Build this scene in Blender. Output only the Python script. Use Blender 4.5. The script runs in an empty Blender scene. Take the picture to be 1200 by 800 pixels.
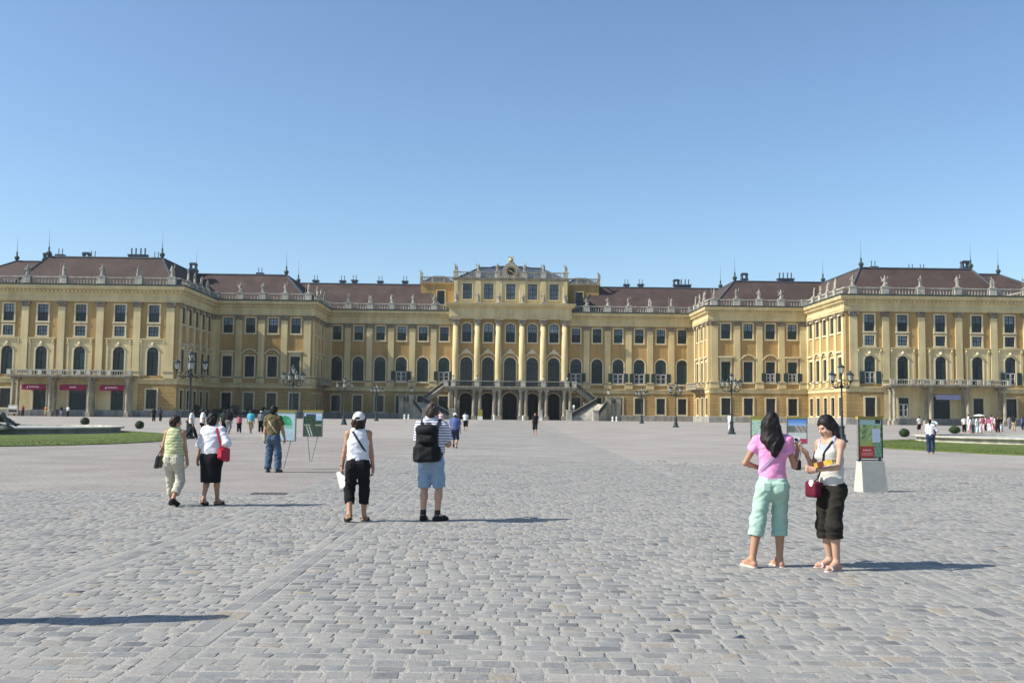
import bpy, bmesh, math, random
import numpy as np
from mathutils import Matrix, Vector
random.seed(7)
SC = bpy.context.scene
COL = SC.collection
PI = math.pi
R = math.radians

# ------------------------------------------------------------------ camera
FPX, EYE = 1167.0, 1.66
cam = bpy.data.objects.new('camera', bpy.data.cameras.new('camera'))
COL.objects.link(cam)
cam.data.sensor_width = 36.0
cam.data.lens = 36.0 * FPX / 1200.0
cam.data.clip_start = 0.1
cam.data.clip_end = 6000.0
CAMROT = Matrix.Rotation(PI / 2 + math.atan(85 / FPX), 3, 'X') @ Matrix.Rotation(0.0105, 3, 'Z')
cam.matrix_world = Matrix.Translation((0, 0, EYE)) @ CAMROT.to_4x4()
SC.camera = cam

# ------------------------------------------------------------------ light
SUN_EL, SUN_AZ = R(39.5), R(12)          # azimuth: behind the camera's left shoulder
TO_SUN = Vector((-math.cos(SUN_EL) * math.cos(SUN_AZ), -math.cos(SUN_EL) * math.sin(SUN_AZ), math.sin(SUN_EL)))
sun = bpy.data.objects.new('sun', bpy.data.lights.new('sun', 'SUN'))
COL.objects.link(sun)
sun.data.energy = 5.0
sun.data.angle = R(0.53)
sun.data.color = (1.0, 0.945, 0.835)
sun.rotation_euler = TO_SUN.to_track_quat('Z', 'Y').to_euler()
world = bpy.data.worlds.new('World')
SC.world = world
world.use_nodes = True
wn = world.node_tree
bg = wn.nodes['Background']
sky = wn.nodes.new('ShaderNodeTexSky')
sky.sky_type = 'NISHITA'
sky.sun_disc = False
sky.sun_elevation = SUN_EL
sky.sun_rotation = math.atan2(TO_SUN.x, TO_SUN.y)
sky.altitude = 150
sky.air_density = 1.0
sky.dust_density = 1.0
sky.ozone_density = 1.2
tint = wn.nodes.new('ShaderNodeMix')            # the hue of this camera's summer sky
tint.data_type = 'RGBA'; tint.blend_type = 'MULTIPLY'
tint.inputs['Factor'].default_value = 1.0
tint.inputs['B'].default_value = (0.87, 0.99, 1.09, 1)
wn.links.new(sky.outputs['Color'], tint.inputs['A'])
wn.links.new(tint.outputs['Result'], bg.inputs['Color'])
bg.inputs['Strength'].default_value = 0.115
SC.view_settings.view_transform = 'Standard'
SC.view_settings.look = 'None'
SC.view_settings.exposure = 0.5
SC.view_settings.gamma = 1.0
SC.view_settings.use_curve_mapping = False
SC.render.engine = 'CYCLES'


# ------------------------------------------------------------------ layout helpers
def at(px, py, Y):
    """the point of the place seen at photo pixel (px, py) at distance Y"""
    d = CAMROT @ Vector(((px - 600) / FPX, (400 - py) / FPX, -1))
    return Vector((0, 0, EYE)) + d * (Y / d.y)


def gz(Y):
    """height of the court: it rises gently towards the palace"""
    return min(0.58, max(0.0, 0.0066 * (Y - 65)))


def on_ground(px, py, zmax=None):
    d = CAMROT @ Vector(((px - 600) / FPX, (400 - py) / FPX, -1))
    Y = 10.0
    for _ in range(60):
        Y = (EYE - gz(Y)) / max(1e-5, -d.z / d.y)
        if Y > 400: Y = 400
    return Vector((d.x / d.y * Y, Y, gz(Y)))


# ------------------------------------------------------------------ materials
def mat(name, col, rough=0.85, var=0.12, scale=2.0, bump=0.0, bscale=30.0, spec=0.3, metallic=0.0, world_space=False, col2=None, detail=4.0):
    m = bpy.data.materials.new(name)
    m.use_nodes = True
    nt = m.node_tree
    b = nt.nodes['Principled BSDF']
    b.inputs['Roughness'].default_value = rough
    b.inputs['Metallic'].default_value = metallic
    b.inputs['Specular IOR Level'].default_value = spec
    if world_space:
        g = nt.nodes.new('ShaderNodeNewGeometry'); vec = g.outputs['Position']
    else:
        g = nt.nodes.new('ShaderNodeTexCoord'); vec = g.outputs['Object']
    n = nt.nodes.new('ShaderNodeTexNoise')
    n.inputs['Scale'].default_value = scale
    n.inputs['Detail'].default_value = detail
    nt.links.new(vec, n.inputs['Vector'])
    r = nt.nodes.new('ShaderNodeValToRGB')
    c = Vector(col)
    c2 = Vector(col2) if col2 else c * (1 + var)
    c1 = c if col2 else c * (1 - var)
    r.color_ramp.elements[0].position = 0.3
    r.color_ramp.elements[1].position = 0.7
    r.color_ramp.elements[0].color = (*c1, 1)
    r.color_ramp.elements[1].color = (*[min(1, x) for x in c2], 1)
    nt.links.new(n.outputs['Fac'], r.inputs['Fac'])
    nt.links.new(r.outputs['Color'], b.inputs['Base Color'])
    if bump:
        n2 = nt.nodes.new('ShaderNodeTexNoise')
        n2.inputs['Scale'].default_value = bscale
        n2.inputs['Detail'].default_value = 5
        nt.links.new(vec, n2.inputs['Vector'])
        bp = nt.nodes.new('ShaderNodeBump')
        bp.inputs['Strength'].default_value = bump
        bp.inputs['Distance'].default_value = 0.05
        nt.links.new(n2.outputs['Fac'], bp.inputs['Height'])
        nt.links.new(bp.outputs['Normal'], b.inputs['Normal'])
    m['nodes_ramp'] = r.name
    return m


def N(m, t): return m.node_tree.nodes.new(t)
def L(m, a, b): m.node_tree.links.new(a, b)
def BSDF(m): return m.node_tree.nodes['Principled BSDF']


MT = {}
MT['plaster'] = mat('golden_plaster', (0.405, 0.268, 0.108), 0.9, 0.16, 0.22, 0.15, 1.5, 0.2, world_space=True, detail=8)
MT['trim'] = mat('pale_yellow_plaster', (0.595, 0.490, 0.268), 0.9, 0.12, 0.35, 0.12, 2.0, 0.2, world_space=True, detail=8)
MT['frame_trim'] = mat('cream_surround', (0.60, 0.525, 0.345), 0.85, 0.10, 0.6, world_space=True, detail=6)
MT['capital'] = mat('weathered_capital_stone', (0.27, 0.225, 0.165), 0.9, 0.25, 3.0, 0.4, 8, world_space=True)
MT['stone'] = mat('grey_sandstone', (0.33, 0.295, 0.225), 0.9, 0.22, 1.2, 0.3, 6, world_space=True, detail=8)
MT['palestone'] = mat('pale_limestone', (0.45, 0.425, 0.36), 0.9, 0.2, 1.0, 0.3, 6, world_space=True, detail=8)
MT['plinth'] = mat('grey_plinth_stone', (0.30, 0.29, 0.26), 0.9, 0.2, 0.8, 0.3, 5, world_space=True, detail=8)
MT['copper'] = mat('dark_green_copper', (0.045, 0.075, 0.065), 0.55, 0.3, 1.5, world_space=True)
MT['leadroof'] = mat('dark_lead_roof', (0.06, 0.075, 0.095), 0.5, 0.2, 0.8, world_space=True)
MT['shutter'] = mat('dark_green_shutter', (0.011, 0.028, 0.026), 0.5, 0.3, 1.5, spec=0.4, world_space=True)
MT['frame'] = mat('dark_window_wood', (0.02, 0.03, 0.032), 0.5, 0.3, 2.0, world_space=True)
MT['whiteframe'] = mat('white_casement', (0.62, 0.62, 0.58), 0.6, 0.1, 2.0, world_space=True)
MT['glass'] = mat('window_glass', (0.012, 0.018, 0.022), 0.12, 0.5, 0.6, .12, .7, spec=0.45, world_space=True)
MT['curtain'] = mat('curtained_glass', (0.10, 0.13, 0.15), 0.2, 0.45, 0.8, spec=0.6, world_space=True)
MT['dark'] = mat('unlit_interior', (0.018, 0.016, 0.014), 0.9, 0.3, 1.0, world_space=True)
MT['door'] = mat('dark_green_door', (0.02, 0.034, 0.03), 0.5, 0.3, 1.0, world_space=True)
MT['iron'] = mat('black_green_ironwork', (0.022, 0.034, 0.036), 0.5, 0.3, 4.0, spec=0.4)
MT['gold'] = mat('gilded_metal', (0.36, 0.31, 0.14), 0.6, 0.3, 4.0, metallic=0.3)
MT['goldpaint'] = mat('gold_paint', (0.62, 0.47, 0.20), 0.5, 0.1, 4.0)
MT['black'] = mat('black_enamel', (0.015, 0.015, 0.017), 0.5, 0.2, 3.0)
MT['statue'] = mat('weathered_statue_stone', (0.33, 0.305, 0.255), 0.9, 0.35, 2.2, 0.4, 8, world_space=True)
MT['white'] = mat('white_paint', (0.74, 0.73, 0.70), 0.7, 0.05, 3.0)
MT['magenta'] = mat('crimson_awning_cloth', (0.30, 0.018, 0.075), 0.85, 0.15, 1.5)
MT['lavender'] = mat('lavender_awning_cloth', (0.30, 0.30, 0.46), 0.85, 0.15, 1.5)
MT['concrete'] = mat('pale_concrete', (0.46, 0.44, 0.38), 0.9, 0.08, 6.0, 0.15, 60)
MT['water'] = mat('milky_fountain_water', (0.48, 0.50, 0.48), 0.25, 0.25, 0.8, 0.3, 6, spec=0.5)
MT['steel'] = mat('galvanised_steel', (0.22, 0.20, 0.18), 0.5, 0.15, 10.0, metallic=0.4)
MT['antique'] = mat('green_grey_antique_stone', (0.085, 0.095, 0.085), 0.8, 0.6, 3.5, 0.4, 12)
MT['wood'] = mat('worn_wood', (0.20, 0.12, 0.06), 0.8, 0.25, 5.0)
MT['chestnut'] = mat('dark_bay_coat', (0.035, 0.022, 0.016), 0.6, 0.3, 3.0)
MT['leather'] = mat('black_leather', (0.018, 0.018, 0.02), 0.45, 0.3, 8.0, spec=0.5)


def lantern_glass():
    m = mat('milky_lantern_glass', (0.62, 0.63, 0.60), 0.25, 0.1, 3.0, spec=0.6)
    b = BSDF(m)
    b.inputs['Alpha'].default_value = 0.5
    return m
MT['lglass'] = lantern_glass()


def roof_material():
    m = mat('brown_clay_tiles', (0.070, 0.047, 0.041), 0.85, 0.18, 0.5, 0.0, 10, world_space=True, detail=8)
    nt = m.node_tree
    b = BSDF(m)
    g = [n for n in nt.nodes if n.type == 'NEW_GEOMETRY'][0]
    sep = N(m, 'ShaderNodeSeparateXYZ'); L(m, g.outputs['Position'], sep.inputs[0])
    ad = N(m, 'ShaderNodeMath'); ad.operation = 'ADD'
    L(m, sep.outputs['X'], ad.inputs[0]); L(m, sep.outputs['Y'], ad.inputs[1])
    cb = N(m, 'ShaderNodeCombineXYZ'); L(m, ad.outputs[0], cb.inputs[0]); L(m, sep.outputs['Z'], cb.inputs[1])
    br = N(m, 'ShaderNodeTexBrick')
    br.inputs['Scale'].default_value = 1.0
    br.inputs['Brick Width'].default_value = 0.45
    br.inputs['Row Height'].default_value = 0.28
    br.inputs['Mortar Size'].default_value = 0.03
    br.inputs['Color1'].default_value = (0.88, 0.88, 0.88, 1); br.inputs['Color2'].default_value = (1.08, 1.08, 1.08, 1)
    br.inputs['Mortar'].default_value = (0.8, 0.8, 0.8, 1)
    L(m, cb.outputs[0], br.inputs['Vector'])
    mx = N(m, 'ShaderNodeMix'); mx.data_type = 'RGBA'; mx.blend_type = 'MULTIPLY'; mx.inputs['Factor'].default_value = 0.9
    src = b.inputs['Base Color'].links[0].from_socket
    L(m, src, mx.inputs['A']); L(m, br.outputs['Color'], mx.inputs['B']); L(m, mx.outputs['Result'], b.inputs['Base Color'])
    return m
MT['roof'] = roof_material()


def rusticated():
    m = mat('rusticated_plaster', (0.390, 0.264, 0.110), 0.9, 0.16, 0.3, 0.0, 10, 0.2, world_space=True, detail=8)
    b = BSDF(m)
    g = [n for n in m.node_tree.nodes if n.type == 'NEW_GEOMETRY'][0]
    sep = N(m, 'ShaderNodeSeparateXYZ'); L(m, g.outputs['Position'], sep.inputs[0])
    ad = N(m, 'ShaderNodeMath'); ad.operation = 'ADD'
    L(m, sep.outputs['X'], ad.inputs[0]); L(m, sep.outputs['Y'], ad.inputs[1])
    cb = N(m, 'ShaderNodeCombineXYZ'); L(m, ad.outputs[0], cb.inputs[0]); L(m, sep.outputs['Z'], cb.inputs[1])
    br = N(m, 'ShaderNodeTexBrick')
    br.inputs['Scale'].default_value = 1.0
    br.inputs['Brick Width'].default_value = 1.6
    br.inputs['Row Height'].default_value = 0.62
    br.inputs['Mortar Size'].default_value = 0.05
    br.inputs['Mortar Smooth'].default_value = 0.3
    br.inputs['Color1'].default_value = (0.95, 0.95, 0.95, 1); br.inputs['Color2'].default_value = (1.05, 1.05, 1.05, 1)
    br.inputs['Mortar'].default_value = (0.82, 0.82, 0.80, 1)
    L(m, cb.outputs[0], br.inputs['Vector'])
    mx = N(m, 'ShaderNodeMix'); mx.data_type = 'RGBA'; mx.blend_type = 'MULTIPLY'; mx.inputs['Factor'].default_value = 1
    src = b.inputs['Base Color'].links[0].from_socket
    L(m, src, mx.inputs['A']); L(m, br.outputs['Color'], mx.inputs['B']); L(m, mx.outputs['Result'], b.inputs['Base Color'])
    bp = N(m, 'ShaderNodeBump'); bp.inputs['Strength'].default_value = 0.6; bp.inputs['Distance'].default_value = 0.06; bp.invert = True
    L(m, br.outputs['Fac'], bp.inputs['Height']); L(m, bp.outputs['Normal'], b.inputs['Normal'])
    return m
MT['rustic'] = rusticated()


def streaks(m, lo=.80, hi=1.05, sx=.9, sz=.07):
    """rain streaks and faded patches in the paint"""
    b = BSDF(m); g = [n for n in m.node_tree.nodes if n.type == 'NEW_GEOMETRY'][0]
    mp = N(m, 'ShaderNodeMapping'); mp.inputs['Scale'].default_value = (sx, sx, sz); L(m, g.outputs['Position'], mp.inputs['Vector'])
    n = N(m, 'ShaderNodeTexNoise'); n.inputs['Scale'].default_value = 1.0; n.inputs['Detail'].default_value = 8; n.inputs['Roughness'].default_value = .65
    L(m, mp.outputs[0], n.inputs['Vector'])
    r = N(m, 'ShaderNodeValToRGB'); r.color_ramp.elements[0].position = .32; r.color_ramp.elements[1].position = .62
    r.color_ramp.elements[0].color = (lo, lo * .99, lo * .97, 1); r.color_ramp.elements[1].color = (hi, hi, hi, 1)
    L(m, n.outputs['Fac'], r.inputs['Fac'])
    mx = N(m, 'ShaderNodeMix'); mx.data_type = 'RGBA'; mx.blend_type = 'MULTIPLY'; mx.inputs['Factor'].default_value = 1
    L(m, b.inputs['Base Color'].links[0].from_socket, mx.inputs['A']); L(m, r.outputs['Color'], mx.inputs['B']); L(m, mx.outputs['Result'], b.inputs['Base Color'])
for k in ('plaster', 'trim', 'rustic', 'frame_trim'): streaks(MT[k])
for k in ('stone', 'palestone', 'plinth', 'statue', 'capital'): streaks(MT[k], .62, 1.08, 1.4, .3)
streaks(MT['roof'], .8, 1.12, .35, .12)


def each_differs(m, lo, hi):
    b = BSDF(m); oi = N(m, 'ShaderNodeObjectInfo')
    mr = N(m, 'ShaderNodeMapRange'); mr.inputs['To Min'].default_value = lo; mr.inputs['To Max'].default_value = hi
    L(m, oi.outputs['Random'], mr.inputs['Value'])
    mx = N(m, 'ShaderNodeMix'); mx.data_type = 'RGBA'; mx.blend_type = 'MULTIPLY'; mx.inputs['Factor'].default_value = 1
    cb = N(m, 'ShaderNodeCombineColor')
    for i in range(3): L(m, mr.outputs['Result'], cb.inputs[i])
    L(m, b.inputs['Base Color'].links[0].from_socket, mx.inputs['A']); L(m, cb.outputs[0], mx.inputs['B']); L(m, mx.outputs['Result'], b.inputs['Base Color'])
each_differs(MT['curtain'], .25, 2.4); each_differs(MT['shutter'], .6, 1.5); each_differs(MT['glass'], .5, 2.2)


# ------------------------------------------------------------------ mesh building
class MB:
    def __init__(s): s.v = []; s.f = []
    def add(s, vs, fs):
        n = len(s.v)
        s.v += [tuple(p) for p in vs]
        s.f += [tuple(i + n for i in f) for f in fs]
        return s
    def hexa(s, p):
        return s.add(p, [(0, 3, 2, 1), (4, 5, 6, 7), (0, 1, 5, 4), (1, 2, 6, 5), (2, 3, 7, 6), (3, 0, 4, 7)])
    def box(s, x0, x1, y0, y1, z0, z1):
        return s.hexa([(x0, y0, z0), (x1, y0, z0), (x1, y1, z0), (x0, y1, z0), (x0, y0, z1), (x1, y0, z1), (x1, y1, z1), (x0, y1, z1)])
    def frus(s, b, t, z0, z1):
        """b and t: (x0, x1, y0, y1)"""
        return s.hexa([(b[0], b[2], z0), (b[1], b[2], z0), (b[1], b[3], z0), (b[0], b[3], z0), (t[0], t[2], z1), (t[1], t[2], z1), (t[1], t[3], z1), (t[0], t[3], z1)])
    def lathe(s, prof, n=10, c=(0, 0, 0)):
        vs = []; fs = []
        for r, z in prof:
            for k in range(n):
                a = 2 * PI * (k + .5) / n
                vs.append((c[0] + r * math.cos(a), c[1] + r * math.sin(a), c[2] + z))
        m = len(prof)
        for i in range(m - 1):
            for k in range(n):
                k2 = (k + 1) % n
                fs.append((i * n + k, i * n + k2, (i + 1) * n + k2, (i + 1) * n + k))
        fs.append(tuple(reversed(range(n)))); fs.append(tuple((m - 1) * n + k for k in range(n)))
        return s.add(vs, fs)
    def path(s, pts, r, n=6):
        pts = [Vector(p) for p in pts]
        rs = r if isinstance(r, (list, tuple)) else [r] * len(pts)
        vs = []; fs = []
        for i, p in enumerate(pts):
            d = (pts[min(i + 1, len(pts) - 1)] - pts[max(i - 1, 0)]).normalized()
            a = d.cross(Vector((0, 0, 1)) if abs(d.z) < .9 else Vector((1, 0, 0))).normalized()
            b = d.cross(a)
            for k in range(n):
                t = 2 * PI * k / n
                vs.append(p + (a * math.cos(t) + b * math.sin(t)) * rs[i])
        for i in range(len(pts) - 1):
            for k in range(n):
                k2 = (k + 1) % n
                fs.append((i * n + k, i * n + k2, (i + 1) * n + k2, (i + 1) * n + k))
        fs.append(tuple(reversed(range(n)))); fs.append(tuple((len(pts) - 1) * n + k for k in range(n)))
        return s.add(vs, fs)
    def prism(s, poly, y0, y1):
        """poly of (x, z) extruded along y"""
        n = len(poly)
        vs = [(x, y0, z) for x, z in poly] + [(x, y1, z) for x, z in poly]
        fs = [tuple(range(n)), tuple(reversed(range(n, 2 * n)))] + [(k, (k + 1) % n, n + (k + 1) % n, n + k) for k in range(n)]
        return s.add(vs, fs)
    def slab(s, poly, z0, z1):
        n = len(poly)
        vs = [(x, y, z0) for x, y in poly] + [(x, y, z1) for x, y in poly]
        fs = [tuple(reversed(range(n))), tuple(range(n, 2 * n))] + [(k, (k + 1) % n, n + (k + 1) % n, n + k) for k in range(n)]
        return s.add(vs, fs)
    def ring(s, inner, outer, y0, y1):
        """open band between two (x, z) outlines, from depth y0 (front) to y1"""
        n = len(inner)
        vs = [(x, y0, z) for x, z in inner] + [(x, y0, z) for x, z in outer] + [(x, y1, z) for x, z in inner] + [(x, y1, z) for x, z in outer]
        fs = []
        for k in range(n - 1):
            fs += [(k, k + 1, n + k + 1, n + k), (n + k, n + k + 1, 3 * n + k + 1, 3 * n + k), (k, 2 * n + k, 2 * n + k + 1, k + 1), (2 * n + k, 3 * n + k, 3 * n + k + 1, 2 * n + k + 1)]
        fs += [(0, n, 3 * n, 2 * n), (n - 1, 3 * n - 1, 4 * n - 1, 2 * n - 1)]
        return s.add(vs, fs)
    def mesh(s, name, m, M=None, smooth=False):
        me = bpy.data.meshes.new(name)
        vs = [M @ Vector(p) for p in s.v] if M is not None else s.v
        me.from_pydata(vs, [], s.f)
        if len(s.f) < 20000:
            bm = bmesh.new(); bm.from_mesh(me)
            bmesh.ops.recalc_face_normals(bm, faces=bm.faces)
            bm.to_mesh(me); bm.free()
        if m: me.materials.append(m)
        if smooth:
            me.polygons.foreach_set('use_smooth', [True] * len(me.polygons))
        return me
    def build(s, name, m, parent=None, M=None, smooth=False):
        return put(name, s.mesh(name, m, None, smooth), parent, M)


def put(name, me, parent=None, M=None):
    o = bpy.data.objects.new(name, me)
    COL.objects.link(o)
    if parent: o.parent = parent
    if M is not None: o.matrix_local = M
    return o


def tag(o, label=None, cat=None, group=None, kind=None):
    if label: o['label'] = label
    if cat: o['category'] = cat
    if group: o['group'] = group
    if kind: o['kind'] = kind
    return o


def empty(name, M=None):
    o = bpy.data.objects.new(name, None)
    o.empty_display_size = 0.3
    COL.objects.link(o)
    if M is not None: o.matrix_world = M
    return o


def T(x, y, z=0): return Matrix.Translation((x, y, z))
def RZ(a): return Matrix.Rotation(a, 4, 'Z')


def copy_tree(o, parent=None, M=None):
    c = o.copy(); COL.objects.link(c)
    if parent: c.parent = parent
    if M is not None: c.matrix_local = M
    for ch in list(o.children): copy_tree(ch, c)
    return c


# ------------------------------------------------------------------ signed-distance modelling (bodies, cloth, statues)
class Field:
    def __init__(s, lo, hi, h):
        s.lo = np.array(lo, np.float32); s.h = h
        s.n = np.ceil((np.array(hi) - np.array(lo)) / h).astype(int) + 2
        s.f = np.full(s.n, 0.5, np.float32)
        s.ax = [s.lo[i] + h * np.arange(s.n[i], dtype=np.float32) for i in range(3)]
    def _sub(s, lo, hi):
        a = np.maximum(0, np.floor((np.array(lo) - s.lo) / s.h).astype(int))
        b = np.minimum(s.n, np.ceil((np.array(hi) - s.lo) / s.h).astype(int) + 1)
        if np.any(b <= a): return None, None
        sl = tuple(slice(a[i], b[i]) for i in range(3))
        P = (s.ax[0][sl[0]][:, None, None], s.ax[1][sl[1]][None, :, None], s.ax[2][sl[2]][None, None, :])
        return sl, P
    def merge(s, lo, hi, fn, k, sub=False, cuts=()):
        m = max(k, 2 * s.h) + .01
        sl, P = s._sub(np.array(lo) - m, np.array(hi) + m)
        if sl is None: return s
        d = fn(*P)
        for (c, n) in cuts:
            n = Vector(n).normalized()
            d = np.maximum(d, (P[0] - c[0]) * n[0] + (P[1] - c[1]) * n[1] + (P[2] - c[2]) * n[2])
        f = s.f[sl]
        if sub:
            a, b = -f, d
        else:
            a, b = f, d
        r = np.minimum(a, b)
        if k > 0:
            hh = np.maximum(k - np.abs(a - b), 0) / k
            r = r - hh * hh * (k * .25)
        s.f[sl] = -r if sub else r
        return s
    def cone(s, p0, p1, r0, r1=None, k=.02, fy=1.0, fx=1.0, sub=False, cuts=()):
        r1 = r0 if r1 is None else r1
        p0 = Vector(p0); p1 = Vector(p1)
        rm = max(r0, r1)
        lo = [min(p0[i], p1[i]) - rm * (fx if i == 0 else fy if i == 1 else 1) for i in range(3)]
        hi = [max(p0[i], p1[i]) + rm * (fx if i == 0 else fy if i == 1 else 1) for i in range(3)]
        ab = p1 - p0
        den = max(ab.dot(ab), 1e-9)
        def fn(X, Y, Z):
            dx, dy, dz = X - p0.x, Y - p0.y, Z - p0.z
            t = np.clip((dx * ab.x + dy * ab.y + dz * ab.z) / den, 0, 1)
            q = ((dx - t * ab.x) / fx) ** 2 + ((dy - t * ab.y) / fy) ** 2 + (dz - t * ab.z) ** 2
            return (np.sqrt(q) - (r0 + (r1 - r0) * t)) * min(1, fx, fy)
        return s.merge(lo, hi, fn, k, sub, cuts)
    def ell(s, c, r, k=.02, rot=None, sub=False, cuts=()):
        rm = max(r)
        Rm = rot.transposed() if rot is not None else None
        def fn(X, Y, Z):
            dx, dy, dz = X - c[0], Y - c[1], Z - c[2]
            if Rm is not None:
                dx, dy, dz = (Rm[0][0] * dx + Rm[0][1] * dy + Rm[0][2] * dz, Rm[1][0] * dx + Rm[1][1] * dy + Rm[1][2] * dz, Rm[2][0] * dx + Rm[2][1] * dy + Rm[2][2] * dz)
            k0 = np.sqrt((dx / r[0]) ** 2 + (dy / r[1]) ** 2 + (dz / r[2]) ** 2)
            k1 = np.sqrt((dx / r[0] ** 2) ** 2 + (dy / r[1] ** 2) ** 2 + (dz / r[2] ** 2) ** 2) + 1e-6
            return k0 * (k0 - 1) / k1
        return s.merge([c[i] - rm for i in range(3)], [c[i] + rm for i in range(3)], fn, k, sub, cuts)
    def rbox(s, c, half, r=.01, k=.01, rot=None, sub=False, cuts=()):
        rm = Vector(half).length + r
        Rm = rot.transposed() if rot is not None else Matrix.Identity(3)
        def fn(X, Y, Z):
            dx, dy, dz = X - c[0], Y - c[1], Z - c[2]
            q = [np.abs(Rm[i][0] * dx + Rm[i][1] * dy + Rm[i][2] * dz) - (half[i] - r) for i in range(3)]
            o = np.sqrt(np.maximum(q[0], 0) ** 2 + np.maximum(q[1], 0) ** 2 + np.maximum(q[2], 0) ** 2)
            return o + np.minimum(np.maximum(np.maximum(q[0], q[1]), q[2]), 0) - r
        return s.merge([c[i] - rm for i in range(3)], [c[i] + rm for i in range(3)], fn, k, sub, cuts)
    def cut(s, c, n):
        n = Vector(n).normalized()
        d = (s.ax[0][:, None, None] - c[0]) * n.x + (s.ax[1][None, :, None] - c[1]) * n.y + (s.ax[2][None, None, :] - c[2]) * n.z
        s.f = np.maximum(s.f, d.astype(np.float32))
        return s
    def wrinkle(s, amp, sc=1.0, seed=0.0, dirs=((9, 5, 26), (21, 8, -17), (-14, 19, 31))):
        X, Y, Z = s.ax[0][:, None, None], s.ax[1][None, :, None], s.ax[2][None, None, :]
        w = 0
        for i, (a, b, c) in enumerate(dirs):
            w = w + np.sin((a * X + b * Y + c * Z) * sc + seed * (i + 1.7) + 1.3 * np.sin((11 * Z - 9 * X + 7 * Y) * sc + seed * 2.1 + i))
        s.f = s.f + (amp / 2 * (np.minimum(w, .7) - .5)).astype(np.float32)      # folds stand out, never cut in
        return s
    def surf(s, x, z, side=-1):
        """y of the outermost surface at (x, z), seen from behind (-1) or the front (1)"""
        i = int(round((x - s.lo[0]) / s.h)); k = int(round((z - s.lo[2]) / s.h))
        i = min(max(i, 0), s.n[0] - 1); k = min(max(k, 0), s.n[2] - 1)
        ins = np.nonzero(s.f[i, :, k] < 0)[0]
        if len(ins) == 0: return None
        return float(s.ax[1][ins[0] if side < 0 else ins[-1]])
    def mesh(s, name, m, scale=1.0, smooth=True):
        f = s.f
        # close the field at its border
        f[0] = f[-1] = np.maximum(f[0], .01); f[:, 0] = np.maximum(f[:, 0], .01); f[:, -1] = np.maximum(f[:, -1], .01); f[:, :, 0] = np.maximum(f[:, :, 0], .01); f[:, :, -1] = np.maximum(f[:, :, -1], .01)
        ins = f < 0
        offs = [(i, j, k) for i in (0, 1) for j in (0, 1) for k in (0, 1)]
        nx, ny, nz = f.shape
        cnt = np.zeros((nx - 1, ny - 1, nz - 1), np.int8)
        for (i, j, k) in offs: cnt += ins[i:nx - 1 + i, j:ny - 1 + j, k:nz - 1 + k]
        idx = np.argwhere((cnt > 0) & (cnt < 8))
        vals = np.stack([f[idx[:, 0] + o[0], idx[:, 1] + o[1], idx[:, 2] + o[2]] for o in offs], 1)
        acc = np.zeros((len(idx), 3), np.float32); num = np.zeros(len(idx), np.float32)
        oa = np.array(offs, np.float32)
        for a in range(8):
            for b in range(a + 1, 8):
                if sum(abs(offs[a][q] - offs[b][q]) for q in range(3)) != 1: continue
                va, vb = vals[:, a], vals[:, b]
                c = (va < 0) != (vb < 0)
                t = np.where(c, va / np.where(c, va - vb, 1), 0)
                acc += np.where(c[:, None], oa[a] + t[:, None] * (oa[b] - oa[a]), 0)
                num += c
        V = (s.lo + s.h * (idx + acc / num[:, None])) * scale
        ids = np.full(cnt.shape, -1, np.int32)
        ids[idx[:, 0], idx[:, 1], idx[:, 2]] = np.arange(len(idx))
        quads = []
        for d in range(3):
            A = [slice(1, -1)] * 3; A[d] = slice(0, -1)
            B = [slice(1, -1)] * 3; B[d] = slice(1, None)
            sa, sb = ins[tuple(A)], ins[tuple(B)]
            e = np.argwhere(sa != sb)
            if not len(e): continue
            flip = sa[e[:, 0], e[:, 1], e[:, 2]]
            e = e + np.array([0 if q == d else 1 for q in range(3)])
            u, w = [(1, 2), (2, 0), (0, 1)][d]
            cs = []
            for (du, dw) in ((-1, -1), (0, -1), (0, 0), (-1, 0)):
                c = e.copy(); c[:, u] += du; c[:, w] += dw
                cs.append(ids[c[:, 0], c[:, 1], c[:, 2]])
            q = np.stack(cs, 1)
            q[~flip] = q[~flip][:, ::-1]
            quads.append(q)
        q = np.concatenate(quads) if quads else np.zeros((0, 4), np.int32)
        me = bpy.data.meshes.new(name)
        me.vertices.add(len(V)); me.vertices.foreach_set('co', V.astype(np.float32).ravel())
        me.loops.add(len(q) * 4); me.loops.foreach_set('vertex_index', q.astype(np.int32).ravel())
        me.polygons.add(len(q)); me.polygons.foreach_set('loop_start', np.arange(len(q), dtype=np.int32) * 4)
        me.update(calc_edges=True)
        if smooth: me.polygons.foreach_set('use_smooth', np.ones(len(q), bool))
        if m: me.materials.append(m)
        return me
# ================================================================== THE PALACE
P0 = at(597, 480, 190)
PM = T(P0.x, 190, 0.58) @ RZ(R(1.2))
palace = empty('palace', PM)
tag(palace, 'long golden yellow baroque palace with pale pilasters, dark windows and brown roofs', 'palace')

Z_STRING, Z_PIL0, Z_PIL1, Z_CAP, Z_GUT = 5.2, 7.1, 17.1, 18.0, 20.5


def arc_outline(w, z0, z1, rise, n=12):
    """outline from bottom left over the top to bottom right; rise = height of the arched head"""
    h = w / 2
    if rise <= 0: return [(-h, z0), (-h, z1), (h, z1), (h, z0)]
    zs = z1 - rise
    rad = (h * h + rise * rise) / (2 * rise)
    a = math.asin(min(1, h / rad))
    pts = [(-h, z0)]
    for k in range(n + 1):
        t = -a + 2 * a * k / n
        pts.append((rad * math.sin(t), zs + rise - rad + rad * math.cos(t)))
    pts.append((h, z0))
    return pts


def half_width(w, z1, rise, z):
    if rise <= 0 or z <= z1 - rise: return w / 2
    rad = (w * w / 4 + rise * rise) / (2 * rise)
    d = z - (z1 - rad)
    return math.sqrt(max(0, rad * rad - d * d))


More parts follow.
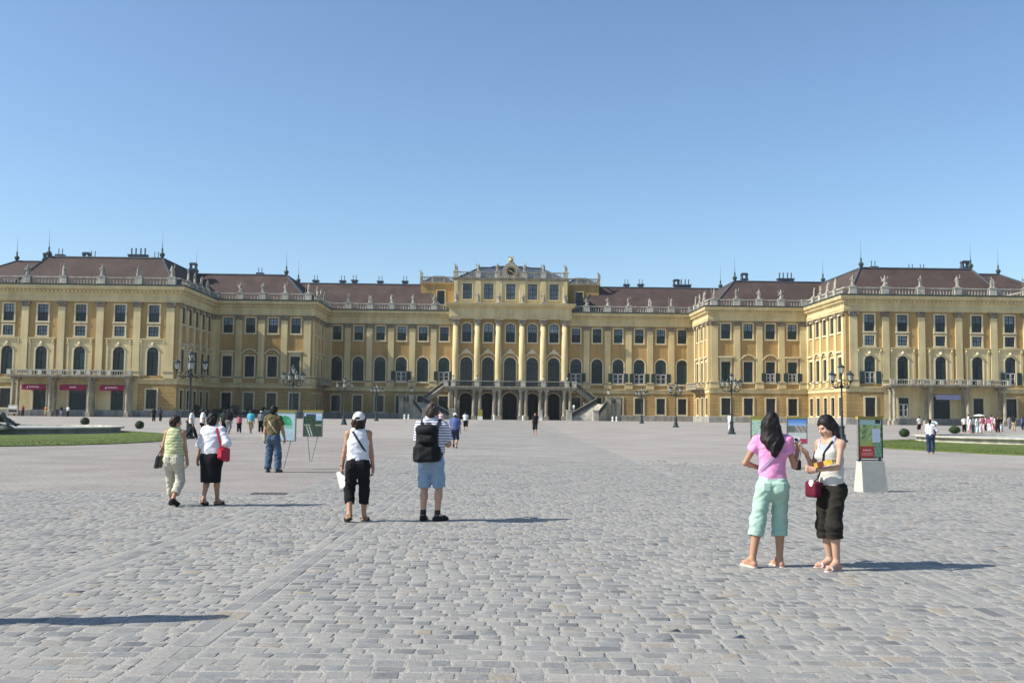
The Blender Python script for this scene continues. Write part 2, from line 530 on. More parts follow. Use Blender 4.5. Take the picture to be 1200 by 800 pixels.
# ---- window kinds: surround (trim), frame, pane, shutters
KIND = {
    'upper':    (1.63, 14.85, 17.5, 0),
    'mezz':     (1.60, 12.6, 14.15, 0),
    'arch':     (2.10, 7.05, 11.7, 1.05),
    'archopen': (2.10, 7.05, 11.7, 1.05),
    'mid':      (1.63, 7.15, 10.75, 0),
    'midbow':   (1.63, 7.15, 10.75, 0),
    'midopen':  (1.63, 7.15, 10.75, 0),
    'midbowopen': (1.63, 7.15, 10.75, 0),
    'pav':      (1.75, 6.5, 10.95, 0.87),
    'pavopen':  (1.75, 6.5, 10.95, 0.87),
    'ground':   (1.63, 1.3, 4.3, 0),
    'casement': (1.63, 1.3, 4.3, 0),
    'sidedoor': (1.75, 0.06, 4.35, 0),
    'upperc':   (1.70, 14.7, 18.2, 0.35),
    'archc':    (2.25, 6.2, 11.8, 1.12),
    'attic':    (1.78, 22.9, 25.9, 0),
    'portal':   (2.35, 0.08, 5.0, 0.7),
    'portalc':  (2.75, 0.08, 5.1, 1.1),
    'pavdoor':  (1.95, 0.08, 4.5, 0),
    'pavdoorw': (2.7, 0.08, 4.5, 0),
    'tower':    (1.5, 22.3, 25.2, 0),
}


def window_meshes(kind):
    w, z0, z1, rise = KIND[kind]
    door = z0 < 0.2
    out = []                                     # (part name, mesh, child of)
    n = 14
    inner = arc_outline(w, z0, z1, rise, n)
    # surround
    t = 0.16 if kind in ('tower', 'attic') else 0.24
    zb = z0 if door or kind in ('archc', 'pav', 'pavopen') else z0 - t
    inn = [(x, zb if i in (0, len(inner) - 1) else z) for i, (x, z) in enumerate(inner)]
    outer = arc_outline(w + 2 * t, zb, z1 + t, rise + t * .8 if rise else 0, n)
    sb = MB()
    sb.ring(inn, outer, -.10, .002)
    if not door and kind not in ('archc', 'pav', 'pavopen'):
        sb.box(-w / 2 - t - .06, w / 2 + t + .06, -.16, .002, z0 - t - .04, z0)
    if kind in ('mid', 'midopen'):
        sb.box(-w / 2 - t, w / 2 + t, -.06, .002, z1 + t + .002, z1 + t + .42)
        sb.box(-w / 2 - .5, w / 2 + .5, -.42, .002, z1 + .70, z1 + .98)
    if kind in ('midbow', 'midbowopen'):
        arcp = arc_outline(w + .75, z1 + t + .35, z1 + 1.15, .75, 10)
        arco = arc_outline(w + 1.15, z1 + t + .35, z1 + 1.36, .86, 10)
        sb.ring(arcp, arco, -.34, .002)
        sb.box(-w / 2 - .62, -w / 2 - .38, -.3, .002, z1 + t + .12, z1 + t + .346)
        sb.box(w / 2 + .38, w / 2 + .62, -.3, .002, z1 + t + .12, z1 + t + .346)
        for s in (-1, 1): sb.lathe([(.06, -.12), (.16, 0), (.06, .12)], 7, (s * .28, -.1, z1 + t + .42))
    if kind in ('pav', 'pavopen'):
        sb.lathe([(.1, 0), (.3, .18), (.22, .42), (.05, .6)], 8, (0, -.14, 11.1))
    if kind == 'archc':
        sb.ring(arc_outline(3.0, 10.6, 12.55, 1.2, n), arc_outline(3.4, 10.6, 12.8, 1.3, n), -.26, .002)
        sb.prism([(-.9, 12.75), (-.45, 13.0), (-.2, 13.35), (0, 13.42), (.2, 13.35), (.45, 13.0), (.9, 12.75), (.3, 12.5), (-.3, 12.5)], -.3, -.004)
    surround = sb.mesh('window_surround', MT['frame_trim'])
    # frame
    y0, y1 = .17, .25
    fb = MB()
    ft = .10
    fin = arc_outline(w - 2 * ft, z0, z1 - ft, max(0, rise - ft * .6), n)
    fb.ring(fin, arc_outline(w, z0, z1, rise, n), y0, y1)
    if not door: fb.box(-w / 2 + ft, w / 2 - ft, y0, y1, z0, z0 + ft)
    H = z1 - z0
    frame_m = MT['frame']

    def bar_v(x, a, b, t=.035, yy=(y0 + .01, y1 - .01)): fb.box(x - t, x + t, yy[0], yy[1], a, b)
    def bar_h(z, t=.035, yy=(y0 + .015, y1 - .015)):
        hw = half_width(w, z1, rise, z) - ft * .5
        fb.box(-hw, hw, yy[0], yy[1], z - t, z + t)
    pane = MB()
    sh = None; pm = MT['glass']
    if kind in ('upper', 'upperc'):
        zm = z0 + H * .52
        bar_h(zm, .06); bar_v(0, zm, z1 - ft, .06)
        zmid = (zm + z1) / 2; bar_h(zmid, .03)
        for s in (-1, 1): bar_v(s * w * .25, zm, z1 - ft - .02, .022)
        pm = MT['curtain']
        sh = MB()
        for s in (-1, 1):
            a, b = sorted((s * .02, s * (w / 2 - ft)))
            sh.box(a, b, y0 - .04, y0 + .03, z0 + .05, zm - .05)
    elif kind in ('mezz', 'attic', 'tower'):
        bar_v(0, z0 + ft, z1 - ft, .06)
        zs = [z0 + H * .5] if kind == 'mezz' else [z0 + H * .34, z0 + H * .66]
        for z in zs: bar_h(z, .05)
        for s in (-1, 1): bar_v(s * w * .25, z0 + ft, z1 - ft, .02)
        if kind != 'tower': pm = MT['curtain']
    elif kind in ('arch', 'pav', 'mid', 'midbow'):
        sh = MB()
        zt = z1 - rise
        for s in (-1, 1):
            a, b = sorted((s * .025, s * (w / 2 - ft)))
            sh.box(a, b, y0 - .05, y0 + .03, z0 + .06, zt - .04)
            for q in range(int((zt - z0) / .55)):
                sh.box(a + .08, b - .08, y0 - .085, y0 - .052, z0 + .2 + q * .55, z0 + .56 + q * .55)
        bar_h(zt, .06)
        if rise:
            bar_v(0, zt, z1 - ft)
            for s in (-1, 1): bar_v(s * w * .24, zt, zt + rise * .72, .025)
    elif kind in ('archopen', 'midopen', 'pavopen', 'midbowopen'):
        zt = z0 + min(1.95, H * .45)
        bar_h(zt, .06)
        sh = MB()
        for s in (-1, 1):                       # flaps swung out against the wall and the closed leaves above
            a, b = sorted((s * (w / 2 + .06), s * (w / 2 + .82)))
            sh.box(a, b, -.30, -.24, z0 - .02, zt)
            a, b = sorted((s * .025, s * (w / 2 - ft)))
            sh.box(a, b, y0 - .05, y0 + .03, zt + .06, (z1 - rise - .04))
    elif kind == 'archc':
        zt = z1 - rise
        bar_h(zt, .07); bar_v(0, z0, z1 - ft, .07)
        for q in (1, 2, 3): bar_h(z0 + (zt - z0) * q / 4, .03)
        for s in (-1, 1): bar_v(s * w * .25, z0, zt + rise * .7, .025)
    elif kind in ('ground', 'casement'):
        bar_v(0, z0 + ft, z1 - ft, .05)
        for q in range(1, 6): bar_h(z0 + H * q / 6, .022)
        for s in (-1, 1): bar_v(s * w * .25, z0 + ft, z1 - ft, .022)
    elif door:
        zt = z1 - max(rise, .9)
        bar_h(zt, .08); bar_v(0, z0, zt, .06)
        for s in (-1, 1): bar_v(s * w * .25, zt, z1 - max(ft, rise * .35), .03)
        if kind not in ('portal', 'portalc'):
            sh = MB()
            for s in (-1, 1):
                a, b = sorted((s * .07, s * (w / 2 - ft)))
                sh.box(a, b, y0 + .005, y1 - .01, z0, zt - .09)
                sh.box(a + .12, b - .12, y0 - .02, y0 + .003, z0 + .25, (z0 + zt) / 2 - .1)
                sh.box(a + .12, b - .12, y0 - .02, y0 + .003, (z0 + zt) / 2 + .1, zt - .25)
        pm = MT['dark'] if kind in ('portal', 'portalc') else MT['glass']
    fm = fb.mesh('window_frame', frame_m)
    pts = arc_outline(w - .04, z0, z1 - .02, rise, n)
    pane.prism(pts, .235, .262)
    pmesh = pane.mesh('window_pane', pm)
    parts = [('frame', fm), ('pane', pmesh)]
    if kind in ('pav', 'pavopen'):           # flat aedicule of plaster round the arch: plate, pilaster strips, cornice, volutes
        ae = MB(); zs_ = z1 - rise; hw_ = w / 2 + .245
        for s in (-1, 1):
            ae.box(*sorted((s * hw_, s * 2.0)), -.06, .002, z0 - .1, zs_)
            ae.box(*sorted((s * 1.62, s * 1.98)), -.15, -.061, z0 - .1, 11.35)
            ae.box(*sorted((s * 1.56, s * 2.04)), -.22, -.062, 11.36, 11.55)
            ae.lathe([(.04, 0), (.16, .1), (.17, .26), (.06, .42)], 7, (s * 1.8, -.2, 11.56))
        arc = [(x, z) for x, z in arc_outline(2 * hw_, zs_, z1 + .245, rise + .19, 12)][1:-1]
        ae.prism([(-2.0, zs_ + .001), (-2.0, 12.1), (2.0, 12.1), (2.0, zs_ + .001)] + arc[::-1], -.06, .002)
        ae.box(-2.15, 2.15, -.24, .002, 12.101, 12.28)
        parts.append(('aedicule', ae.mesh('aedicule', MT['trim'])))
    if sh: parts.append(('door_leaf' if door else 'shutter', sh.mesh('shutter', MT['door'] if door else MT['shutter'])))
    if kind in ('archopen', 'midopen', 'pavopen', 'midbowopen', 'casement'):
        ca = MB()
        zt = z0 + min(1.95, H * .45) if kind != 'casement' else z1 - .9
        hw = w / 2 - ft
        for (a, b) in ((-hw, -.04), (.04, hw)):
            ca.box(a, a + .1, .06, .15, z0 + .03, zt - .06); ca.box(b - .1, b, .06, .15, z0 + .03, zt - .06)
            ca.box(a + .1, b - .1, .06, .15, z0 + .03, z0 + .15); ca.box(a + .1, b - .1, .06, .15, zt - .18, zt - .06)
            ca.box(a + .1, b - .1, .08, .13, (z0 + zt) / 2 - .03, (z0 + zt) / 2 + .03)
        parts.append(('casement', ca.mesh('casement', MT['whiteframe'])))
    return surround, parts


KM = {}
def window(kind, M, u):
    if kind not in KM: KM[kind] = window_meshes(kind)
    sur, parts = KM[kind]
    o = put('door' if KIND[kind][1] < .2 else 'window', sur, palace, M @ T(u, 0))
    for nm, me in parts: put(nm, me, o)
    return o


def wall_mesh(u0, u1, z0, z1, ops, depth=.30):
    mb = MB()
    rects = [(u - KIND[k][0] / 2, u + KIND[k][0] / 2, KIND[k][1], KIND[k][2], KIND[k][3]) for k, u in ops]
    rects = [r for r in rects if r[2] >= z0 - .2 and r[3] <= z1 + .2]
    us = sorted({round(v, 4) for v in [u0, u1] + [r[0] for r in rects] + [r[1] for r in rects]})
    zs = sorted({round(v, 4) for v in [z0, z1] + [r[2] for r in rects] + [r[3] for r in rects]})
    for a, b in zip(us, us[1:]):
        run = None
        for c, d in list(zip(zs, zs[1:])) + [(None, None)]:
            hole = c is None or any(r[0] - 1e-3 < (a + b) / 2 < r[1] + 1e-3 and r[2] - 1e-3 < (c + d) / 2 < r[3] + 1e-3 for r in rects)
            if hole:
                if run:
                    mb.add([(a, 0, run[0]), (b, 0, run[0]), (b, 0, run[1]), (a, 0, run[1])], [(0, 1, 2, 3)]); run = None
            else:
                run = (run[0], d) if run else (c, d)
    for x0, x1, c, d, rise in rects:
        ol = [(x + (x0 + x1) / 2, z) for x, z in arc_outline(x1 - x0, c, d, rise, 12)]
        n = len(ol)
        mb.add([(x, 0, z) for x, z in ol] + [(x, depth, z) for x, z in ol], [(k, k + 1, n + k + 1, n + k) for k in range(n - 1)] + [(n - 1, 0, n, 2 * n - 1)])
        if rise:
            zt = d
            pts = ol[1:-1]
            mb.add([(x, 0, z) for x, z in pts] + [(x, 0, zt) for x, z in pts], [(k, k + 1, len(pts) + k + 1, len(pts) + k) for k in range(len(pts) - 1)])
    return mb


def facade(M, u0, u1, ops, pale=None):
    """ops: [(kind, u)]"""
    low = [o for o in ops if KIND[o[0]][2] < 5.19]
    up = [o for o in ops if 5.19 < KIND[o[0]][2] < 19]
    segs = [(u0, u1, 'rustic')] if not pale else [(u0, pale[0], 'rustic'), (pale[0], pale[1], 'trim'), (pale[1], u1, 'rustic')]
    for a, b, m in segs: wall_mesh(a, b, 0, Z_STRING + .3, [o for o in low if a < o[1] < b]).build('wall', MT[m], palace, M)
    wall_mesh(u0, u1, Z_STRING + .3, Z_GUT - .4, up).build('wall', MT['plaster'], palace, M)
    for k, u in ops: window(k, M, u)


# pilasters: shaft > base, capital (front at y = -0.26)
def pil_meshes(w):
    h = w / 2
    s = MB().box(-h, h, -.26, .002, Z_PIL0 + .35, Z_PIL1).mesh('pilaster', MT['trim'])
    b = MB()
    b.box(-h - .18, h + .18, -.36, .002, 6.05, Z_PIL0 - .02)
    b.box(-h - .12, h + .12, -.33, .002, Z_PIL0, Z_PIL0 + .2)
    b.box(-h - .06, h + .06, -.29, .002, Z_PIL0 + .2, Z_PIL0 + .349)
    b = b.mesh('pilaster_base', MT['trim'])
    bc = MB().box(-h - .22, h + .22, -.42, -.001, Z_PIL0 - .19, Z_PIL0 - .002).mesh('base_moulding', MT['capital'])
    c = MB()
    c.box(-h, h, -.28, .002, Z_PIL1 + .002, Z_PIL1 + .12)
    c.frus((-h + .02, h - .02, -.27, 0), (-h - .08, h + .08, -.38, 0), Z_PIL1 + .12, Z_PIL1 + .66)
    c.box(-h - .2, h + .2, -.46, .002, Z_PIL1 + .74, Z_CAP - .004)
    for sx in (-1, 1):
        c.path([(sx * (h + .06), -.47, Z_PIL1 + .56), (sx * (h + .06), -.05, Z_PIL1 + .56)], .19, 8)
        c.lathe([(.02, 0), (.12, .1), (.14, .25), (.03, .34)], 6, (sx * h * .5, -.3, Z_PIL1 + .16))
    c.lathe([(.02, 0), (.13, .12), (.15, .28), (.03, .4)], 6, (0, -.32, Z_PIL1 + .3))
    c = c.mesh('capital', MT['capital'])
    return s, b, bc, c
PIL = {w: pil_meshes(w) for w in (1.1, 1.25, 0.95)}


def pilaster(M, u, w=1.1):
    s, b, bc, c = PIL[w]
    o = put('pilaster', s, palace, M @ T(u, 0))
    put('pilaster_base', b, o); put('base_moulding', bc, o); put('capital', c, o)


def F_front(y0): return T(0, y0)
def F_left(x0): return T(x0, 0) @ RZ(PI / 2)        # wall of the left side, facing +x: u = y
def F_right(x0): return T(x0, 0) @ RZ(-PI / 2)      # wall of the right side, facing -x: u = -y


W_X = [12.6, 16.64, 20.7, 24.75, 28.9, 33.0]
M_X = [38.1, 42.1, 46.07, 50.0]
P_X = [56.6, 61.9, 68.0, 73.9, 79.2]
PS_Y = [-30.5, -26.9, -23.25, -19.55, -15.95]
MS_Y = [-11.9, -8.1, -4.2]
W_PIL = [14.62, 18.67, 22.73, 26.83, 30.95, 34.55]
M_PIL = [36.05, 40.1, 44.1, 48.05, 52.0]
P_PIL = [54.0, 59.2, 64.95, 70.95, 76.6, 82.0]
PS_PIL = [-32.2, -28.7, -25.1, -21.4, -17.75, -14.6]
MS_PIL = [-13.2, -10.0, -6.15, -2.2]
OPEN_W = {-1: {12.6, 20.7}, 1: {12.6, 20.7, 24.75, 28.9}}
OPEN_M = {-1: set(), 1: {46.07, 50.0}}
OPEN_P = {-1: set(), 1: {56.6, 79.2}}
for sd in (-1, 1):
    # centre wing
    ops = []
    for x in W_X:
        ops += [('upper', sd * x), ('archopen' if x in OPEN_W[sd] else 'arch', sd * x)]
        ops.append(('sidedoor' if x < 21 else 'ground', sd * x))
    a, b = sorted((sd * 10.85, sd * 35.2))
    facade(F_front(0), a, b, ops)
    for x in W_PIL: pilaster(F_front(0), sd * x, 1.1 if x < 34 else 1.25)
    # middle block
    ops = []
    for i, x in enumerate(M_X):
        k = ('midbow' if i in (1, 2) else 'mid') + ('open' if x in OPEN_M[sd] else '')
        ops += [('upper', sd * x), (k, sd * x), ('ground', sd * x)]
    a, b = sorted((sd * 35.2, sd * 52.8))
    facade(F_front(-14), a, b, ops)
    for x in M_PIL: pilaster(F_front(-14), sd * x, 1.25 if x in (36.05, 52.0) else 1.1)
    Ms = F_left(-35.2) if sd < 0 else F_right(35.2)
    uu = (lambda y: y) if sd < 0 else (lambda y: -y)
    ops = []
    for i, y in enumerate(MS_Y):
        ops += [('upper', uu(y)), ('mid', uu(y)), ('sidedoor' if i == 1 else 'ground', uu(y))]
    a, b = sorted((uu(-14), uu(0)))
    facade(Ms, a, b, ops)
    for y in MS_PIL: pilaster(Ms, uu(y), .95)
    # pavilion
    ops = []
    for i, x in enumerate(P_X):
        ops += [('upper', sd * x), ('mezz', sd * x), ('pavopen' if x in OPEN_P[sd] else 'pav', sd * x)]
        if sd < 0: g = 'ground' if i in (0, 4) else ('pavdoorw' if i == 2 else 'pavdoor')
        else: g = 'pavdoorw' if i == 2 else ('casement' if i == 1 else 'ground')
        ops.append((g, sd * x))
    a, b = sorted((sd * 52.8, sd * 83.2))
    facade(F_front(-33), a, b, ops, (sd * 68 - 9.2, sd * 68 + 9.2))
    for x in P_PIL: pilaster(F_front(-33), sd * x, 1.25 if x in (54.0, 82.0) else 1.1)
    Ms = F_left(-52.8) if sd < 0 else F_right(52.8)
    ops = []
    for i, y in enumerate(PS_Y):
        ops += [('upper', uu(y)), ('midbow' if i in (1, 2, 3) else 'mid', uu(y)), ('ground', uu(y))]
    a, b = sorted((uu(-33), uu(-14)))
    facade(Ms, a, b, ops)
    for y in PS_PIL: pilaster(Ms, uu(y), .95)
    Mo = F_right(-83.2) if sd < 0 else F_left(83.2)
    a, b = sorted((-uu(-33), -uu(-8)))
    facade(Mo, a, b, [])


# ---- mouldings that run along the fronts
PATHS = {-1: [(-83.2, -8), (-83.2, -33), (-52.8, -33), (-52.8, -14), (-35.2, -14), (-35.2, 0), (-10.9, 0)],
         1: [(10.9, 0), (35.2, 0), (35.2, -14), (52.8, -14), (52.8, -33), (83.2, -33), (83.2, -8)]}


def offset_path(path, off):
    res = []
    for i, p in enumerate(path):
        ns = []
        for a, b in ((i - 1, i), (i, i + 1)):
            if 0 <= a and b < len(path):
                d = Vector((path[b][0] - path[a][0], path[b][1] - path[a][1])).normalized()
                ns.append(Vector((d.y, -d.x)))
        n = ns[0] if len(ns) == 1 else (ns[0] + ns[1]) / (1 + ns[0].dot(ns[1]))
        res.append((p[0] + n.x * off, p[1] + n.y * off))
    return res


def sweep(mb, prof, path):
    """prof: closed polygon of (out, z)"""
    rows = [offset_path(path, o) for o, z in prof]
    m, n = len(prof), len(path)
    vs = []
    for i in range(n):
        for j in range(m): vs.append((rows[j][i][0], rows[j][i][1], prof[j][1]))
    fs = []
    for i in range(n - 1):
        for j in range(m):
            k = (j + 1) % m
            fs.append((i * m + j, i * m + k, (i + 1) * m + k, (i + 1) * m + j))
    fs.append(tuple(range(m))); fs.append(tuple((n - 1) * m + j for j in reversed(range(m))))
    return mb.add(vs, fs)


BALUST = MB().lathe([(.085, 0), (.085, .08), (.04, .14), (.105, .36), (.045, .62), (.04, .74), (.08, .8), (.08, .86)], 6)
PEDM = {}
def pedestal(M, u, w=1.15, parent=None):
    if w not in PEDM:
        h = w / 2
        mb = MB().box(-h, h, -.36, .36, 20.72, 21.84)
        mb.box(-h - .06, h + .06, -.42, .42, 21.842, 21.98); mb.box(-h - .05, h + .05, -.41, .41, 20.62, 20.86)
        PEDM[w] = mb.mesh('pedestal', MT['palestone'])
    return put('pedestal', PEDM[w], parent, M @ T(u, 0))


def baluster_run(mb, p, q, gap=.47):
    p, q = Vector(p), Vector(q)
    L_ = (q - p).length
    n = max(1, int(L_ / gap))
    for k in range(n):
        c = p.lerp(q, (k + .5) / n)
        mb.add([(v[0] + c.x, v[1] + c.y, v[2] + 20.84) for v in BALUST.v], BALUST.f)


for sd in (-1, 1):
    path = PATHS[sd]
    sweep(MB(), [(-.1, 0), (.16, 0), (.16, .95), (.10, 1.05), (-.1, 1.05)], path).build('plinth', MT['plinth'], palace)
    sweep(MB(), [(-.1, 5.2), (.10, 5.2), (.10, 5.75), (.24, 5.85), (.24, 6.02), (-.1, 6.03)], path).build('string_course', MT['trim'], palace)
    sweep(MB(), [(-.1, 18.0), (.34, 18.0), (.34, 18.28), (.40, 18.30), (.40, 18.62), (.30, 18.64), (.30, 19.25), (.5, 19.4), (.55, 19.75), (.95, 19.95), (1.05, 20.3), (1.08, 20.45), (-.1, 20.46)], path).build('cornice', MT['trim'], palace)
    sweep(MB(), [(-.5, 20.47), (1.14, 20.47), (1.22, 20.69), (-.5, 20.70)], path).build('gutter', MT['copper'], palace)
    # dentils under the cornice
    db = MB()
    op = offset_path(path, .66)
    for a, b in zip(op, op[1:]):
        a, b = Vector(a), Vector(b)
        n = int((b - a).length / .62); d = (b - a).normalized()
        for k in range(n):
            c = a + d * ((k + .5) * (b - a).length / n)
            hx = .15 if abs(d.x) > .5 else .13; hy = .13 if abs(d.x) > .5 else .15
            db.box(c.x - hx, c.x + hx, c.y - hy, c.y + hy, 19.42, 19.74)
    tag(db.build('dentils', MT['trim'], palace), kind='stuff')
    # balustrade: rails > pedestals, balusters
    bal = sweep(MB(), [(-.13, 21.74), (.17, 21.74), (.17, 21.9), (-.13, 21.92)], path)
    sweep(bal, [(-.15, 20.705), (.19, 20.705), (.19, 20.84), (-.15, 20.85)], path)
    bal = bal.build('balustrade', MT['palestone'], palace)
    br = MB()
    runs = [(F_front(0), [sd * x for x in W_PIL[:-1]] + [sd * 34.9], sd * 11.5, sd * 35.2), (F_front(-14), [sd * x for x in M_PIL[:-1]] + [sd * 52.3], sd * 35.6, sd * 52.8), (F_front(-33), [sd * x for x in P_PIL], sd * 53.3, sd * 83)]
    for M, us, a, b in runs:
        for u in us: pedestal(M, u, 1.15, bal)
        c = sorted([a, b] + us)
        for p, q in zip(c, c[1:]):
            if q - p > 1.6: baluster_run(br, M @ Vector((p + .6, -.02, 0)), M @ Vector((q - .6, -.02, 0)))
    uu = (lambda y: y) if sd < 0 else (lambda y: -y)
    for x0, ys, a, b in ((52.8, PS_PIL[1:-1], -32.6, -14.4), (35.2, MS_PIL[1:], -13.6, -.6)):
        M = F_left(-x0) if sd < 0 else F_right(x0)
        for y in ys: pedestal(M, uu(y), .9, bal)
        c = sorted([uu(a), uu(b)] + [uu(y) for y in ys])
        for p, q in zip(c, c[1:]):
            if q - p > 1.2: baluster_run(br, M @ Vector((p + .5, -.02, 0)), M @ Vector((q - .5, -.02, 0)))
    tag(br.build('balusters', MT['palestone'], bal), kind='stuff')

# ---- roofs
FIN = MB().lathe([(.16, -.6), (.16, .1), (.4, .5), (.45, .75), (.12, 1.1), (.16, 1.5), (.045, 1.9), (.022, 3.0), (.012, 4.6)], 7).mesh('finial', MT['copper'])
def chimney_mesh(kind):
    mb = MB()
    mb.box(-.5, .5, -.5, .5, -1.2, .6); mb.box(-.65, .65, -.65, .65, .6, .9)
    if kind == 0:
        for s in (-.3, .3): mb.lathe([(.07, .9), (.07, 1.9)], 6, (s, 0, 0))
    elif kind == 1:
        mb.box(-.6, -.3, -.4, .4, .9, 1.6); mb.box(.3, .6, -.4, .4, .9, 1.6)
        mb.prism([(-.72, 1.6), (.72, 1.6), (.5, 1.95), (-.5, 1.95)], -.5, .5)
    else:
        mb.box(-1.5, 1.5, -.5, .5, -1.2, .7); mb.box(-1.6, 1.6, -.6, .6, .702, .9)
        for s in (-1.1, -.4, .4, 1.1): mb.lathe([(.12, .9), (.12, 2.0)], 6, (s, 0, 0))
    return mb.mesh('chimney', MT['leadroof'])
CHM = [chimney_mesh(k) for k in range(3)]


def roof(base, top, z0, z1, chimneys=(), finials=(), m='roof'):
    mb = MB().frus(base, top, z0, z1)
    o = mb.build('roof', MT[m], palace)
    cap = MB()
    for (bx, tx) in ((base[0], top[0]), (base[1], top[1])):
        for (by, ty) in ((base[2], top[2]), (base[3], top[3])):
            cap.path([(bx, by, z0 + .03), (tx, ty, z1 + .03)], .16, 5)
    cap.path([(top[0], top[2], z1 + .04), (top[1], top[2], z1 + .04)], .17, 5)
    for x in top[:2]: cap.path([(x, top[2], z1 + .04), (x, top[3], z1 + .04)], .17, 5)
    cap.build('ridge_capping', MT['leadroof'], o)
    for x, y, k in chimneys: put('chimney', CHM[k], o, T(x, y, z1))
    for x, y in finials: put('finial', FIN, o, T(x, y, z1))
    return o


for sd in (-1, 1):
    def mir(a, b): return (min(sd * a, sd * b), max(sd * a, sd * b))
    base = mir(53.9, 79.6) + (-31.7, 2); top = mir(57.6, 76.2) + (-27, -6)
    ch = [(-75.5, -24, 0), (-72.8, -20, 1), (-70.9, -22, 0), (-62.3, -25, 2), (-60.3, -22, 0), (-57.8, -9.5, 1)] if sd < 0 else [(61.3, -23, 0), (69, -20, 0), (71, -20, 0), (76.6, -24, 1)]
    roof(base, top, 20.7, 25.85, ch, [(sd * 57.7, -27), (sd * 76.1, -27), (sd * 57.7, -8)])
    base = mir(72, 98) + (-23, 4); top = mir(78, 87.3) + (-14.5, -6)
    roof(base, top, 20.7, 26.9, [(-83, -12, 1)] if sd < 0 else [], [(sd * 87.2, -14.5)])
    base = mir(36.2, 58) + (-12.8, 12); top = mir(41.3, 60) + (-7.5, 6)
    roof(base, top, 20.7, 26.0, [(-47, -4, 0)] if sd < 0 else [(43.8, -5, 1), (51.3, -6, 2)], [(sd * 41.4, -7.5), (sd * 41.4, 4)])
    base = mir(12.6, 44) + (1.2, 16); top = mir(17.2, 46) + (7.5, 10)
    ch = [(-38.9, 9, 0), (-33.5, 9, 0), (-31, 8, 0), (-26, 9, 0), (-21, 8.5, 0)] if sd < 0 else [(23.5, 9, 0), (26.3, 8.5, 0), (33.5, 8.5, 1), (34.9, 8.5, 2)]
    roof(base, top, 20.7, 26.5, ch, [])

# ---- centre block
CF = F_front(-1)
CX = [-8.3, -4.2, 0, 4.2, 8.3]
COLX = [-10.35, -6.25, -2.25, 2.25, 6.25, 10.35]
up = [('upperc', x) for x in CX] + [('archc', x) for x in CX]
low = [('portalc' if abs(x) < 1 else 'portal', x * (1 if abs(x) > 5 else 1.02)) for x in CX]
wall_mesh(-10.85, 10.85, 0, 5.6, low).build('wall', MT['plinth'], palace, CF)
wall_mesh(-10.85, 10.85, 5.6, 21.5, up).build('wall', MT['plaster'], palace, CF)
for k, u in up + low: window(k, CF, u)
AF = F_front(-.5)
wall_mesh(-10.85, 10.85, 21.5, 27, [('attic', x) for x in CX]).build('wall', MT['trim'], palace, AF)
for x in CX: window('attic', AF, x)
sw = MB()
for s in (-1, 1):
    sw.box(*sorted((s * 10.55, s * 10.848)), -.998, 1, 0, 21.4)
    sw.box(*sorted((s * 10.55, s * 10.848)), -.498, 12, 21.5, 26.9)
sw.build('return_wall', MT['trim'], palace)
pc = [(-10.9, 12), (-10.9, -1), (10.9, -1), (10.9, 12)]
sweep(MB(), [(-.1, 19.06), (.75, 19.06), (.75, 19.4), (.82, 19.42), (.82, 19.8), (.72, 19.82), (.72, 21.0), (1.0, 21.25), (1.3, 21.45), (1.5, 21.85), (1.52, 22.0), (-.6, 22.1)], pc).build('cornice', MT['trim'], palace)
pa = [(-10.9, 12), (-10.9, -.5), (10.9, -.5), (10.9, 12)]
sweep(MB(), [(-.1, 26.5), (.1, 26.5), (.3, 26.75), (.34, 26.95), (-.4, 27.0)], pa).build('cornice', MT['stone'], palace)
for x in (-6.25, -2.25, 2.25, 6.25): MB().box(x - .55, x + .55, -.72, -.498, 22.1, 26.5).build('attic_pier', MT['trim'], palace)
for x in (-10.5, 10.5): MB().box(x - .35, x + .35, -.72, -.498, 22.1, 26.5).build('attic_pier', MT['trim'], palace)
colm = MB().lathe([(.62, 7.5), (.62, 7.6), (.6, 7.7), (.61, 11), (.55, 17.72)], 16).mesh('column', MT['trim'], None, True)
colb = MB().box(-.85, .85, -.75, .85, 6.1, 7.2).box(-.78, .78, -.72, .78, 7.2, 7.38).lathe([(.74, 7.38), (.74, 7.46), (.66, 7.52)], 14).mesh('column_base', MT['stone'])
cc = MB().lathe([(.56, 17.72), (.58, 17.85), (.62, 18.2), (.8, 18.7), (.7, 18.74)], 14)
cc.box(-.85, .85, -.85, .85, 18.8, 19.05)
for a in range(4):
    cc.path([(.62 * math.cos(PI / 4 + a * PI / 2), .62 * math.sin(PI / 4 + a * PI / 2), 18.3), (.86 * math.cos(PI / 4 + a * PI / 2), .86 * math.sin(PI / 4 + a * PI / 2), 18.62)], [.1, .17], 7)
cc = cc.mesh('capital', MT['stone'])
for x in COLX:
    o = put('column', colm, palace, T(x, -1.35))
    put('column_base', colb, o); put('capital', cc, o)
# attic balustrade, clock and its gable
ab = MB()
for a, b in ((-10.9, -2.3), (2.3, 10.9)):
    ab.box(a, b, -.72, -.44, 27.0, 27.15); ab.box(a, b, -.74, -.42, 28.0, 28.18)
ab.box(-2.3, 2.3, -.30, -.2, 27.3, 27.6)
ab = ab.build('balustrade', MT['stone'], palace)
br = MB()
for a, b in ((-10.3, -2.8), (2.8, 10.3)):
    n = int((b - a) / .5)
    for k in range(n):
        x = a + (k + .5) * (b - a) / n
        br.add([(v[0] + x, v[1] - .58, v[2] + 27.14) for v in BALUST.v], BALUST.f)
tag(br.build('balusters', MT['stone'], ab), kind='stuff')
for x in (-10.5, -6.25, -2.6, 2.6, 6.25, 10.5):
    MB().box(x - .5, x + .5, -.95, -.35, 27.0, 28.1).box(x - .56, x + .56, -1.0, -.3, 28.1, 28.26).build('pedestal', MT['palestone'], ab)
gable = MB()
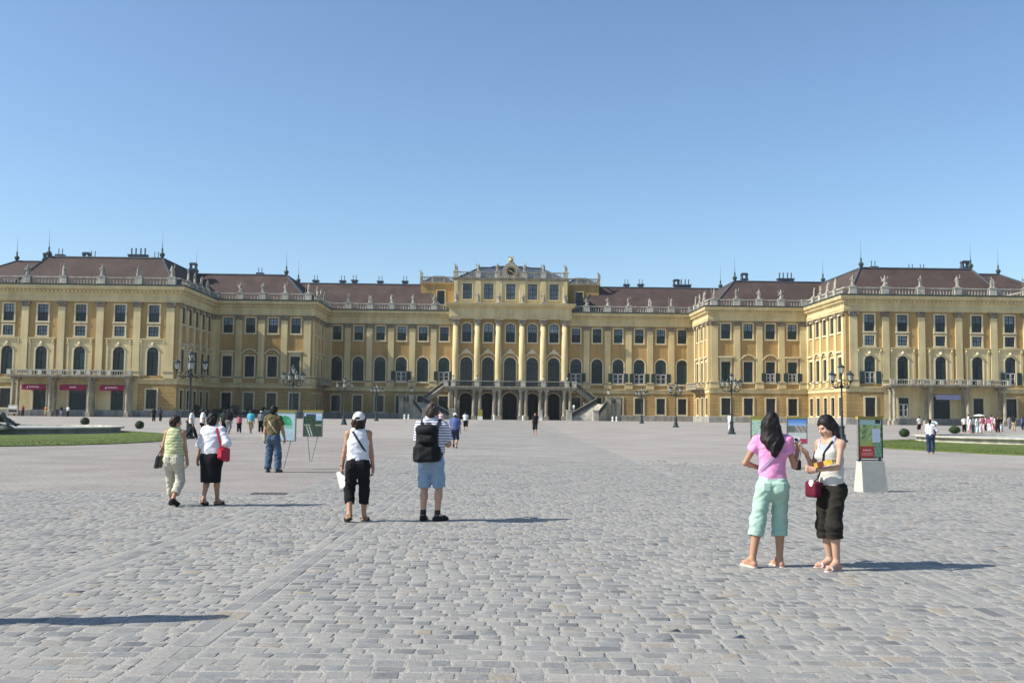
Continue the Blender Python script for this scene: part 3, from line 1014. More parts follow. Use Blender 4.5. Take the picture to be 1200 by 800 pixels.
gp = [(-2.1, 27.0), (-2.1, 28.1), (-1.75, 28.25), (-1.5, 28.9)] + [(1.45 * math.sin(t), 28.5 + 1.45 * math.cos(t)) for t in np.linspace(-1.1, 1.1, 9)] + [(1.5, 28.9), (1.75, 28.25), (2.1, 28.1), (2.1, 27.0)]
gable.prism(gp, -.9, -.3)
gable.box(-2.3, 2.3, -1.0, -.2, 26.98, 27.3)
gable = gable.build('clock_gable', MT['stone'], palace)
dial = MB()
dial.prism([(1.0 * math.cos(t), 28.3 + 1.0 * math.sin(t)) for t in np.linspace(0, 2 * PI, 28, endpoint=False)], -.98, -.902)
clk = dial.build('clock_dial', MT['black'], palace)
nm = MB()
for k in range(12):
    a = k * PI / 6; c, s_ = math.cos(a), math.sin(a)
    p = [(.7, -.07), (.93, -.09), (.93, .09), (.7, .07)]
    nm.prism([(r_ * s_ + w_ * c, 28.3 + r_ * c - w_ * s_) for r_, w_ in p], -1.0, -.982)
nm.build('numerals', MT['goldpaint'], clk)
def hand(ang, ln, w):
    c, s_ = math.cos(ang), math.sin(ang)
    MB().prism([(r_ * s_ + w_ * c, 28.3 + r_ * c - w_ * s_) for r_, w_ in ((-.15, -w), (ln, -w * .5), (ln, w * .5), (-.15, w))], -1.02, -1.003).build('hand', MT['goldpaint'], clk)
hand(R(290), .5, .09); hand(R(125), .8, .06)
_t = np.linspace(0, 2 * PI, 29)
MB().ring([(1.0 * math.cos(t), 28.3 + 1.0 * math.sin(t)) for t in _t], [(1.14 * math.cos(t), 28.3 + 1.14 * math.sin(t)) for t in _t], -1.01, -.9).build('clock_rim', MT['palestone'], clk)
orb = MB().lathe([(.02, -.5), (.35, -.35), (.5, 0), (.35, .35), (.1, .5)], 12, (0, -.6, 30.45))
orb.path([(0, -.6, 30.9), (0, -.6, 31.35)], [.14, .05], 6)
for s in (-1, 1): orb.path([(s * .08, -.6, 30.95), (s * .45, -.6, 31.15), (s * .5, -.6, 31.3)], [.1, .09, .03], 5)
for s in (-1, 1): orb.path([(s * .15, -.62, 29.85), (s * .6, -.62, 29.95), (s * .75, -.62, 29.7)], [.14, .16, .06], 6)
orb.build('gilded_eagle', MT['gold'], gable)
roof((-10, 10, .4, 11), (-6, 6, 4, 8), 27.2, 29.6, m='leadroof')
roof((-6.2, 6.2, 3.0, 9), (-3.2, 3.2, 5, 7), 28.9, 30.0, m='leadroof')
# low towers behind the centre block
for s in (-1, 1):
    x0, x1 = sorted((s * 10.9, s * 17.6))
    Mt = T((x0 + x1) / 2, 5.5)
    hw = (x1 - x0) / 2
    tw = wall_mesh(-hw, hw, 20.6, 26.7, [('tower', s * -.6)])
    tw.add([(-hw, 0, 20.6), (-hw, 9, 20.6), (-hw, 9, 26.7), (-hw, 0, 26.7)], [(0, 1, 2, 3)]); tw.add([(hw, 0, 20.6), (hw, 9, 20.6), (hw, 9, 26.7), (hw, 0, 26.7)], [(0, 1, 2, 3)])
    tw.build('tower', MT['plaster'], palace, Mt)
    window('tower', Mt, s * -.6)
    pt = [(x0, 14), (x0, 5.5), (x1, 5.5), (x1, 14)]
    sweep(MB(), [(-.1, 26.45), (.15, 26.5), (.35, 26.7), (-.2, 26.75)], pt).build('cornice', MT['trim'], palace)
    tb = sweep(MB(), [(-.1, 27.75), (.15, 27.75), (.15, 27.95), (-.1, 27.95)], pt); sweep(tb, [(-.1, 26.76), (.15, 26.76), (.15, 26.9), (-.1, 26.9)], pt)
    for k in range(4): tb.box(x0 + k * (x1 - x0) / 3 - .2, x0 + k * (x1 - x0) / 3 + .2, 5.4, 5.7, 26.9, 27.74)
    tb.build('balustrade', MT['stone'], palace)
    lat = MB()
    for k in range(14):
        xx = x0 + (k + .5) * (x1 - x0) / 14
        lat.prism([(xx - .2, 26.9), (xx - .1, 26.9), (xx + .2, 27.74), (xx + .1, 27.74)], 5.45, 5.6)
        lat.prism([(xx + .1, 26.9), (xx + .2, 26.9), (xx - .1, 27.74), (xx - .2, 27.74)], 5.62, 5.7)
    tag(lat.build('lattice', MT['stone'], palace), kind='stuff')
    roof((x0 + .5, x1 - .5, 6.2, 13.5), (x0 + 2.2, x1 - 2.2, 8.5, 11), 27.0, 28.3, m='leadroof', finials=())

# ---- balconies carried on columns
pcol = MB().lathe([(.42, .72), (.42, .85), (.34, .95), (.34, 2.5), (.29, 5.0), (.4, 5.15), (.42, 5.3)], 12).box(-.5, .5, -.5, .5, .02, .72).box(-.46, .46, -.46, .46, 5.3, 5.6)
def pcol_mesh(top, m, q=1.0):
    mb = MB()
    mb.v = [(x * q, y * q, z if z < 1 else .95 + (z - .95) * (top - .95) / 4.65) for x, y, z in pcol.v]; mb.f = pcol.f
    return mb.mesh('column', m)
PCOL = pcol_mesh(5.6, MT['stone'])
bal_slab = MB().box(-12.2, 12.2, -5.0, -1.0, 5.62, 6.0).box(-12.4, 12.4, -5.2, -1.02, 6.0, 6.18)
bal = bal_slab.build('balcony', MT['stone'], palace)
for x in (-11.2, -10.1, -6.75, -5.6, -2.95, -1.95, 1.95, 2.95, 5.6, 6.75, 10.1, 11.2):
    put('column', PCOL, bal, T(x, -4.4))
for x in (-10.4, -6.2, -2.2, 2.2, 6.2, 10.4): put('column', PCOL, bal, T(x, -1.9))
post_x = [-11.9, -10.6, -6.2, -2.4, 2.4, 6.2, 10.6, 11.9]
for x in post_x: MB().box(x - .42, x + .42, -5.0, -4.5, 6.18, 7.1).box(x - .48, x + .48, -5.06, -4.44, 7.1, 7.24).build('post', MT['palestone'], bal)
rl = MB()
for a, b in zip(post_x, post_x[1:]):
    if b - a < 2: continue
    rl.box(a + .44, b - .44, -4.84, -4.70, 7.08, 7.2)
rl.build('handrail', MT['stone'], bal)
ir = MB()
for a, b in zip(post_x, post_x[1:]):
    n = int((b - a) / .16)
    for k in range(n):
        x = a + .44 + (k + .5) * (b - a - .88) / n
        ir.box(x - .035, x + .035, -4.79, -4.75, 6.2, 7.07)
    ir.box(a + .44, b - .44, -4.785, -4.755, 6.3, 6.42); ir.box(a + .44, b - .44, -4.785, -4.755, 6.85, 6.97)
tag(ir.build('railing_bars', MT['iron'], bal), kind='stuff')

SCOL = pcol_mesh(5.95, MT['stone'], .74)
BALM = {-1: 'stone', 1: 'palestone'}
for sd in (-1, 1):
    c0 = sd * 68.2
    bs = MB().box(c0 - 9.4, c0 + 9.4, -36.0, -33.0, 5.97, 6.2).box(c0 - 9.6, c0 + 9.6, -36.2, -33.02, 6.2, 6.4)
    bal = bs.build('balcony', MT['stone'], palace)
    cx = [c0 + d for d in (-8.7, -3.0, 2.9, 8.7)]
    for x in cx:
        put('column', SCOL, bal, T(x, -35.4)); put('column', SCOL, bal, T(x, -33.75))
    px_ = sorted([c0 - 9.2, c0 + 9.2, cx[1], cx[2], c0 - 6, c0 - 4.5, c0 - 1.4, c0 + 1.4, c0 + 4.5, c0 + 6])
    for x in px_: MB().box(x - .3, x + .3, -36.05, -35.6, 6.4, 7.15).build('post', MT['palestone'], bal)
    rr = MB()
    for a, b in zip(px_, px_[1:]): rr.box(a + .3, b - .3, -35.98, -35.66, 7.0, 7.16)
    rr.build('handrail', MT['palestone'], bal)
    bb = MB()
    for a, b in zip(px_, px_[1:]):
        n = max(1, int((b - a - .6) / .34))
        for k in range(n):
            x = a + .3 + (k + .5) * (b - a - .6) / n
            bb.add([(v[0] + x, v[1] - 35.82, 6.4 + v[2] * .7) for v in BALUST.v], BALUST.f)
    tag(bb.build('balusters', MT['palestone'], bal), kind='stuff')
    # small balcony over the side door in the inner corner
    s = sd
    x0, x1 = sorted((s * 35.2, s * 33.4))
    cb = MB().box(x0, x1, -10.6, -2.0, 5.9, 6.2)
    for y in (-9.6, -6.4, -3.0): cb.prism([(s * 35.2, 5.0), (s * 35.2, 5.9), (s * 33.8, 5.9)], y - .2, y + .2)
    cb = cb.build('balcony', MT['stone'], palace)
    MB().box(*sorted((s * 33.45, s * 33.75)), -10.55, -2.05, 7.0, 7.15).box(*sorted((s * 33.75, s * 35.19)), -10.5, -10.3, 7.0, 7.15).build('handrail', MT['stone'], cb)
    bb = MB()
    for k in range(22):
        y = -10.3 + k * .38
        bb.add([(v[0] + s * 33.6, v[1] + y, 6.2 + v[2] * .92) for v in BALUST.v], BALUST.f)
    for k in range(4): bb.add([(v[0] + s * (33.95 + .35 * k), v[1] - 10.4, 6.2 + v[2] * .92) for v in BALUST.v], BALUST.f)
    tag(bb.build('balusters', MT['stone'], cb), kind='stuff')

# ---- awnings over the pavilion doors
def awning(c, w, m, zt=4.95, zb=4.05):
    mb = MB()
    mb.add([(c - w / 2, -33.35, zt), (c + w / 2, -33.35, zt), (c + w / 2, -34.5, zt - .12), (c - w / 2, -34.5, zt - .12), (c - w / 2, -33.35, zt - .06), (c + w / 2, -33.35, zt - .06), (c + w / 2, -34.46, zt - .18), (c - w / 2, -34.46, zt - .18)],
           [(0, 1, 2, 3), (7, 6, 5, 4), (0, 3, 7, 4), (1, 0, 4, 5), (2, 1, 5, 6), (3, 2, 6, 7)])
    mb.box(c - w / 2, c + w / 2, -34.56, -34.5, zb, zt - .12)
    return mb.build('awning', MT[m], palace)
for c, w, k in ((-74.2, 3.6, 0), (-68.2, 4.0, 1), (-62.2, 3.7, 2)):
    a = awning(c, w, 'magenta')
    lt = MB()
    for i in range(9 if k != 1 else 6):
        x = c - .62 + i * .17 if k != 1 else c - .42 + i * .17
        lt.box(x, x + .1, -34.575, -34.563, 4.40, 4.40 + (.2 if i % 3 else .28))
    if k != 1: lt.box(c - 1.0, c - .82, -34.575, -34.563, 4.28, 4.62)
    lt.build('lettering', MT['white'], a)
awning(68.4, 4.0, 'lavender')
# ================================================================== THE COURT
def link_tex_ground(m, rows=True, w=.19, h=.165, strength=.6, mortar=(1.22, 1.18, 1.12)):
    """setts seen too far off to be built one by one"""
    b = BSDF(m)
    g = [n for n in m.node_tree.nodes if n.type == 'NEW_GEOMETRY'][0]
    br = N(m, 'ShaderNodeTexBrick')
    br.inputs['Scale'].default_value = 1.0
    br.inputs['Brick Width'].default_value = w; br.inputs['Row Height'].default_value = h
    br.inputs['Mortar Size'].default_value = .018; br.inputs['Mortar Smooth'].default_value = .4
    br.inputs['Color1'].default_value = (.72, .73, .76, 1); br.inputs['Color2'].default_value = (1.15, 1.13, 1.1, 1)
    br.inputs['Mortar'].default_value = (*mortar, 1)
    nz = N(m, 'ShaderNodeTexNoise'); nz.inputs['Scale'].default_value = 1.2
    L(m, g.outputs['Position'], nz.inputs['Vector'])
    ad = N(m, 'ShaderNodeVectorMath'); ad.operation = 'MULTIPLY_ADD'; ad.inputs[1].default_value = (.08, .08, 0)
    L(m, nz.outputs['Color'], ad.inputs[0]); L(m, g.outputs['Position'], ad.inputs[2])
    L(m, ad.outputs[0], br.inputs['Vector'])
    mx = N(m, 'ShaderNodeMix'); mx.data_type = 'RGBA'; mx.blend_type = 'MULTIPLY'; mx.inputs['Factor'].default_value = strength
    src = b.inputs['Base Color'].links[0].from_socket
    L(m, src, mx.inputs['A']); L(m, br.outputs['Color'], mx.inputs['B']); L(m, mx.outputs['Result'], b.inputs['Base Color'])
    bp = N(m, 'ShaderNodeBump'); bp.inputs['Strength'].default_value = .5; bp.inputs['Distance'].default_value = .02; bp.invert = True
    L(m, br.outputs['Fac'], bp.inputs['Height']); L(m, bp.outputs['Normal'], b.inputs['Normal'])
    return m


MT['gravel'] = mat('rolled_gravel', (0.300, 0.279, 0.259), .95, .09, .25, .5, 22, .2, world_space=True, detail=12)
MT['asphalt'] = mat('grey_rolled_chippings', (0.258, 0.238, 0.222), .95, .11, .5, .6, 25, .2, world_space=True, detail=12)
MT['sand'] = mat('sandy_joint_filling', (0.335, 0.318, 0.288), .95, .14, 3.0, .5, 60, .15, world_space=True, detail=10)
MT['avenue'] = link_tex_ground(mat('worn_setts', (0.262, 0.252, 0.238), .9, .12, .5, 0, 10, .2, world_space=True, detail=10))
MT['kerbstone'] = mat('worn_kerb_granite', (0.40, 0.385, 0.36), .9, .12, 3.0, .3, 40, .2, world_space=True)


link_tex_ground(MT['gravel'], strength=.30); link_tex_ground(MT['asphalt'], strength=.35)
for k in ('gravel', 'asphalt', 'avenue'):
    streaks(MT[k], .90, 1.05, .16, .16); streaks(MT[k], .84, 1.12, 9.0, 9.0)


def sett_material(name, island):
    m = bpy.data.materials.new(name); m.use_nodes = True
    nt = m.node_tree; b = BSDF(m)
    b.inputs['Roughness'].default_value = .82
    b.inputs['Specular IOR Level'].default_value = .25
    if island:
        g = N(m, 'ShaderNodeNewGeometry'); rnd = g.outputs['Random Per Island']
    else:
        g = N(m, 'ShaderNodeObjectInfo'); rnd = g.outputs['Random']
    rp = N(m, 'ShaderNodeValToRGB')
    cols = [(0, (.125, .130, .137)), (.12, (.185, .190, .192)), (.35, (.226, .225, .220)), (.6, (.254, .249, .238)), (.8, (.290, .278, .256)), (.9, (.195, .206, .214)), (1, (.285, .244, .192))]
    e = rp.color_ramp.elements
    e[0].position, e[0].color = cols[0][0], (*cols[0][1], 1)
    e[1].position, e[1].color = cols[-1][0], (*cols[-1][1], 1)
    for p, c in cols[1:-1]:
        q = e.new(p); q.color = (*c, 1)
    L(m, rnd, rp.inputs['Fac'])
    gp = N(m, 'ShaderNodeNewGeometry')
    nz = N(m, 'ShaderNodeTexNoise'); nz.inputs['Scale'].default_value = 22; nz.inputs['Detail'].default_value = 8; nz.inputs['Roughness'].default_value = .75
    L(m, gp.outputs['Position'], nz.inputs['Vector'])
    r2 = N(m, 'ShaderNodeValToRGB'); r2.color_ramp.elements[0].position = .3; r2.color_ramp.elements[1].position = .72
    r2.color_ramp.elements[0].color = (.68, .69, .70, 1); r2.color_ramp.elements[1].color = (1.28, 1.26, 1.22, 1)
    L(m, nz.outputs['Fac'], r2.inputs['Fac'])
    mx = N(m, 'ShaderNodeMix'); mx.data_type = 'RGBA'; mx.blend_type = 'MULTIPLY'; mx.inputs['Factor'].default_value = 1
    L(m, rp.outputs['Color'], mx.inputs['A']); L(m, r2.outputs['Color'], mx.inputs['B'])
    # dust and sand rubbed over the stones in patches
    nd = N(m, 'ShaderNodeTexNoise'); nd.inputs['Scale'].default_value = 1.3; nd.inputs['Detail'].default_value = 12; nd.inputs['Roughness'].default_value = .65
    L(m, gp.outputs['Position'], nd.inputs['Vector'])
    r3 = N(m, 'ShaderNodeValToRGB'); r3.color_ramp.elements[0].position = .42; r3.color_ramp.elements[1].position = .68
    r3.color_ramp.elements[0].color = (0, 0, 0, 1); r3.color_ramp.elements[1].color = (.6, .6, .6, 1)
    L(m, nd.outputs['Fac'], r3.inputs['Fac'])
    m2 = N(m, 'ShaderNodeMix'); m2.data_type = 'RGBA'
    L(m, r3.outputs['Color'], m2.inputs['Factor']); L(m, mx.outputs['Result'], m2.inputs['A']); m2.inputs['B'].default_value = (.30, .287, .263, 1)
    L(m, m2.outputs['Result'], b.inputs['Base Color'])
    bp = N(m, 'ShaderNodeBump'); bp.inputs['Strength'].default_value = .4; bp.inputs['Distance'].default_value = .008
    n3 = N(m, 'ShaderNodeTexNoise'); n3.inputs['Scale'].default_value = 28; n3.inputs['Detail'].default_value = 6
    L(m, gp.outputs['Position'], n3.inputs['Vector'])
    L(m, n3.outputs['Fac'], bp.inputs['Height']); L(m, bp.outputs['Normal'], b.inputs['Normal'])
    return m
SETT = sett_material('granite_sett', False)
SETT_MANY = sett_material('granite_setts', True)


def strip(name, m, x0, x1, y0, y1, dz, parent=None):
    ys = [y0] + [y for y in (0, 65, 153) if y0 < y < y1] + [y1]
    mb = MB()
    for a, b in zip(ys, ys[1:]):
        mb.add([(x0, a, gz(a) + dz), (x1, a, gz(a) + dz), (x1, b, gz(b) + dz), (x0, b, gz(b) + dz)], [(0, 1, 2, 3)])
    me = mb.mesh(name, MT[m])
    o = put(name, me, parent)
    for p in me.polygons: 
        if p.normal.z < 0: p.flip()
    return o


tag(strip('ground', 'gravel', -1500, 1500, -300, 2500, 0), kind='structure')
mb = MB()                       # its near edge is worn and uneven
xs = np.linspace(-34, -4.49, 90)
ed = 20.5 + .05 * np.sin(xs * 2.1) + np.random.default_rng(3).normal(0, .035, 90)
mb.add([(x, e, .006) for x, e in zip(xs, ed)] + [(x, 65, .006) for x in xs], [(k, k + 1, 91 + k, 90 + k) for k in range(89)])
tag(mb.build('side_court_paving', MT['asphalt']), kind='structure')
tag(strip('central_carriageway', 'avenue', -4.5, 4.5, 20.6, 183, .008), kind='structure')
tag(strip('setts_paving', 'avenue', 4.5, 30, 20.6, 34, .006), kind='structure')
plaza = tag(strip('cobbled_plaza', 'sand', -40, 40, -12, 20.6, .004), kind='structure')

# ---- cobblestones: rows of setts across the court, with lengthwise gutter courses
rng = np.random.default_rng(11)
def sett_shape(w, d, r):
    """24 points of one worn block, w by d metres; r: random numbers"""
    q = .17
    def octa(hw, hd, z, jit):
        c = min(hw, hd) * q
        p = np.array([(-hw + c, -hd, z), (hw - c, -hd, z), (hw, -hd + c, z), (hw, hd - c, z), (hw - c, hd, z), (-hw + c, hd, z), (-hw, hd - c, z), (-hw, -hd + c, z)])
        p[:, :2] += (r.random((8, 2)) - .5) * jit
        return p
    return np.concatenate([octa(w / 2, d / 2, -.012, .010), octa(w / 2 - .003, d / 2 - .003, .0004, .014), octa(w / 2 - .014, d / 2 - .014, .0021, .016)])
SF = [(k, (k + 1) % 8, 8 + (k + 1) % 8, 8 + k) for k in range(8)] + [(8 + k, 8 + (k + 1) % 8, 16 + (k + 1) % 8, 16 + k) for k in range(8)] + [(16, 17, 18, 19), (16, 19, 20, 23), (20, 21, 22, 23)]
setts = []          # x, y, w, d, rotation
GUT_X = [-4.36, -2.27, 4.2]
def lim(y): return .56 * y + 1.3
y = 4.6
while y < 38:
    d = rng.uniform(.140, .182)
    X = min(lim(y), 14.5)
    if y > 20.4: spans = [(-4.2, 4.1), (4.4, min(lim(y), 17) - max(0, y - 27) * 1.1)]
    else: spans = [(-X, X)]
    for a, b in spans:
        x = a + rng.uniform(0, .2)
        while x < b:
            w = rng.uniform(.135, .225)
            if rng.random() < .06: w *= 1.35
            g = [q for q in GUT_X if abs(x + w / 2 - q) < w / 2 + .145]
            if g:
                if x < g[0] - .24 and g[0] - .145 - x > .1:
                    w = g[0] - .148 - x
                    setts.append((x + w / 2, y, w - rng.uniform(.02, .04), d - rng.uniform(.02, .035), 0.0))
                x = g[0] + .148
                continue
            yy = y + .035 * math.sin(x * .9 + y * .35) + rng.normal(0, .008)
            setts.append((x + w / 2, yy, w - rng.uniform(.010, .028), d - rng.uniform(.010, .028), rng.normal(0, .045)))
            x += w
            if y > 29 and rng.random() < (y - 29) / 9: setts.pop()
    y += d
for gx in GUT_X:
    y = 4.4
    while y < 40:
        l = rng.uniform(.28, .5)
        for sx in (-.07, .07):
            if y < 38: setts.append((gx + sx, y + l / 2, .132, l - rng.uniform(.008, .02), rng.normal(0, .012)))
        y += l
S = np.array(setts)
# the 300 that show largest in the frame become objects of their own
pxs = 600 + S[:, 0] / S[:, 1] * FPX
ok = (pxs > -10) & (pxs < 1210) & (S[:, 1] > 5.75)
size = np.where(ok, S[:, 2] * S[:, 3] / S[:, 1] ** 3, 0)
big = set(np.argsort(-size)[:300].tolist())
V = []; F_ = []; n = 0
SM = []
for k in range(24):
    me = bpy.data.meshes.new('cobblestone')
    p = sett_shape(.165, .145, rng)
    me.from_pydata(p.tolist(), [], SF); me.materials.append(SETT)
    SM.append(me)
SFA = np.array([f for f in SF])
for i, (x, y, w, d, rot) in enumerate(setts):
    dz = abs(rng.normal(0, .0010)); tx, ty = rng.normal(0, .006, 2)
    if i in big:
        M = T(x, y, .004 + dz) @ RZ(rot) @ Matrix.Rotation(tx, 4, 'X') @ Matrix.Rotation(ty, 4, 'Y') @ Matrix.Diagonal((w / .165, d / .145, 1, 1))
        put('cobblestone', SM[i % 24], plaza, M)
        continue
    p = sett_shape(w, d, rng)
    c, s_ = math.cos(rot), math.sin(rot)
    if d > .24: p[:, 2] *= .4; dz = 0; tx = ty = 0          # the lengthwise courses lie flush
    z = p[:, 2] + dz + p[:, 0] * ty + p[:, 1] * tx + (.004 if y < 20.6 else .008)
    V.append(np.stack([p[:, 0] * c - p[:, 1] * s_ + x, p[:, 0] * s_ + p[:, 1] * c + y, z], 1))
V = np.concatenate(V)
fq = (SFA[None] + 24 * np.arange(len(V) // 24)[:, None, None]).reshape(-1, 4)
me = bpy.data.meshes.new('cobblestones')
me.vertices.add(len(V)); me.vertices.foreach_set('co', V.astype(np.float32).ravel())
me.loops.add(fq.size); me.loops.foreach_set('vertex_index', fq.astype(np.int32).ravel())
me.polygons.add(len(fq)); me.polygons.foreach_set('loop_start', np.arange(len(fq), dtype=np.int32) * 4)
me.update(calc_edges=True); me.materials.append(SETT_MANY)
tag(put('cobblestones', me, plaza), kind='stuff')

# drain grating in the paving
g = on_ground(315, 579)
gr = empty('drain_grating', T(g.x, g.y, .01))
tag(gr, 'dark iron drain grating set flat in the paving behind the woman in the black skirt', 'drain')
MB().box(-.32, .32, -.16, .16, -.02, .004).build('pit', MT['black'], gr)
MB().box(-.34, .34, -.19, -.162, -.02, .012).box(-.34, .34, .162, .19, -.02, .012).box(-.34, -.322, -.16, .16, -.02, .012).box(.322, .34, -.16, .16, -.02, .012).build('frame', MT['steel'], gr)
for k in range(7): MB().box(-.275 + k * .09, -.245 + k * .09, -.155, .155, -.01, .010).build('bar', MT['steel'], gr)

# ---- lawns, basins, clipped box balls
def poly_sheet(name, pts, dz, m, n=6):
    """closed smooth outline through pts"""
    out = []
    k = len(pts)
    for i in range(k):
        p0, p1, p2, p3 = [Vector(pts[(i + j) % k]) for j in (-1, 0, 1, 2)]
        for t in np.linspace(0, 1, n, endpoint=False):
            out.append(.5 * ((2 * p1) + (-p0 + p2) * t + (2 * p0 - 5 * p1 + 4 * p2 - p3) * t * t + (-p0 + 3 * p1 - 3 * p2 + p3) * t ** 3))
    return out


MT['turf'] = mat('mown_turf', (0.10, 0.132, 0.034), .95, .18, .6, .6, 30, .2, world_space=True, detail=12)
def grass_blade_material():
    return mat('grass_blades', (0.108, 0.145, 0.036), .8, .3, .7, spec=.25, world_space=True)
MT['blade'] = grass_blade_material()
LAWN_L = [(-56, 41.5), (-40, 40.5), (-29, 41.2), (-22.5, 43.7), (-19.9, 47), (-18.7, 52), (-19.3, 58), (-21.5, 64), (-25, 70.5), (-31, 76), (-42, 79), (-56, 80)]
LAWN_R = [(58, 41), (42, 40.6), (31, 42), (24.2, 45.6), (21.8, 49.5), (20.6, 54.5), (21, 60), (23, 65.5), (27, 71.5), (33, 76), (44, 79), (58, 80)]
for pts, side in ((LAWN_L, -1), (LAWN_R, 1)):
    o = poly_sheet('lawn', pts, .02, 'turf')
    mb = MB()
    n = len(o)
    mb.add([(p.x, p.y, gz(p.y) + .004) for p in o] + [(p.x, p.y, gz(p.y) + .05) for p in o], [(k, (k + 1) % n, n + (k + 1) % n, n + k) for k in range(n)] + [tuple(range(n, 2 * n))])
    lawn = tag(mb.build('lawn', MT['turf']), kind='structure')
    # grass blades, densest along the near edge
    P = np.array([(p.x, p.y) for p in o])
    def inside(q):
        x, y = q[:, 0], q[:, 1]; c = np.zeros(len(q), bool)
        for i in range(len(P)):
            (x1, y1), (x2, y2) = P[i - 1], P[i]
            if y1 == y2: continue
            c ^= ((y1 > y) != (y2 > y)) & (x < (x2 - x1) * (y - y1) / (y2 - y1) + x1)
        return c
    q = np.stack([rng.uniform(min(P[:, 0].min(), -34) if side < 0 else P[:, 0].min(), -18 if side < 0 else 34, 60000), 41 + 36 * rng.random(60000) ** 1.3], 1)
    q = q[inside(q)]
    m_ = len(q)
    h_ = rng.uniform(.03, .075, m_); a_ = rng.uniform(0, PI, m_); lean = rng.normal(0, .02, (m_, 2))
    z0 = np.array([gz(v) for v in q[:, 1]]) + .045
    dx, dy = .012 * np.cos(a_), .012 * np.sin(a_)
    B = np.zeros((m_, 3, 3))
    B[:, 0] = np.stack([q[:, 0] - dx, q[:, 1] - dy, z0], 1); B[:, 1] = np.stack([q[:, 0] + dx, q[:, 1] + dy, z0], 1); B[:, 2] = np.stack([q[:, 0] + lean[:, 0], q[:, 1] + lean[:, 1], z0 + h_], 1)
    me = bpy.data.meshes.new('grass'); me.from_pydata(B.reshape(-1, 3).tolist(), [], np.arange(m_ * 3).reshape(-1, 3).tolist()); me.materials.append(MT['blade'])
    tag(put('grass', me), kind='stuff')

def basin(cx, cy, r, label, darkwall):
    z = gz(cy)
    e = empty('fountain_basin', T(cx, cy, z))
    tag(e, label, 'fountain basin')
    n = 56
    MB().lathe([(r - .5, .0), (r + .02, .0), (r + .02, .1), (r - .08, .12), (r - .08, .34), (r - .5, .34)], n).build('wall', MT[darkwall], e)
    rim = MB()
    vs = []; fs = []
    prof = [(r - .62, .342), (r + .14, .342), (r + .18, .40), (r + .14, .47), (r - .62, .47)]
    for k in range(n):
        a = 2 * PI * k / n
        for rr, zz in prof: vs.append((rr * math.cos(a), rr * math.sin(a), zz))
    m = len(prof)
    for k in range(n):
        for j in range(m):
            fs.append((k * m + j, ((k + 1) % n) * m + j, ((k + 1) % n) * m + (j + 1) % m, k * m + (j + 1) % m))
    rim.add(vs, fs); rim.build('rim', MT['palestone'], e)
    MB().lathe([(r - .62, .30), (r - .62, .343)], n).build('water', MT['water'], e)
    return e
basin(-36.5, 69, 9.0, 'round fountain basin with a wet dark wall on the lawn before the crimson awnings', 'plinth')
basin(37.6, 69, 9.0, 'round pale fountain basin on the lawn before the lavender awning', 'palestone')

MT['box'] = mat('clipped_box_leaf', (0.028, 0.05, 0.014), .7, .45, 6.0, spec=.3)
def box_ball(px, py, rad, sq, label):
    g = on_ground(px, py)
    e = empty('box_shrub', T(g.x, g.y, g.z)); tag(e, label, 'shrub', 'clipped box balls round the lawns')
    core = MB(); core.lathe([(.3 * rad, .02)] + [(rad * .86 * math.cos(t), sq * rad * (1 + .92 * math.sin(t))) for t in np.linspace(-1.1, 1.45, 9)], 14)
    core.build('branches', MT['box'], e, None, True)
    vs = []; fs = []
    for k in range(2600):
        u = rng.normal(0, 1, 3); u /= np.linalg.norm(u)
        p = u * rad * rng.uniform(.86, 1.03) * (1 + .05 * math.sin(5 * u[0] + 3 * u[2]))
        p[2] = p[2] * sq + rad * sq
        if p[2] < .02: continue
        t = rng.normal(0, 1, 3); t -= t.dot(u) * u * .6; t /= np.linalg.norm(t)
        w = np.cross(t, u); w /= np.linalg.norm(w) + 1e-6
        l = rng.uniform(.03, .055)
        b = len(vs)
        vs += [tuple(p - w * l * .4), tuple(p + t * l * .6), tuple(p + w * l * .4), tuple(p - t * l * .6)]
        fs.append((b, b + 1, b + 2, b + 3))
    me = bpy.data.meshes.new('foliage'); me.from_pydata(vs, [], fs); me.materials.append(MT['box'])
    put('foliage', me, e)
box_ball(99.5, 498, .42, .9, 'clipped box ball half hidden behind the dark-walled fountain basin')
box_ball(163.5, 502.5, .36, .95, 'clipped round box ball at the tip of the lawn near the two women')
box_ball(1060, 512, .42, .85, 'clipped box ball just beside the concrete-based map sign, at the lawn tip')
box_ball(1119, 508, .55, .7, 'squat clipped box dome in front of the dark green palace door')

# ---- the two curved outer staircases
def iron_bars(mb, pts, h=.95, gap=.13):
    for a, b in zip(pts, pts[1:]):
        a, b = Vector(a), Vector(b)
        n = max(1, int((b - a).length / gap))
        for k in range(n):
            c = a.lerp(b, (k + .5) / n)
            mb.box(c.x - .035, c.x + .035, c.y - .035, c.y + .035, c.z, c.z + h)


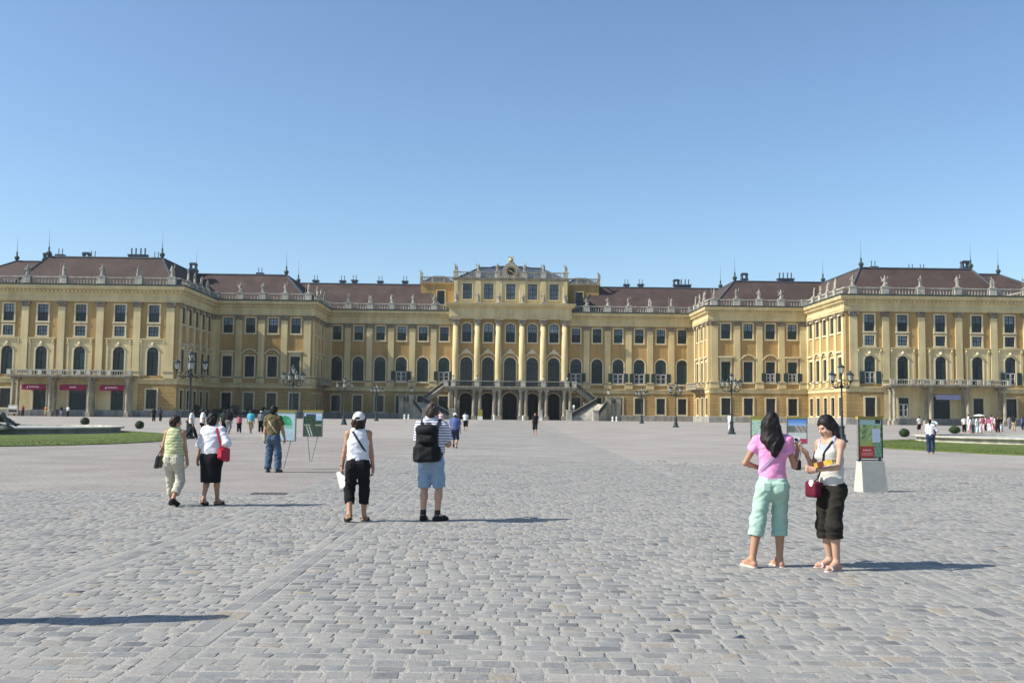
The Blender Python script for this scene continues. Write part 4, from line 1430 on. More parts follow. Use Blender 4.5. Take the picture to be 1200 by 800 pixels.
for sd in (-1, 1):
    st = empty('staircase', PM)
    tag(st, 'grey stone staircase to the central balcony, ' + ('behind the backpack man' if sd < 0 else 'its pale steps in plain view'), 'staircase')
    A0, B0, A1, B1 = [Vector((sd * x, y)) for x, y in ((10.6, -9.6), (15.4, -9.9), (16.2, -4.3), (18.1, -6.7))]
    n = 16
    mb = MB()
    for k in range(n):
        p, q = k / n, 1.0
        z = 3.1 * (k + 1) / n
        a, b = A0.lerp(A1, p), B0.lerp(B1, p)
        c, d = A0.lerp(A1, (k + 1) / n), B0.lerp(B1, (k + 1) / n)
        mb.slab([(a.x, a.y), (b.x, b.y), (d.x, d.y), (c.x, c.y)], 0, z)
    mb.build('lower_flight', MT['palestone'], st)
    MB().slab([(A1.x, A1.y), (B1.x, B1.y), (sd * 20, -6.2), (sd * 20, -1.6), (A1.x, -1.6)], 0, 3.1).build('landing', MT['stone'], st)
    mb = MB()
    for k in range(15):
        xa, xb = 16.2 - 3.9 * k / 15, 16.2 - 3.9 * (k + 1) / 15
        z = 3.1 + 2.95 * (k + 1) / 15
        mb.box(*sorted((sd * xa, sd * xb)), -4.2, -1.7, z - .7, z)
    mb.build('upper_flight', MT['stone'], st)
    bars = MB(); rail = MB()
    edges = [[(*A0, .15), (*A1, 3.2)], [(*B0, .15), (*B1, 3.2)], [(sd * 16.2, -4.25, 3.2), (sd * 12.3, -4.25, 6.15)], [(*B1, 3.1), (sd * 20, -6.2, 3.1), (sd * 20, -1.6, 3.1)]]
    for e in edges:
        iron_bars(bars, e)
        for a, b in zip(e, e[1:]):
            rail.path([(a[0], a[1], a[2] + .98), (b[0], b[1], b[2] + .98)], .09, 6)
            rail.path([(a[0], a[1], a[2] + .02), (b[0], b[1], b[2] + .02)], .16, 5)
    rail.build('handrail', MT['stone'], st)
    tag(bars.build('railing_bars', MT['iron'], st), kind='stuff')
    for p in ((A0.x, A0.y), (B0.x, B0.y)):
        MB().box(p[0] - .5, p[0] + .5, p[1] - .5, p[1] + .5, 0, 1.75).box(p[0] - .58, p[0] + .58, p[1] - .58, p[1] + .58, 1.75, 1.95).build('pedestal', MT['palestone'], st)
    for p in ((B1.x, B1.y), (sd * 20, -6.2)):
        MB().box(p[0] - .45, p[0] + .45, p[1] - .45, p[1] + .45, 0, 4.3).box(p[0] - .52, p[0] + .52, p[1] - .52, p[1] + .52, 4.3, 4.5).build('pier', MT['stone'], st)
    # arched niche under the landing
    MB().ring(arc_outline(1.0, .05, 2.5, .5), arc_outline(1.4, .05, 2.7, .6), -6.5, -6.25).build('niche_surround', MT['palestone'], st, T(sd * 19.1, 0.12))
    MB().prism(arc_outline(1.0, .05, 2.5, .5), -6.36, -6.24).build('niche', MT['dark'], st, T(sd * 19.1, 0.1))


def local(x, y, z=0): return PM @ Vector((x, y, z))


# lanterns on the stair piers and the balcony posts
lan = MB().lathe([(.05, 0), (.16, .05), (.05, .12), (.05, .3)], 8)
LANT = (lan.mesh('lantern_foot', MT['iron']), MB().lathe([(.16, .3), (.25, .85)], 6).mesh('glass', MT['lglass']), MB().lathe([(.3, .85), (.12, 1.02), (.04, 1.08), (.03, 1.25)], 6).mesh('lantern_roof', MT['iron']))
def lantern(p, label, sc=1.0):
    e = empty('lantern', T(*p) @ Matrix.Scale(sc, 4)); tag(e, label, 'lantern', 'lanterns on the stairs and balcony')
    put('foot', LANT[0], e); put('glass', LANT[1], e); put('lantern_roof', LANT[2], e)
for sd, w in ((-1, 'nearer the backpack man'), (1, 'away from the backpack man')):
    lantern(local(sd * 18.1, -6.7, 4.5), 'old iron lantern on the stair pier of the staircase ' + w, 1.25)
    lantern(local(sd * 10.6, -4.75, 7.24), 'small lantern on the end post of the central balcony ' + w, .9)
    lantern(local(sd * 6.2, -4.75, 7.24), 'small lantern on the second post of the central balcony ' + w, .9)

# ---- statues along the balustrades
def statue_mesh(v):
    F = Field((-.75, -.6, -.05), (.75, .6, 2.35), .045)
    F.rbox((0, 0, .1), (.38, .32, .11), .03, .02)
    if v < 3:
        lean = (.05, -.06, .02)[v]
        F.cone((-.12, .02, .2), (-.08, 0, .95), .13, .15, .05).cone((.15, -.04, .2), (.09, 0, .95), .15, .16, .05)
        F.cone((0, 0, .25), (.02, .03, .9), .22, .2, .08)
        F.cone((0, 0, .95), (lean, 0, 1.45), .2, .22, .06, fy=.75)
        F.cone((lean - .2, 0, 1.5), (lean + .2, 0, 1.5), .1, .1, .05)
        F.ell((lean * 1.4, -.03, 1.82), (.115, .13, .15), .03); F.cone((lean, 0, 1.5), (lean, 0, 1.75), .07, .07, .03)
        if v == 0:
            F.cone((-.22, 0, 1.48), (-.42, -.1, 1.15), .08, .07, .03).cone((-.42, -.1, 1.15), (-.1, -.25, 1.05), .07, .06, .03)
            F.cone((.22, 0, 1.48), (.38, .02, 1.1), .08, .07, .03).cone((.38, .02, 1.1), (.34, -.05, .75), .07, .06, .03)
        elif v == 1:
            F.cone((.2, 0, 1.5), (.42, -.05, 1.75), .08, .07, .03).cone((.42, -.05, 1.75), (.38, -.08, 2.12), .07, .06, .03)
            F.cone((-.22, 0, 1.48), (-.36, 0, 1.1), .08, .07, .03).cone((-.36, 0, 1.1), (-.2, -.2, .9), .07, .06, .03)
        else:
            F.cone((-.22, 0, 1.48), (-.5, -.05, 1.35), .08, .07, .03).cone((-.5, -.05, 1.35), (-.56, -.1, 1.7), .07, .06, .03)
            F.cone((-.56, -.1, .2), (-.56, -.1, 2.15), .035, .03, .01)
            F.cone((.22, 0, 1.48), (.34, -.1, 1.12), .08, .07, .03).cone((.34, -.1, 1.12), (.08, -.24, 1.2), .07, .06, .03)
        F.cone((.2, .12, 1.4), (.28, .16, .3), .08, .16, .06)
    elif v == 3:        # trophy: armour, helmet and flags
        F.cone((0, 0, .2), (0, 0, .75), .3, .16, .06); F.cone((0, 0, .75), (0, 0, 1.2), .2, .27, .06, fy=.8); F.ell((0, -.02, 1.45), (.15, .17, .17), .04)
        for s in (-1, 1):
            F.cone((s * .1, .1, .4), (s * .55, .1, 1.6), .05, .09, .03, fy=.6); F.cone((s * .25, .05, 1.1), (s * .5, 0, .8), .1, .07, .04)
        F.ell((.3, -.15, .5), (.22, .08, .26), .03); F.cone((0, 0, 1.55), (.05, .12, 1.85), .06, .08, .03)
    else:               # two entwined figures
        F.cone((-.2, 0, .2), (-.16, 0, 1.1), .2, .17, .07); F.cone((-.16, 0, 1.1), (-.12, 0, 1.4), .19, .18, .05, fy=.75); F.ell((-.1, -.02, 1.72), (.11, .125, .145), .03); F.cone((-.12, 0, 1.4), (-.1, 0, 1.65), .07, .07, .03)
        F.cone((.25, -.05, .2), (.18, -.05, .85), .18, .15, .07); F.cone((.18, -.05, .85), (.14, -.05, 1.1), .15, .15, .05, fy=.8); F.ell((.12, -.08, 1.38), (.1, .11, .13), .03); F.cone((.14, -.05, 1.1), (.12, -.06, 1.3), .06, .06, .03)
        F.cone((-.3, 0, 1.4), (-.5, -.1, 1.7), .07, .06, .03); F.cone((-.05, -.1, 1.35), (.2, -.2, 1.2), .07, .06, .03); F.cone((.3, -.08, 1.05), (.45, -.15, .7), .07, .06, .03)
    F.wrinkle(.02, .6, v)
    return F.mesh('statue', MT['statue'])
STM = [statue_mesh(v) for v in range(5)]
SIDE = {-1: 'shaded side', 1: 'sunlit side'}
ORD = ['first', 'second', 'third', 'fourth', 'fifth', 'sixth']
SHAPE = ['stone figure with bent arms', 'stone figure raising one arm', 'stone figure holding a staff', 'stone trophy of armour', 'pair of stone figures']
def statue(lx, ly, lz, v, label, rot=0, sc=1.0):
    sc *= .92
    o = put('statue', STM[v], None, PM @ T(lx, ly, lz) @ RZ(rot) @ Matrix.Scale(sc, 4))
    tag(o, SHAPE[v] + ', ' + label, 'statue', 'statues on the palace balustrades')
for sd in (-1, 1):
    for i, x in enumerate(P_PIL[:]): statue(sd * x, -33.02, 21.98, [1, 4, 0, 2, 3, 1][i] if sd < 0 else [0, 3, 0, 1, 4, 2][i], f'{ORD[i]} from the inner corner, end pavilion front, {SIDE[sd]}', rng.uniform(-.4, .4), 1.05)
    for i, y in enumerate(PS_PIL[1:-1]): statue(sd * 52.8, y, 21.98, (i + 1) % 5, f'{ORD[i]} from the front, end pavilion flank, {SIDE[sd]}', sd * -PI / 2 + PI, 1.0)
    for i, x in enumerate(M_PIL[:-1]): statue(sd * x, -14.02, 21.98, [2, 1, 0, 3][i], f'{ORD[i]} from the inner corner, middle block front, {SIDE[sd]}', rng.uniform(-.4, .4), 1.0)
    for i, y in enumerate(MS_PIL[1:]): statue(sd * 35.2, y, 21.98, (i + 2) % 5, f'{ORD[i]} from the front, middle block flank, {SIDE[sd]}', sd * -PI / 2 + PI, 1.0)
    for i, x in enumerate(W_PIL[:-1]): statue(sd * x, -.02, 21.98, [3, 0, 1, 4, 2][i], f'{ORD[i]} from the clock block, long wing, {SIDE[sd]}', rng.uniform(-.4, .4), .95)
    for i, x in enumerate((2.6, 6.25, 10.5)): statue(sd * x, -.65, 28.26, [1, 2, 4][i], f'{ORD[i]} from the clock, topmost balustrade, {SIDE[sd]}', 0, .85)
    for i, x in enumerate((2.25, 6.25, 10.35)): statue(sd * x, -1.5, 22.1, [0, 2, 1][i], f'{ORD[i]} from the middle, ledge of attic windows, {SIDE[sd]}', 0, 1.08)
    statue(sd * 17.6, 6.0, 27.95, 4, f'at the low tower corner, {SIDE[sd]}', 0, .8)

# ---- street lamps: two rows of tall posts with five lanterns
def lamp_proto():
    e = empty('street_lamp')
    b = MB().lathe([(.36, 0), (.36, .12), (.26, .2), (.22, .45), (.24, .5), (.16, .56), (.155, .95), (.2, 1.0), (.2, 1.06), (.1, 1.12)], 8)
    b.build('base', MT['iron'], e)
    MB().lathe([(.085, 1.1), (.075, 2.0), (.1, 2.02), (.1, 2.08), (.07, 2.1), (.055, 3.6), (.12, 3.66), (.13, 3.78), (.06, 3.86), (.045, 4.45), (.1, 4.5)], 8).build('post', MT['iron'], e)
    gl = MB().lathe([(.11, .12), (.2, .5)], 6).mesh('glass', MT['lglass'])
    cage = MB()
    for k in range(6):
        a = 2 * PI * (k + .5) / 6
        cage.path([(.115 * math.cos(a), .115 * math.sin(a), .1), (.205 * math.cos(a), .205 * math.sin(a), .51)], .014, 4)
    cage.lathe([(.03, -.02), (.06, .04), (.125, .1), (.125, .125)], 6); cage.lathe([(.215, .495), (.225, .52), (.215, .53)], 6)
    cage = cage.mesh('lantern', MT['iron'])
    rf = MB().lathe([(.26, .53), (.16, .62), (.07, .66), (.05, .7), (.06, .72), (.015, .8)], 6).mesh('lantern_roof', MT['iron'])
    def lan(M):
        o = put('lantern', cage, e, M); put('glass', gl, o); put('lantern_roof', rf, o)
    lan(T(0, 0, 4.5))
    for k in range(4):
        a = R(20) + k * PI / 2
        am = MB()
        pts = [(.06, 0, 3.72), (.25, 0, 3.66), (.5, 0, 3.62), (.7, 0, 3.7), (.8, 0, 3.86), (.8, 0, 4.02)]
        am.path(pts, [.04, .04, .035, .035, .03, .04], 6)
        am.path([(.07, 0, 3.9), (.2, 0, 3.97), (.32, 0, 3.9), (.3, 0, 3.78), (.4, 0, 3.68)], .018, 5)
        am.path([(.52, 0, 3.62), (.62, 0, 3.84), (.52, 0, 3.9), (.47, 0, 3.82)], .018, 5)
        am.build('arm', MT['iron'], e, RZ(a))
        lan(RZ(a) @ T(.8, 0, 3.98))
    return e
LAMPS = [(221, 514, 'tall five-lantern street lamp behind the two women, beside the men in white shirts'),
         (342, 505.5, 'five-lantern street lamp rising behind the two leg-mounted notice boards'),
         (403, 497.5, 'five-lantern street lamp standing behind the white-capped woman'),
         (441, 493, 'small far five-lantern street lamp near the shaded staircase'),
         (987, 518, 'tall five-lantern street lamp directly behind the woman in the white tank top'),
         (857.5, 508.5, 'five-lantern street lamp with a person in white beside its base'),
         (792, 500.5, 'five-lantern street lamp before the small corner balcony'),
         (752, 496, 'small far five-lantern street lamp near the sunlit staircase')]
lp = lamp_proto()
for i, (x, y, lab) in enumerate(LAMPS):
    o = lp if i == 0 else copy_tree(lp)
    p = on_ground(x, y)
    o.matrix_world = T(*p) @ RZ(R([0, 12, -8, 5, 3, -10, 8, -4][i]))
    tag(o, lab, 'street lamp', 'five-lantern lamps lining the court')

# ---- white bollards at the foot of the stairs
BOL = MB().lathe([(.2, 0), (.2, .06), (.16, .1), (.15, .7), (.17, .75), (.12, .85)], 10)
for i, (x, lab) in enumerate(((475, 'outer of the two bollards by the shaded stairs'), (479.6, 'inner of the two bollards by the shaded stairs'), (578, 'single bollard before the shaded half of the portico'), (611.5, 'single bollard before the sunlit half of the portico'), (715, 'inner of the two bollards by the sunlit stairs'), (719.5, 'outer of the two bollards by the sunlit stairs'))):
    p = local((x - 597) * .155, -11.5)
    tag(BOL.build('bollard', MT['white'], None, T(*p)), 'short white ' + lab, 'bollard', 'white bollards before the portico')

# ---- notice boards
def poster(name, w, h, nu, nv, fn, parent, M):
    vs = []; fs = []; cols = []
    for j in range(nv + 1):
        for i in range(nu + 1): vs.append((w * (i / nu - .5), 0, h * j / nv))
    for j in range(nv):
        for i in range(nu):
            a = j * (nu + 1) + i
            fs.append((a, a + 1, a + nu + 2, a + nu + 1)); cols.append(fn((i + .5) / nu, (j + .5) / nv))
    me = bpy.data.meshes.new(name); me.from_pydata(vs, [], fs)
    at_ = me.color_attributes.new('print', 'FLOAT_COLOR', 'CORNER')
    k = 1.35 if fn in (pr_map, pr_palace, pr_zoo) else 1.1
    at_.data.foreach_set('color', np.repeat(np.array([(*[min(.8, q * k) for q in c], 1) for c in cols], np.float32), 4, 0).ravel())
    me.materials.append(PRINT)
    return put(name, me, parent, M)
PRINT = bpy.data.materials.new('printed_sheet'); PRINT.use_nodes = True
_a = N(PRINT, 'ShaderNodeAttribute'); _a.attribute_name = 'print'
L(PRINT, _a.outputs['Color'], BSDF(PRINT).inputs['Base Color']); BSDF(PRINT).inputs['Roughness'].default_value = .5
def nz(u, v, s=0): return .5 + .25 * (math.sin(13 * u + 7 * v + s) + math.sin(23 * v - 11 * u + 2 * s + 2 * math.sin(9 * u)))


def pr_dome(u, v):
    if .12 < u < .86 and .55 < v < .9 and ((u - .47) / .38) ** 2 + ((v - .6) / .28) ** 2 < 1: return (.03, .28, .12) if nz(u, v) < .6 else (.06, .4, .2)
    if v < .55 and .1 < u < .9 and .44 < v: return (.25, .45, .36)
    if v < .3 and nz(u * 3, v * 3, 2) > .78: return (.2, .3, .42)
    return (.42, .55, .60)
def pr_garden(u, v):
    if v > .84: return (.02, .05, .10) if .12 < u < .68 and v < .94 else (.45, .55, .62)
    if v > .5:
        if u > .68 and v > .66: return (.3, .45, .6)
        return (.012, .04, .018) if nz(u * 2, v * 2, 1) < .62 else (.03, .075, .03)
    if .44 < v < .5 and abs(u - .5) > .15: return (.22, .27, .18)
    if v < .42 and (abs(u - .14 - (.42 - v) * .5) < .03 or abs(u - .3 - (.42 - v) * .45) < .03): return (.42, .44, .38)
    return (.02, .045, .03) if nz(u * 2, v * 2, 3) < .6 else (.045, .075, .05)
def pr_map(u, v):
    if v > .9: return (.42, .42, .09)
    n = nz(u * 1.6, v * 1.6, .5)
    if ((u - .2) / .1) ** 2 + ((v - .3) / .07) ** 2 < 1: return (.45, .22, .16)
    return (.22, .40, .34) if n < .42 else (.38, .48, .28) if n < .6 else (.55, .58, .42) if n < .8 else (.2, .32, .4)
def pr_palace(u, v):
    if v > .82: return (.10, .22, .48)
    if v > .7: return (.2, .32, .52)
    if v > .44: return (.10, .12, .10) if u < .4 or nz(u * 2, v * 3, 1) < .45 else (.32, .26, .22)
    if v > .18: return (.46, .48, .44) if int(v * 40) % 3 else (.36, .40, .37)
    return (.35, .03, .08)
def pr_zoo(u, v):
    if u < .66 and v < .30:
        if .17 < v < .215 and .14 < u < .52: return (.62, .45, .38) if int(u * 60) % 4 else (.40, .05, .03)
        if .05 < v < .14 and .08 < u < .6: return (.50, .16, .13) if int(u * 60) % 5 else (.40, .04, .03)
        return (.38, .03, .025)
    if .58 < u < .93 and .40 < v < .76: return (.42, .46, .58) if int(v * 90) % 3 and .63 < u < .9 else (.55, .58, .62)
    if v > .90 and .72 < u < .95: return (.01, .02, .025)
    if v > .86: return (.3, .42, .36)
    if v < .45 and u < .6: return (.30, .34, .08)
    if u > .64 and v < .4: return (.10, .22, .12) if nz(u * 3, v * 3, 1) < .55 else (.2, .34, .2)
    n = nz(u * 1.3 + .2 * math.sin(5 * v), v * 1.2 + .15 * math.sin(7 * u), 1.2)
    return (.07, .12, .05) if n < .22 else (.26, .30, .09) if n < .5 else (.19, .30, .11) if n < .74 else (.36, .40, .18)
MT['olive'] = mat('olive_header_board', (0.30, 0.25, 0.06), .6, .1, 4.0)


def board(p, w, z0, z1, fn, yaw, label, foot=None, legs=True):
    e = empty('notice_board', T(*p) @ RZ(yaw)); tag(e, label, 'notice board', 'notice boards on V legs')
    z0, z1 = z0 - p[2], z1 - p[2]
    MB().box(-w / 2, w / 2, .0, .05, z0, z1 - .07).build('panel', MT['steel'], e)
    MB().box(-w / 2 - .01, w / 2 + .01, -.02, .06, z1 - .07, z1).build('header', MT['olive'], e)
    f = MB()
    for s in (-1, 1): f.box(*sorted((s * w / 2, s * (w / 2 - .025))), -.012, -.001, z0, z1 - .072)
    f.box(-w / 2 + .025, w / 2 - .025, -.012, -.001, z0, z0 + .025)
    f.build('frame', MT['steel'], e)
    poster('poster', w - .06, z1 - z0 - .10, 36, 44, fn, e, T(0, -.006, z0 + .027))
    if legs:
        fx = foot or 0
        for s in (-1, 1):
            MB().path([(s * w * .26, .025, z0 + .02), (fx + s * .025, .025, 0)], .013, 6).build('leg', MT['steel'], e)
for (fx, fy, cx, w, z0, z1, fn, lab, foot) in ((332.5, 549.5, 334.5, .62, .80, 1.71, pr_dome, 'notice board with a green dome poster right beside the man in khaki', -.06),
                                         (364.5, 541, 366.5, .66, .83, 1.72, pr_garden, 'notice board with a dark garden poster, farther from the man in khaki', -.05),
                                         (892, 549, 892, .68, .80, 1.68, pr_map, 'map board partly hidden by the head of the woman in pink', 0),
                                         (934, 549, 934, .66, .80, 1.68, pr_palace, 'board with a blue palace picture between the two women', 0)):
    g = on_ground(fx, fy)
    board(Vector((at(cx, 500, g.y).x, g.y, 0)), w, z0, z1, fn, R(-2), lab, foot)
g = on_ground(1026, 577)
e = empty('map_sign', T(g.x, g.y, 0) @ RZ(R(13))); tag(e, 'garden map sign with a red corner panel on a tapered pale concrete block', 'sign')
MB().frus((-.305, .325, .0, .38), (-.275, .30, .10, .30), 0, .69).build('concrete_base', MT['concrete'], e)
MB().box(-.30, .30, .165, .235, .75, 1.62).build('panel', MT['steel'], e)
MB().box(-.315, .315, .15, .25, 1.62, 1.69).build('header', MT['olive'], e)
f = MB().box(-.305, -.28, .15, .164, .75, 1.62).box(.28, .305, .15, .164, .75, 1.62).box(-.28, .28, .15, .164, .75, .77)
f.box(-.31, .31, .16, .24, .70, .722)
for s in (-1, 1): f.box(*sorted((s * .23, s * .27)), .18, .22, .64, .75)
f.build('frame', MT['iron'], e)
poster('poster', .555, .845, 60, 80, pr_zoo, e, T(0, .158, .772))
# small stand and board under the portico
p = local(-5.5, -7.4); e = empty('ticket_stand', T(*p)); tag(e, 'small olive stand on a white foot before the portico columns', 'stand')
MB().box(-.42, .42, -.2, .2, .62, 1.85).build('panel', MT['olive'], e); MB().box(-.46, .46, -.25, .25, 0, .62).build('foot', MT['white'], e)
p = local(5.5, -7.2); e = empty('display_board', T(*p)); tag(e, 'pale grey display board standing before the portico columns', 'board')
MB().box(-.4, .4, -.1, .1, .5, 1.9).build('panel', MT['palestone'], e); MB().box(-.44, .44, -.2, .2, 0, .5).build('foot', MT['white'], e)
p = local(-76.2, -36.6); e = empty('menu_board', T(*p)); tag(e, 'pale menu board by the farthest crimson awning', 'board')
MB().box(-.75, .75, -.06, .06, .4, 1.7).build('panel', MT['palestone'], e); MB().box(-.7, -.6, -.05, .05, 0, .4).box(.6, .7, -.05, .05, 0, .4).build('leg', MT['steel'], e)
for k in range(2): MB().box(-.62, .62, -.08, -.062, .6 + k * .55, .95 + k * .55).build('sheet', MT['white' if k else 'black'], e)

# ---- horse carriages waiting by the shaded middle block
def horse_mesh():
    F = Field((-.45, -1.4, -.03), (.45, 1.7, 2.1), .035)
    F.ell((0, -.45, 1.15), (.27, .45, .31), .08); F.ell((0, .4, 1.12), (.26, .42, .34), .1); F.cone((0, -.4, 1.12), (0, .4, 1.08), .27, .28, .1)
    F.cone((0, .65, 1.25), (0, 1.05, 1.72), .2, .12, .08, fx=.7); F.cone((0, 1.0, 1.76), (0, 1.42, 1.5), .11, .065, .05); F.cone((.05, .98, 1.82), (.06, .96, 1.98), .035, .015, .02); F.cone((-.05, .98, 1.82), (-.06, .96, 1.98), .035, .015, .02)
    for s in (-1, 1):
        F.cone((s * .13, .55, .95), (s * .13, .58, .5), .11, .055, .05); F.cone((s * .13, .58, .5), (s * .13, .56, .12), .05, .04, .02); F.cone((s * .13, .56, .1), (s * .13, .62, .03), .045, .06, .02)
        F.cone((s * .14, -.62, 1.0), (s * .14, -.5, .68), .16, .08, .06); F.cone((s * .14, -.5, .68), (s * .14, -.72, .5), .075, .055, .03); F.cone((s * .14, -.72, .5), (s * .14, -.68, .12), .05, .04, .02); F.cone((s * .14, -.68, .1), (s * .14, -.62, .03), .045, .06, .02)
    F.cone((0, -.88, 1.25), (0, -1.05, .6), .05, .07, .04); F.cone((0, .6, 1.42), (0, 1.0, 1.9), .05, .04, .03, fx=.5)
    return F.mesh('horse', MT['chestnut'])
HM = horse_mesh()


def wheel(r):
    mb = MB(); n = 20; vs = []; fs = []
    for k in range(n):
        a = 2 * PI * k / n
        for rr, xx in ((r, -.03), (r, .03), (r - .07, .03), (r - .07, -.03)): vs.append((xx, rr * math.cos(a), rr * math.sin(a)))
    for k in range(n):
        for j in range(4): fs.append((k * 4 + j, ((k + 1) % n) * 4 + j, ((k + 1) % n) * 4 + (j + 1) % 4, k * 4 + (j + 1) % 4))
    mb.add(vs, fs)
    for k in range(10): mb.path([(0, .05 * math.cos(2 * PI * k / 10), .05 * math.sin(2 * PI * k / 10)), (0, (r - .05) * math.cos(2 * PI * k / 10), (r - .05) * math.sin(2 * PI * k / 10))], .018, 4)
    mb.path([(-.1, 0, 0), (.1, 0, 0)], .07, 8)
    return mb.mesh('wheel', MT['black'])
WH = [wheel(.62), wheel(.45)]
def carriage(M, lab):
    e = empty('horse_carriage', M); tag(e, lab, 'carriage', 'horse carriages by the shaded middle block')
    b = MB()
    sec = [(-1.1, 1.15), (-1.2, .75), (-.7, .5), (.1, .5), (.45, .75), (.9, .8), (1.0, 1.2), (.8, 1.0), (.3, .95), (.1, .7), (-.6, .7), (-.9, 1.15)]
    b.prism(sec, -.6, .6)
    b.build('body', MT['leather'], e, RZ(PI / 2))
    hood = MB(); pts = []
    ring_i = [(-1.15 + .95 * math.cos(t) * .9, 1.15 + .95 * math.sin(t)) for t in np.linspace(.45, 2.5, 8)]
    hood.prism(ring_i + [(-1.1, 1.0)], -.62, .62); hood.build('hood', MT['leather'], e, RZ(PI / 2))
    MB().box(-.5, .5, .75, 1.15, 1.15, 1.3).box(-.5, .5, .7, .78, 1.3, 1.6).build('driver_seat', MT['leather'], e)
    for y, w in ((-.75, 0), (1.0, 1)):
        for s in (-1, 1): put('wheel', WH[w], e, T(s * .75, y, (.62, .45)[w]))
    MB().path([(-.7, -.75, .62), (.7, -.75, .62)], .04, 6).path([(-.7, 1.0, .45), (.7, 1.0, .45)], .04, 6).path([(0, 1.0, .6), (0, 3.6, .85)], .045, 6).path([(0, -.7, .6), (0, 1, .55)], .05, 6).build('undercarriage', MT['iron'], e)
    return e
for i, (px, D, n) in enumerate(((237, 166, 0), (283, 166, 1))):
    p = at(px, 489, D); p.z = .58
    carriage(T(*p) @ RZ(R(-86)), ('black hooded horse carriage behind the lamp post and the men in white shirts', 'black hooded horse carriage behind the small figure in pink')[i])
    for k, s in enumerate((-.42, .42)):
        h = put('horse', HM, None, T(*p) @ RZ(R(-86)) @ T(s, 2.6, 0))
        tag(h, ('dark bay horse, ' + ('wall' if k == 0 else 'court') + ' side, of the carriage ' + ('behind the lamp post' if i == 0 else 'behind the pink figure')), 'horse', 'horses harnessed to the carriages')

# ---- river-god group at the edge of the fountain
F = Field((-1.6, -1.1, -.05), (1.7, 1.1, 2.3), .035)
F.ell((-.5, 0, .1), (1.0, .8, .35), .1); F.ell((-.7, .1, .45), (.5, .5, .45), .15); F.ell((.5, -.1, .1), (.5, .4, .22), .1)
F.cone((-.15, -.1, .75), (-.35, -.05, 1.35), .27, .3, .1, fy=.8); F.cone((-.6, -.05, 1.45), (-.1, -.1, 1.45), .12, .12, .06); F.ell((-.32, -.15, 1.78), (.14, .16, .18), .04); F.cone((-.34, -.08, 1.45), (-.32, -.12, 1.7), .1, .1, .04); F.cone((-.32, -.25, 1.68), (-.3, -.24, 1.45), .09, .05, .05)
F.cone((-.1, -.25, .72), (.5, -.4, .95), .2, .15, .08); F.cone((.5, -.4, .95), (.8, -.35, .45), .14, .1, .05); F.cone((.8, -.35, .42), (1.05, -.42, .38), .08, .06, .04)
F.cone((-.1, .1, .72), (.55, .15, .6), .2, .15, .08); F.cone((.55, .15, .6), (1.1, .1, .32), .13, .09, .05); F.cone((1.1, .1, .32), (1.3, .05, .36), .07, .05, .04)
F.cone((-.08, -.12, 1.42), (.2, -.3, 1.15), .1, .08, .04); F.cone((.2, -.3, 1.15), (.42, -.4, 1.05), .08, .06, .04); F.cone((-.6, -.05, 1.42), (-.85, -.1, 1.05), .1, .08, .04); F.cone((-.85, -.1, 1.05), (-.8, -.35, .8), .08, .07, .04)
F.ell((-1.0, -.3, .75), (.28, .25, .25), .06)
F.wrinkle(.02, .6, 2)
p = at(-3, 497, 61)
o = put('fountain_sculpture', F.mesh('fountain_sculpture', MT['antique']), None, T(p.x, p.y, .36)); tag(o, 'dark reclining river-god sculpture at the edge of the round basin', 'sculpture')
# ================================================================== PEOPLE
def skin(name, c): 
    m = mat(name, c, .55, .06, 6.0, spec=.35)
    BSDF(m).inputs['Subsurface Weight'].default_value = .06
    BSDF(m).inputs['Subsurface Radius'].default_value = (.02, .008, .004)
    return m
SK = {'fair': skin('fair_skin', (.46, .265, .19)), 'tan': skin('tanned_skin', (.40, .22, .135)), 'warm': skin('warm_skin', (.47, .285, .20))}
CL = {}
def cloth(name, col, rough=.9, var=.11, scale=7, bump=.3):
    if name not in CL: CL[name] = mat(name, col, rough, var, scale, bump, 220, .15)
    return CL[name]


def striped(name, base, stripe, period, duty, axis='Z', wob=.008):
    if name in CL: return CL[name]
    m = mat(name, base, .9, .04, 9, .15, 220, .15)
    b = BSDF(m)
    tc = N(m, 'ShaderNodeTexCoord'); sp = N(m, 'ShaderNodeSeparateXYZ'); L(m, tc.outputs['Object'], sp.inputs[0])
    nz_ = N(m, 'ShaderNodeTexNoise'); nz_.inputs['Scale'].default_value = 5; L(m, tc.outputs['Object'], nz_.inputs['Vector'])
    w = N(m, 'ShaderNodeMath'); w.operation = 'MULTIPLY_ADD'; w.inputs[1].default_value = wob * 4
    L(m, nz_.outputs['Fac'], w.inputs[0]); L(m, sp.outputs[axis], w.inputs[2])
    d = N(m, 'ShaderNodeMath'); d.operation = 'DIVIDE'; d.inputs[1].default_value = period; L(m, w.outputs[0], d.inputs[0])
    f = N(m, 'ShaderNodeMath'); f.operation = 'FRACT'; L(m, d.outputs[0], f.inputs[0])
    l = N(m, 'ShaderNodeMath'); l.operation = 'LESS_THAN'; l.inputs[1].default_value = duty; L(m, f.outputs[0], l.inputs[0])
    mx = N(m, 'ShaderNodeMix'); mx.data_type = 'RGBA'
    src = b.inputs['Base Color'].links[0].from_socket
    L(m, l.outputs[0], mx.inputs['Factor']); L(m, src, mx.inputs['A']); mx.inputs['B'].default_value = (*stripe, 1)
    L(m, mx.outputs['Result'], b.inputs['Base Color'])
    CL[name] = m
    return m


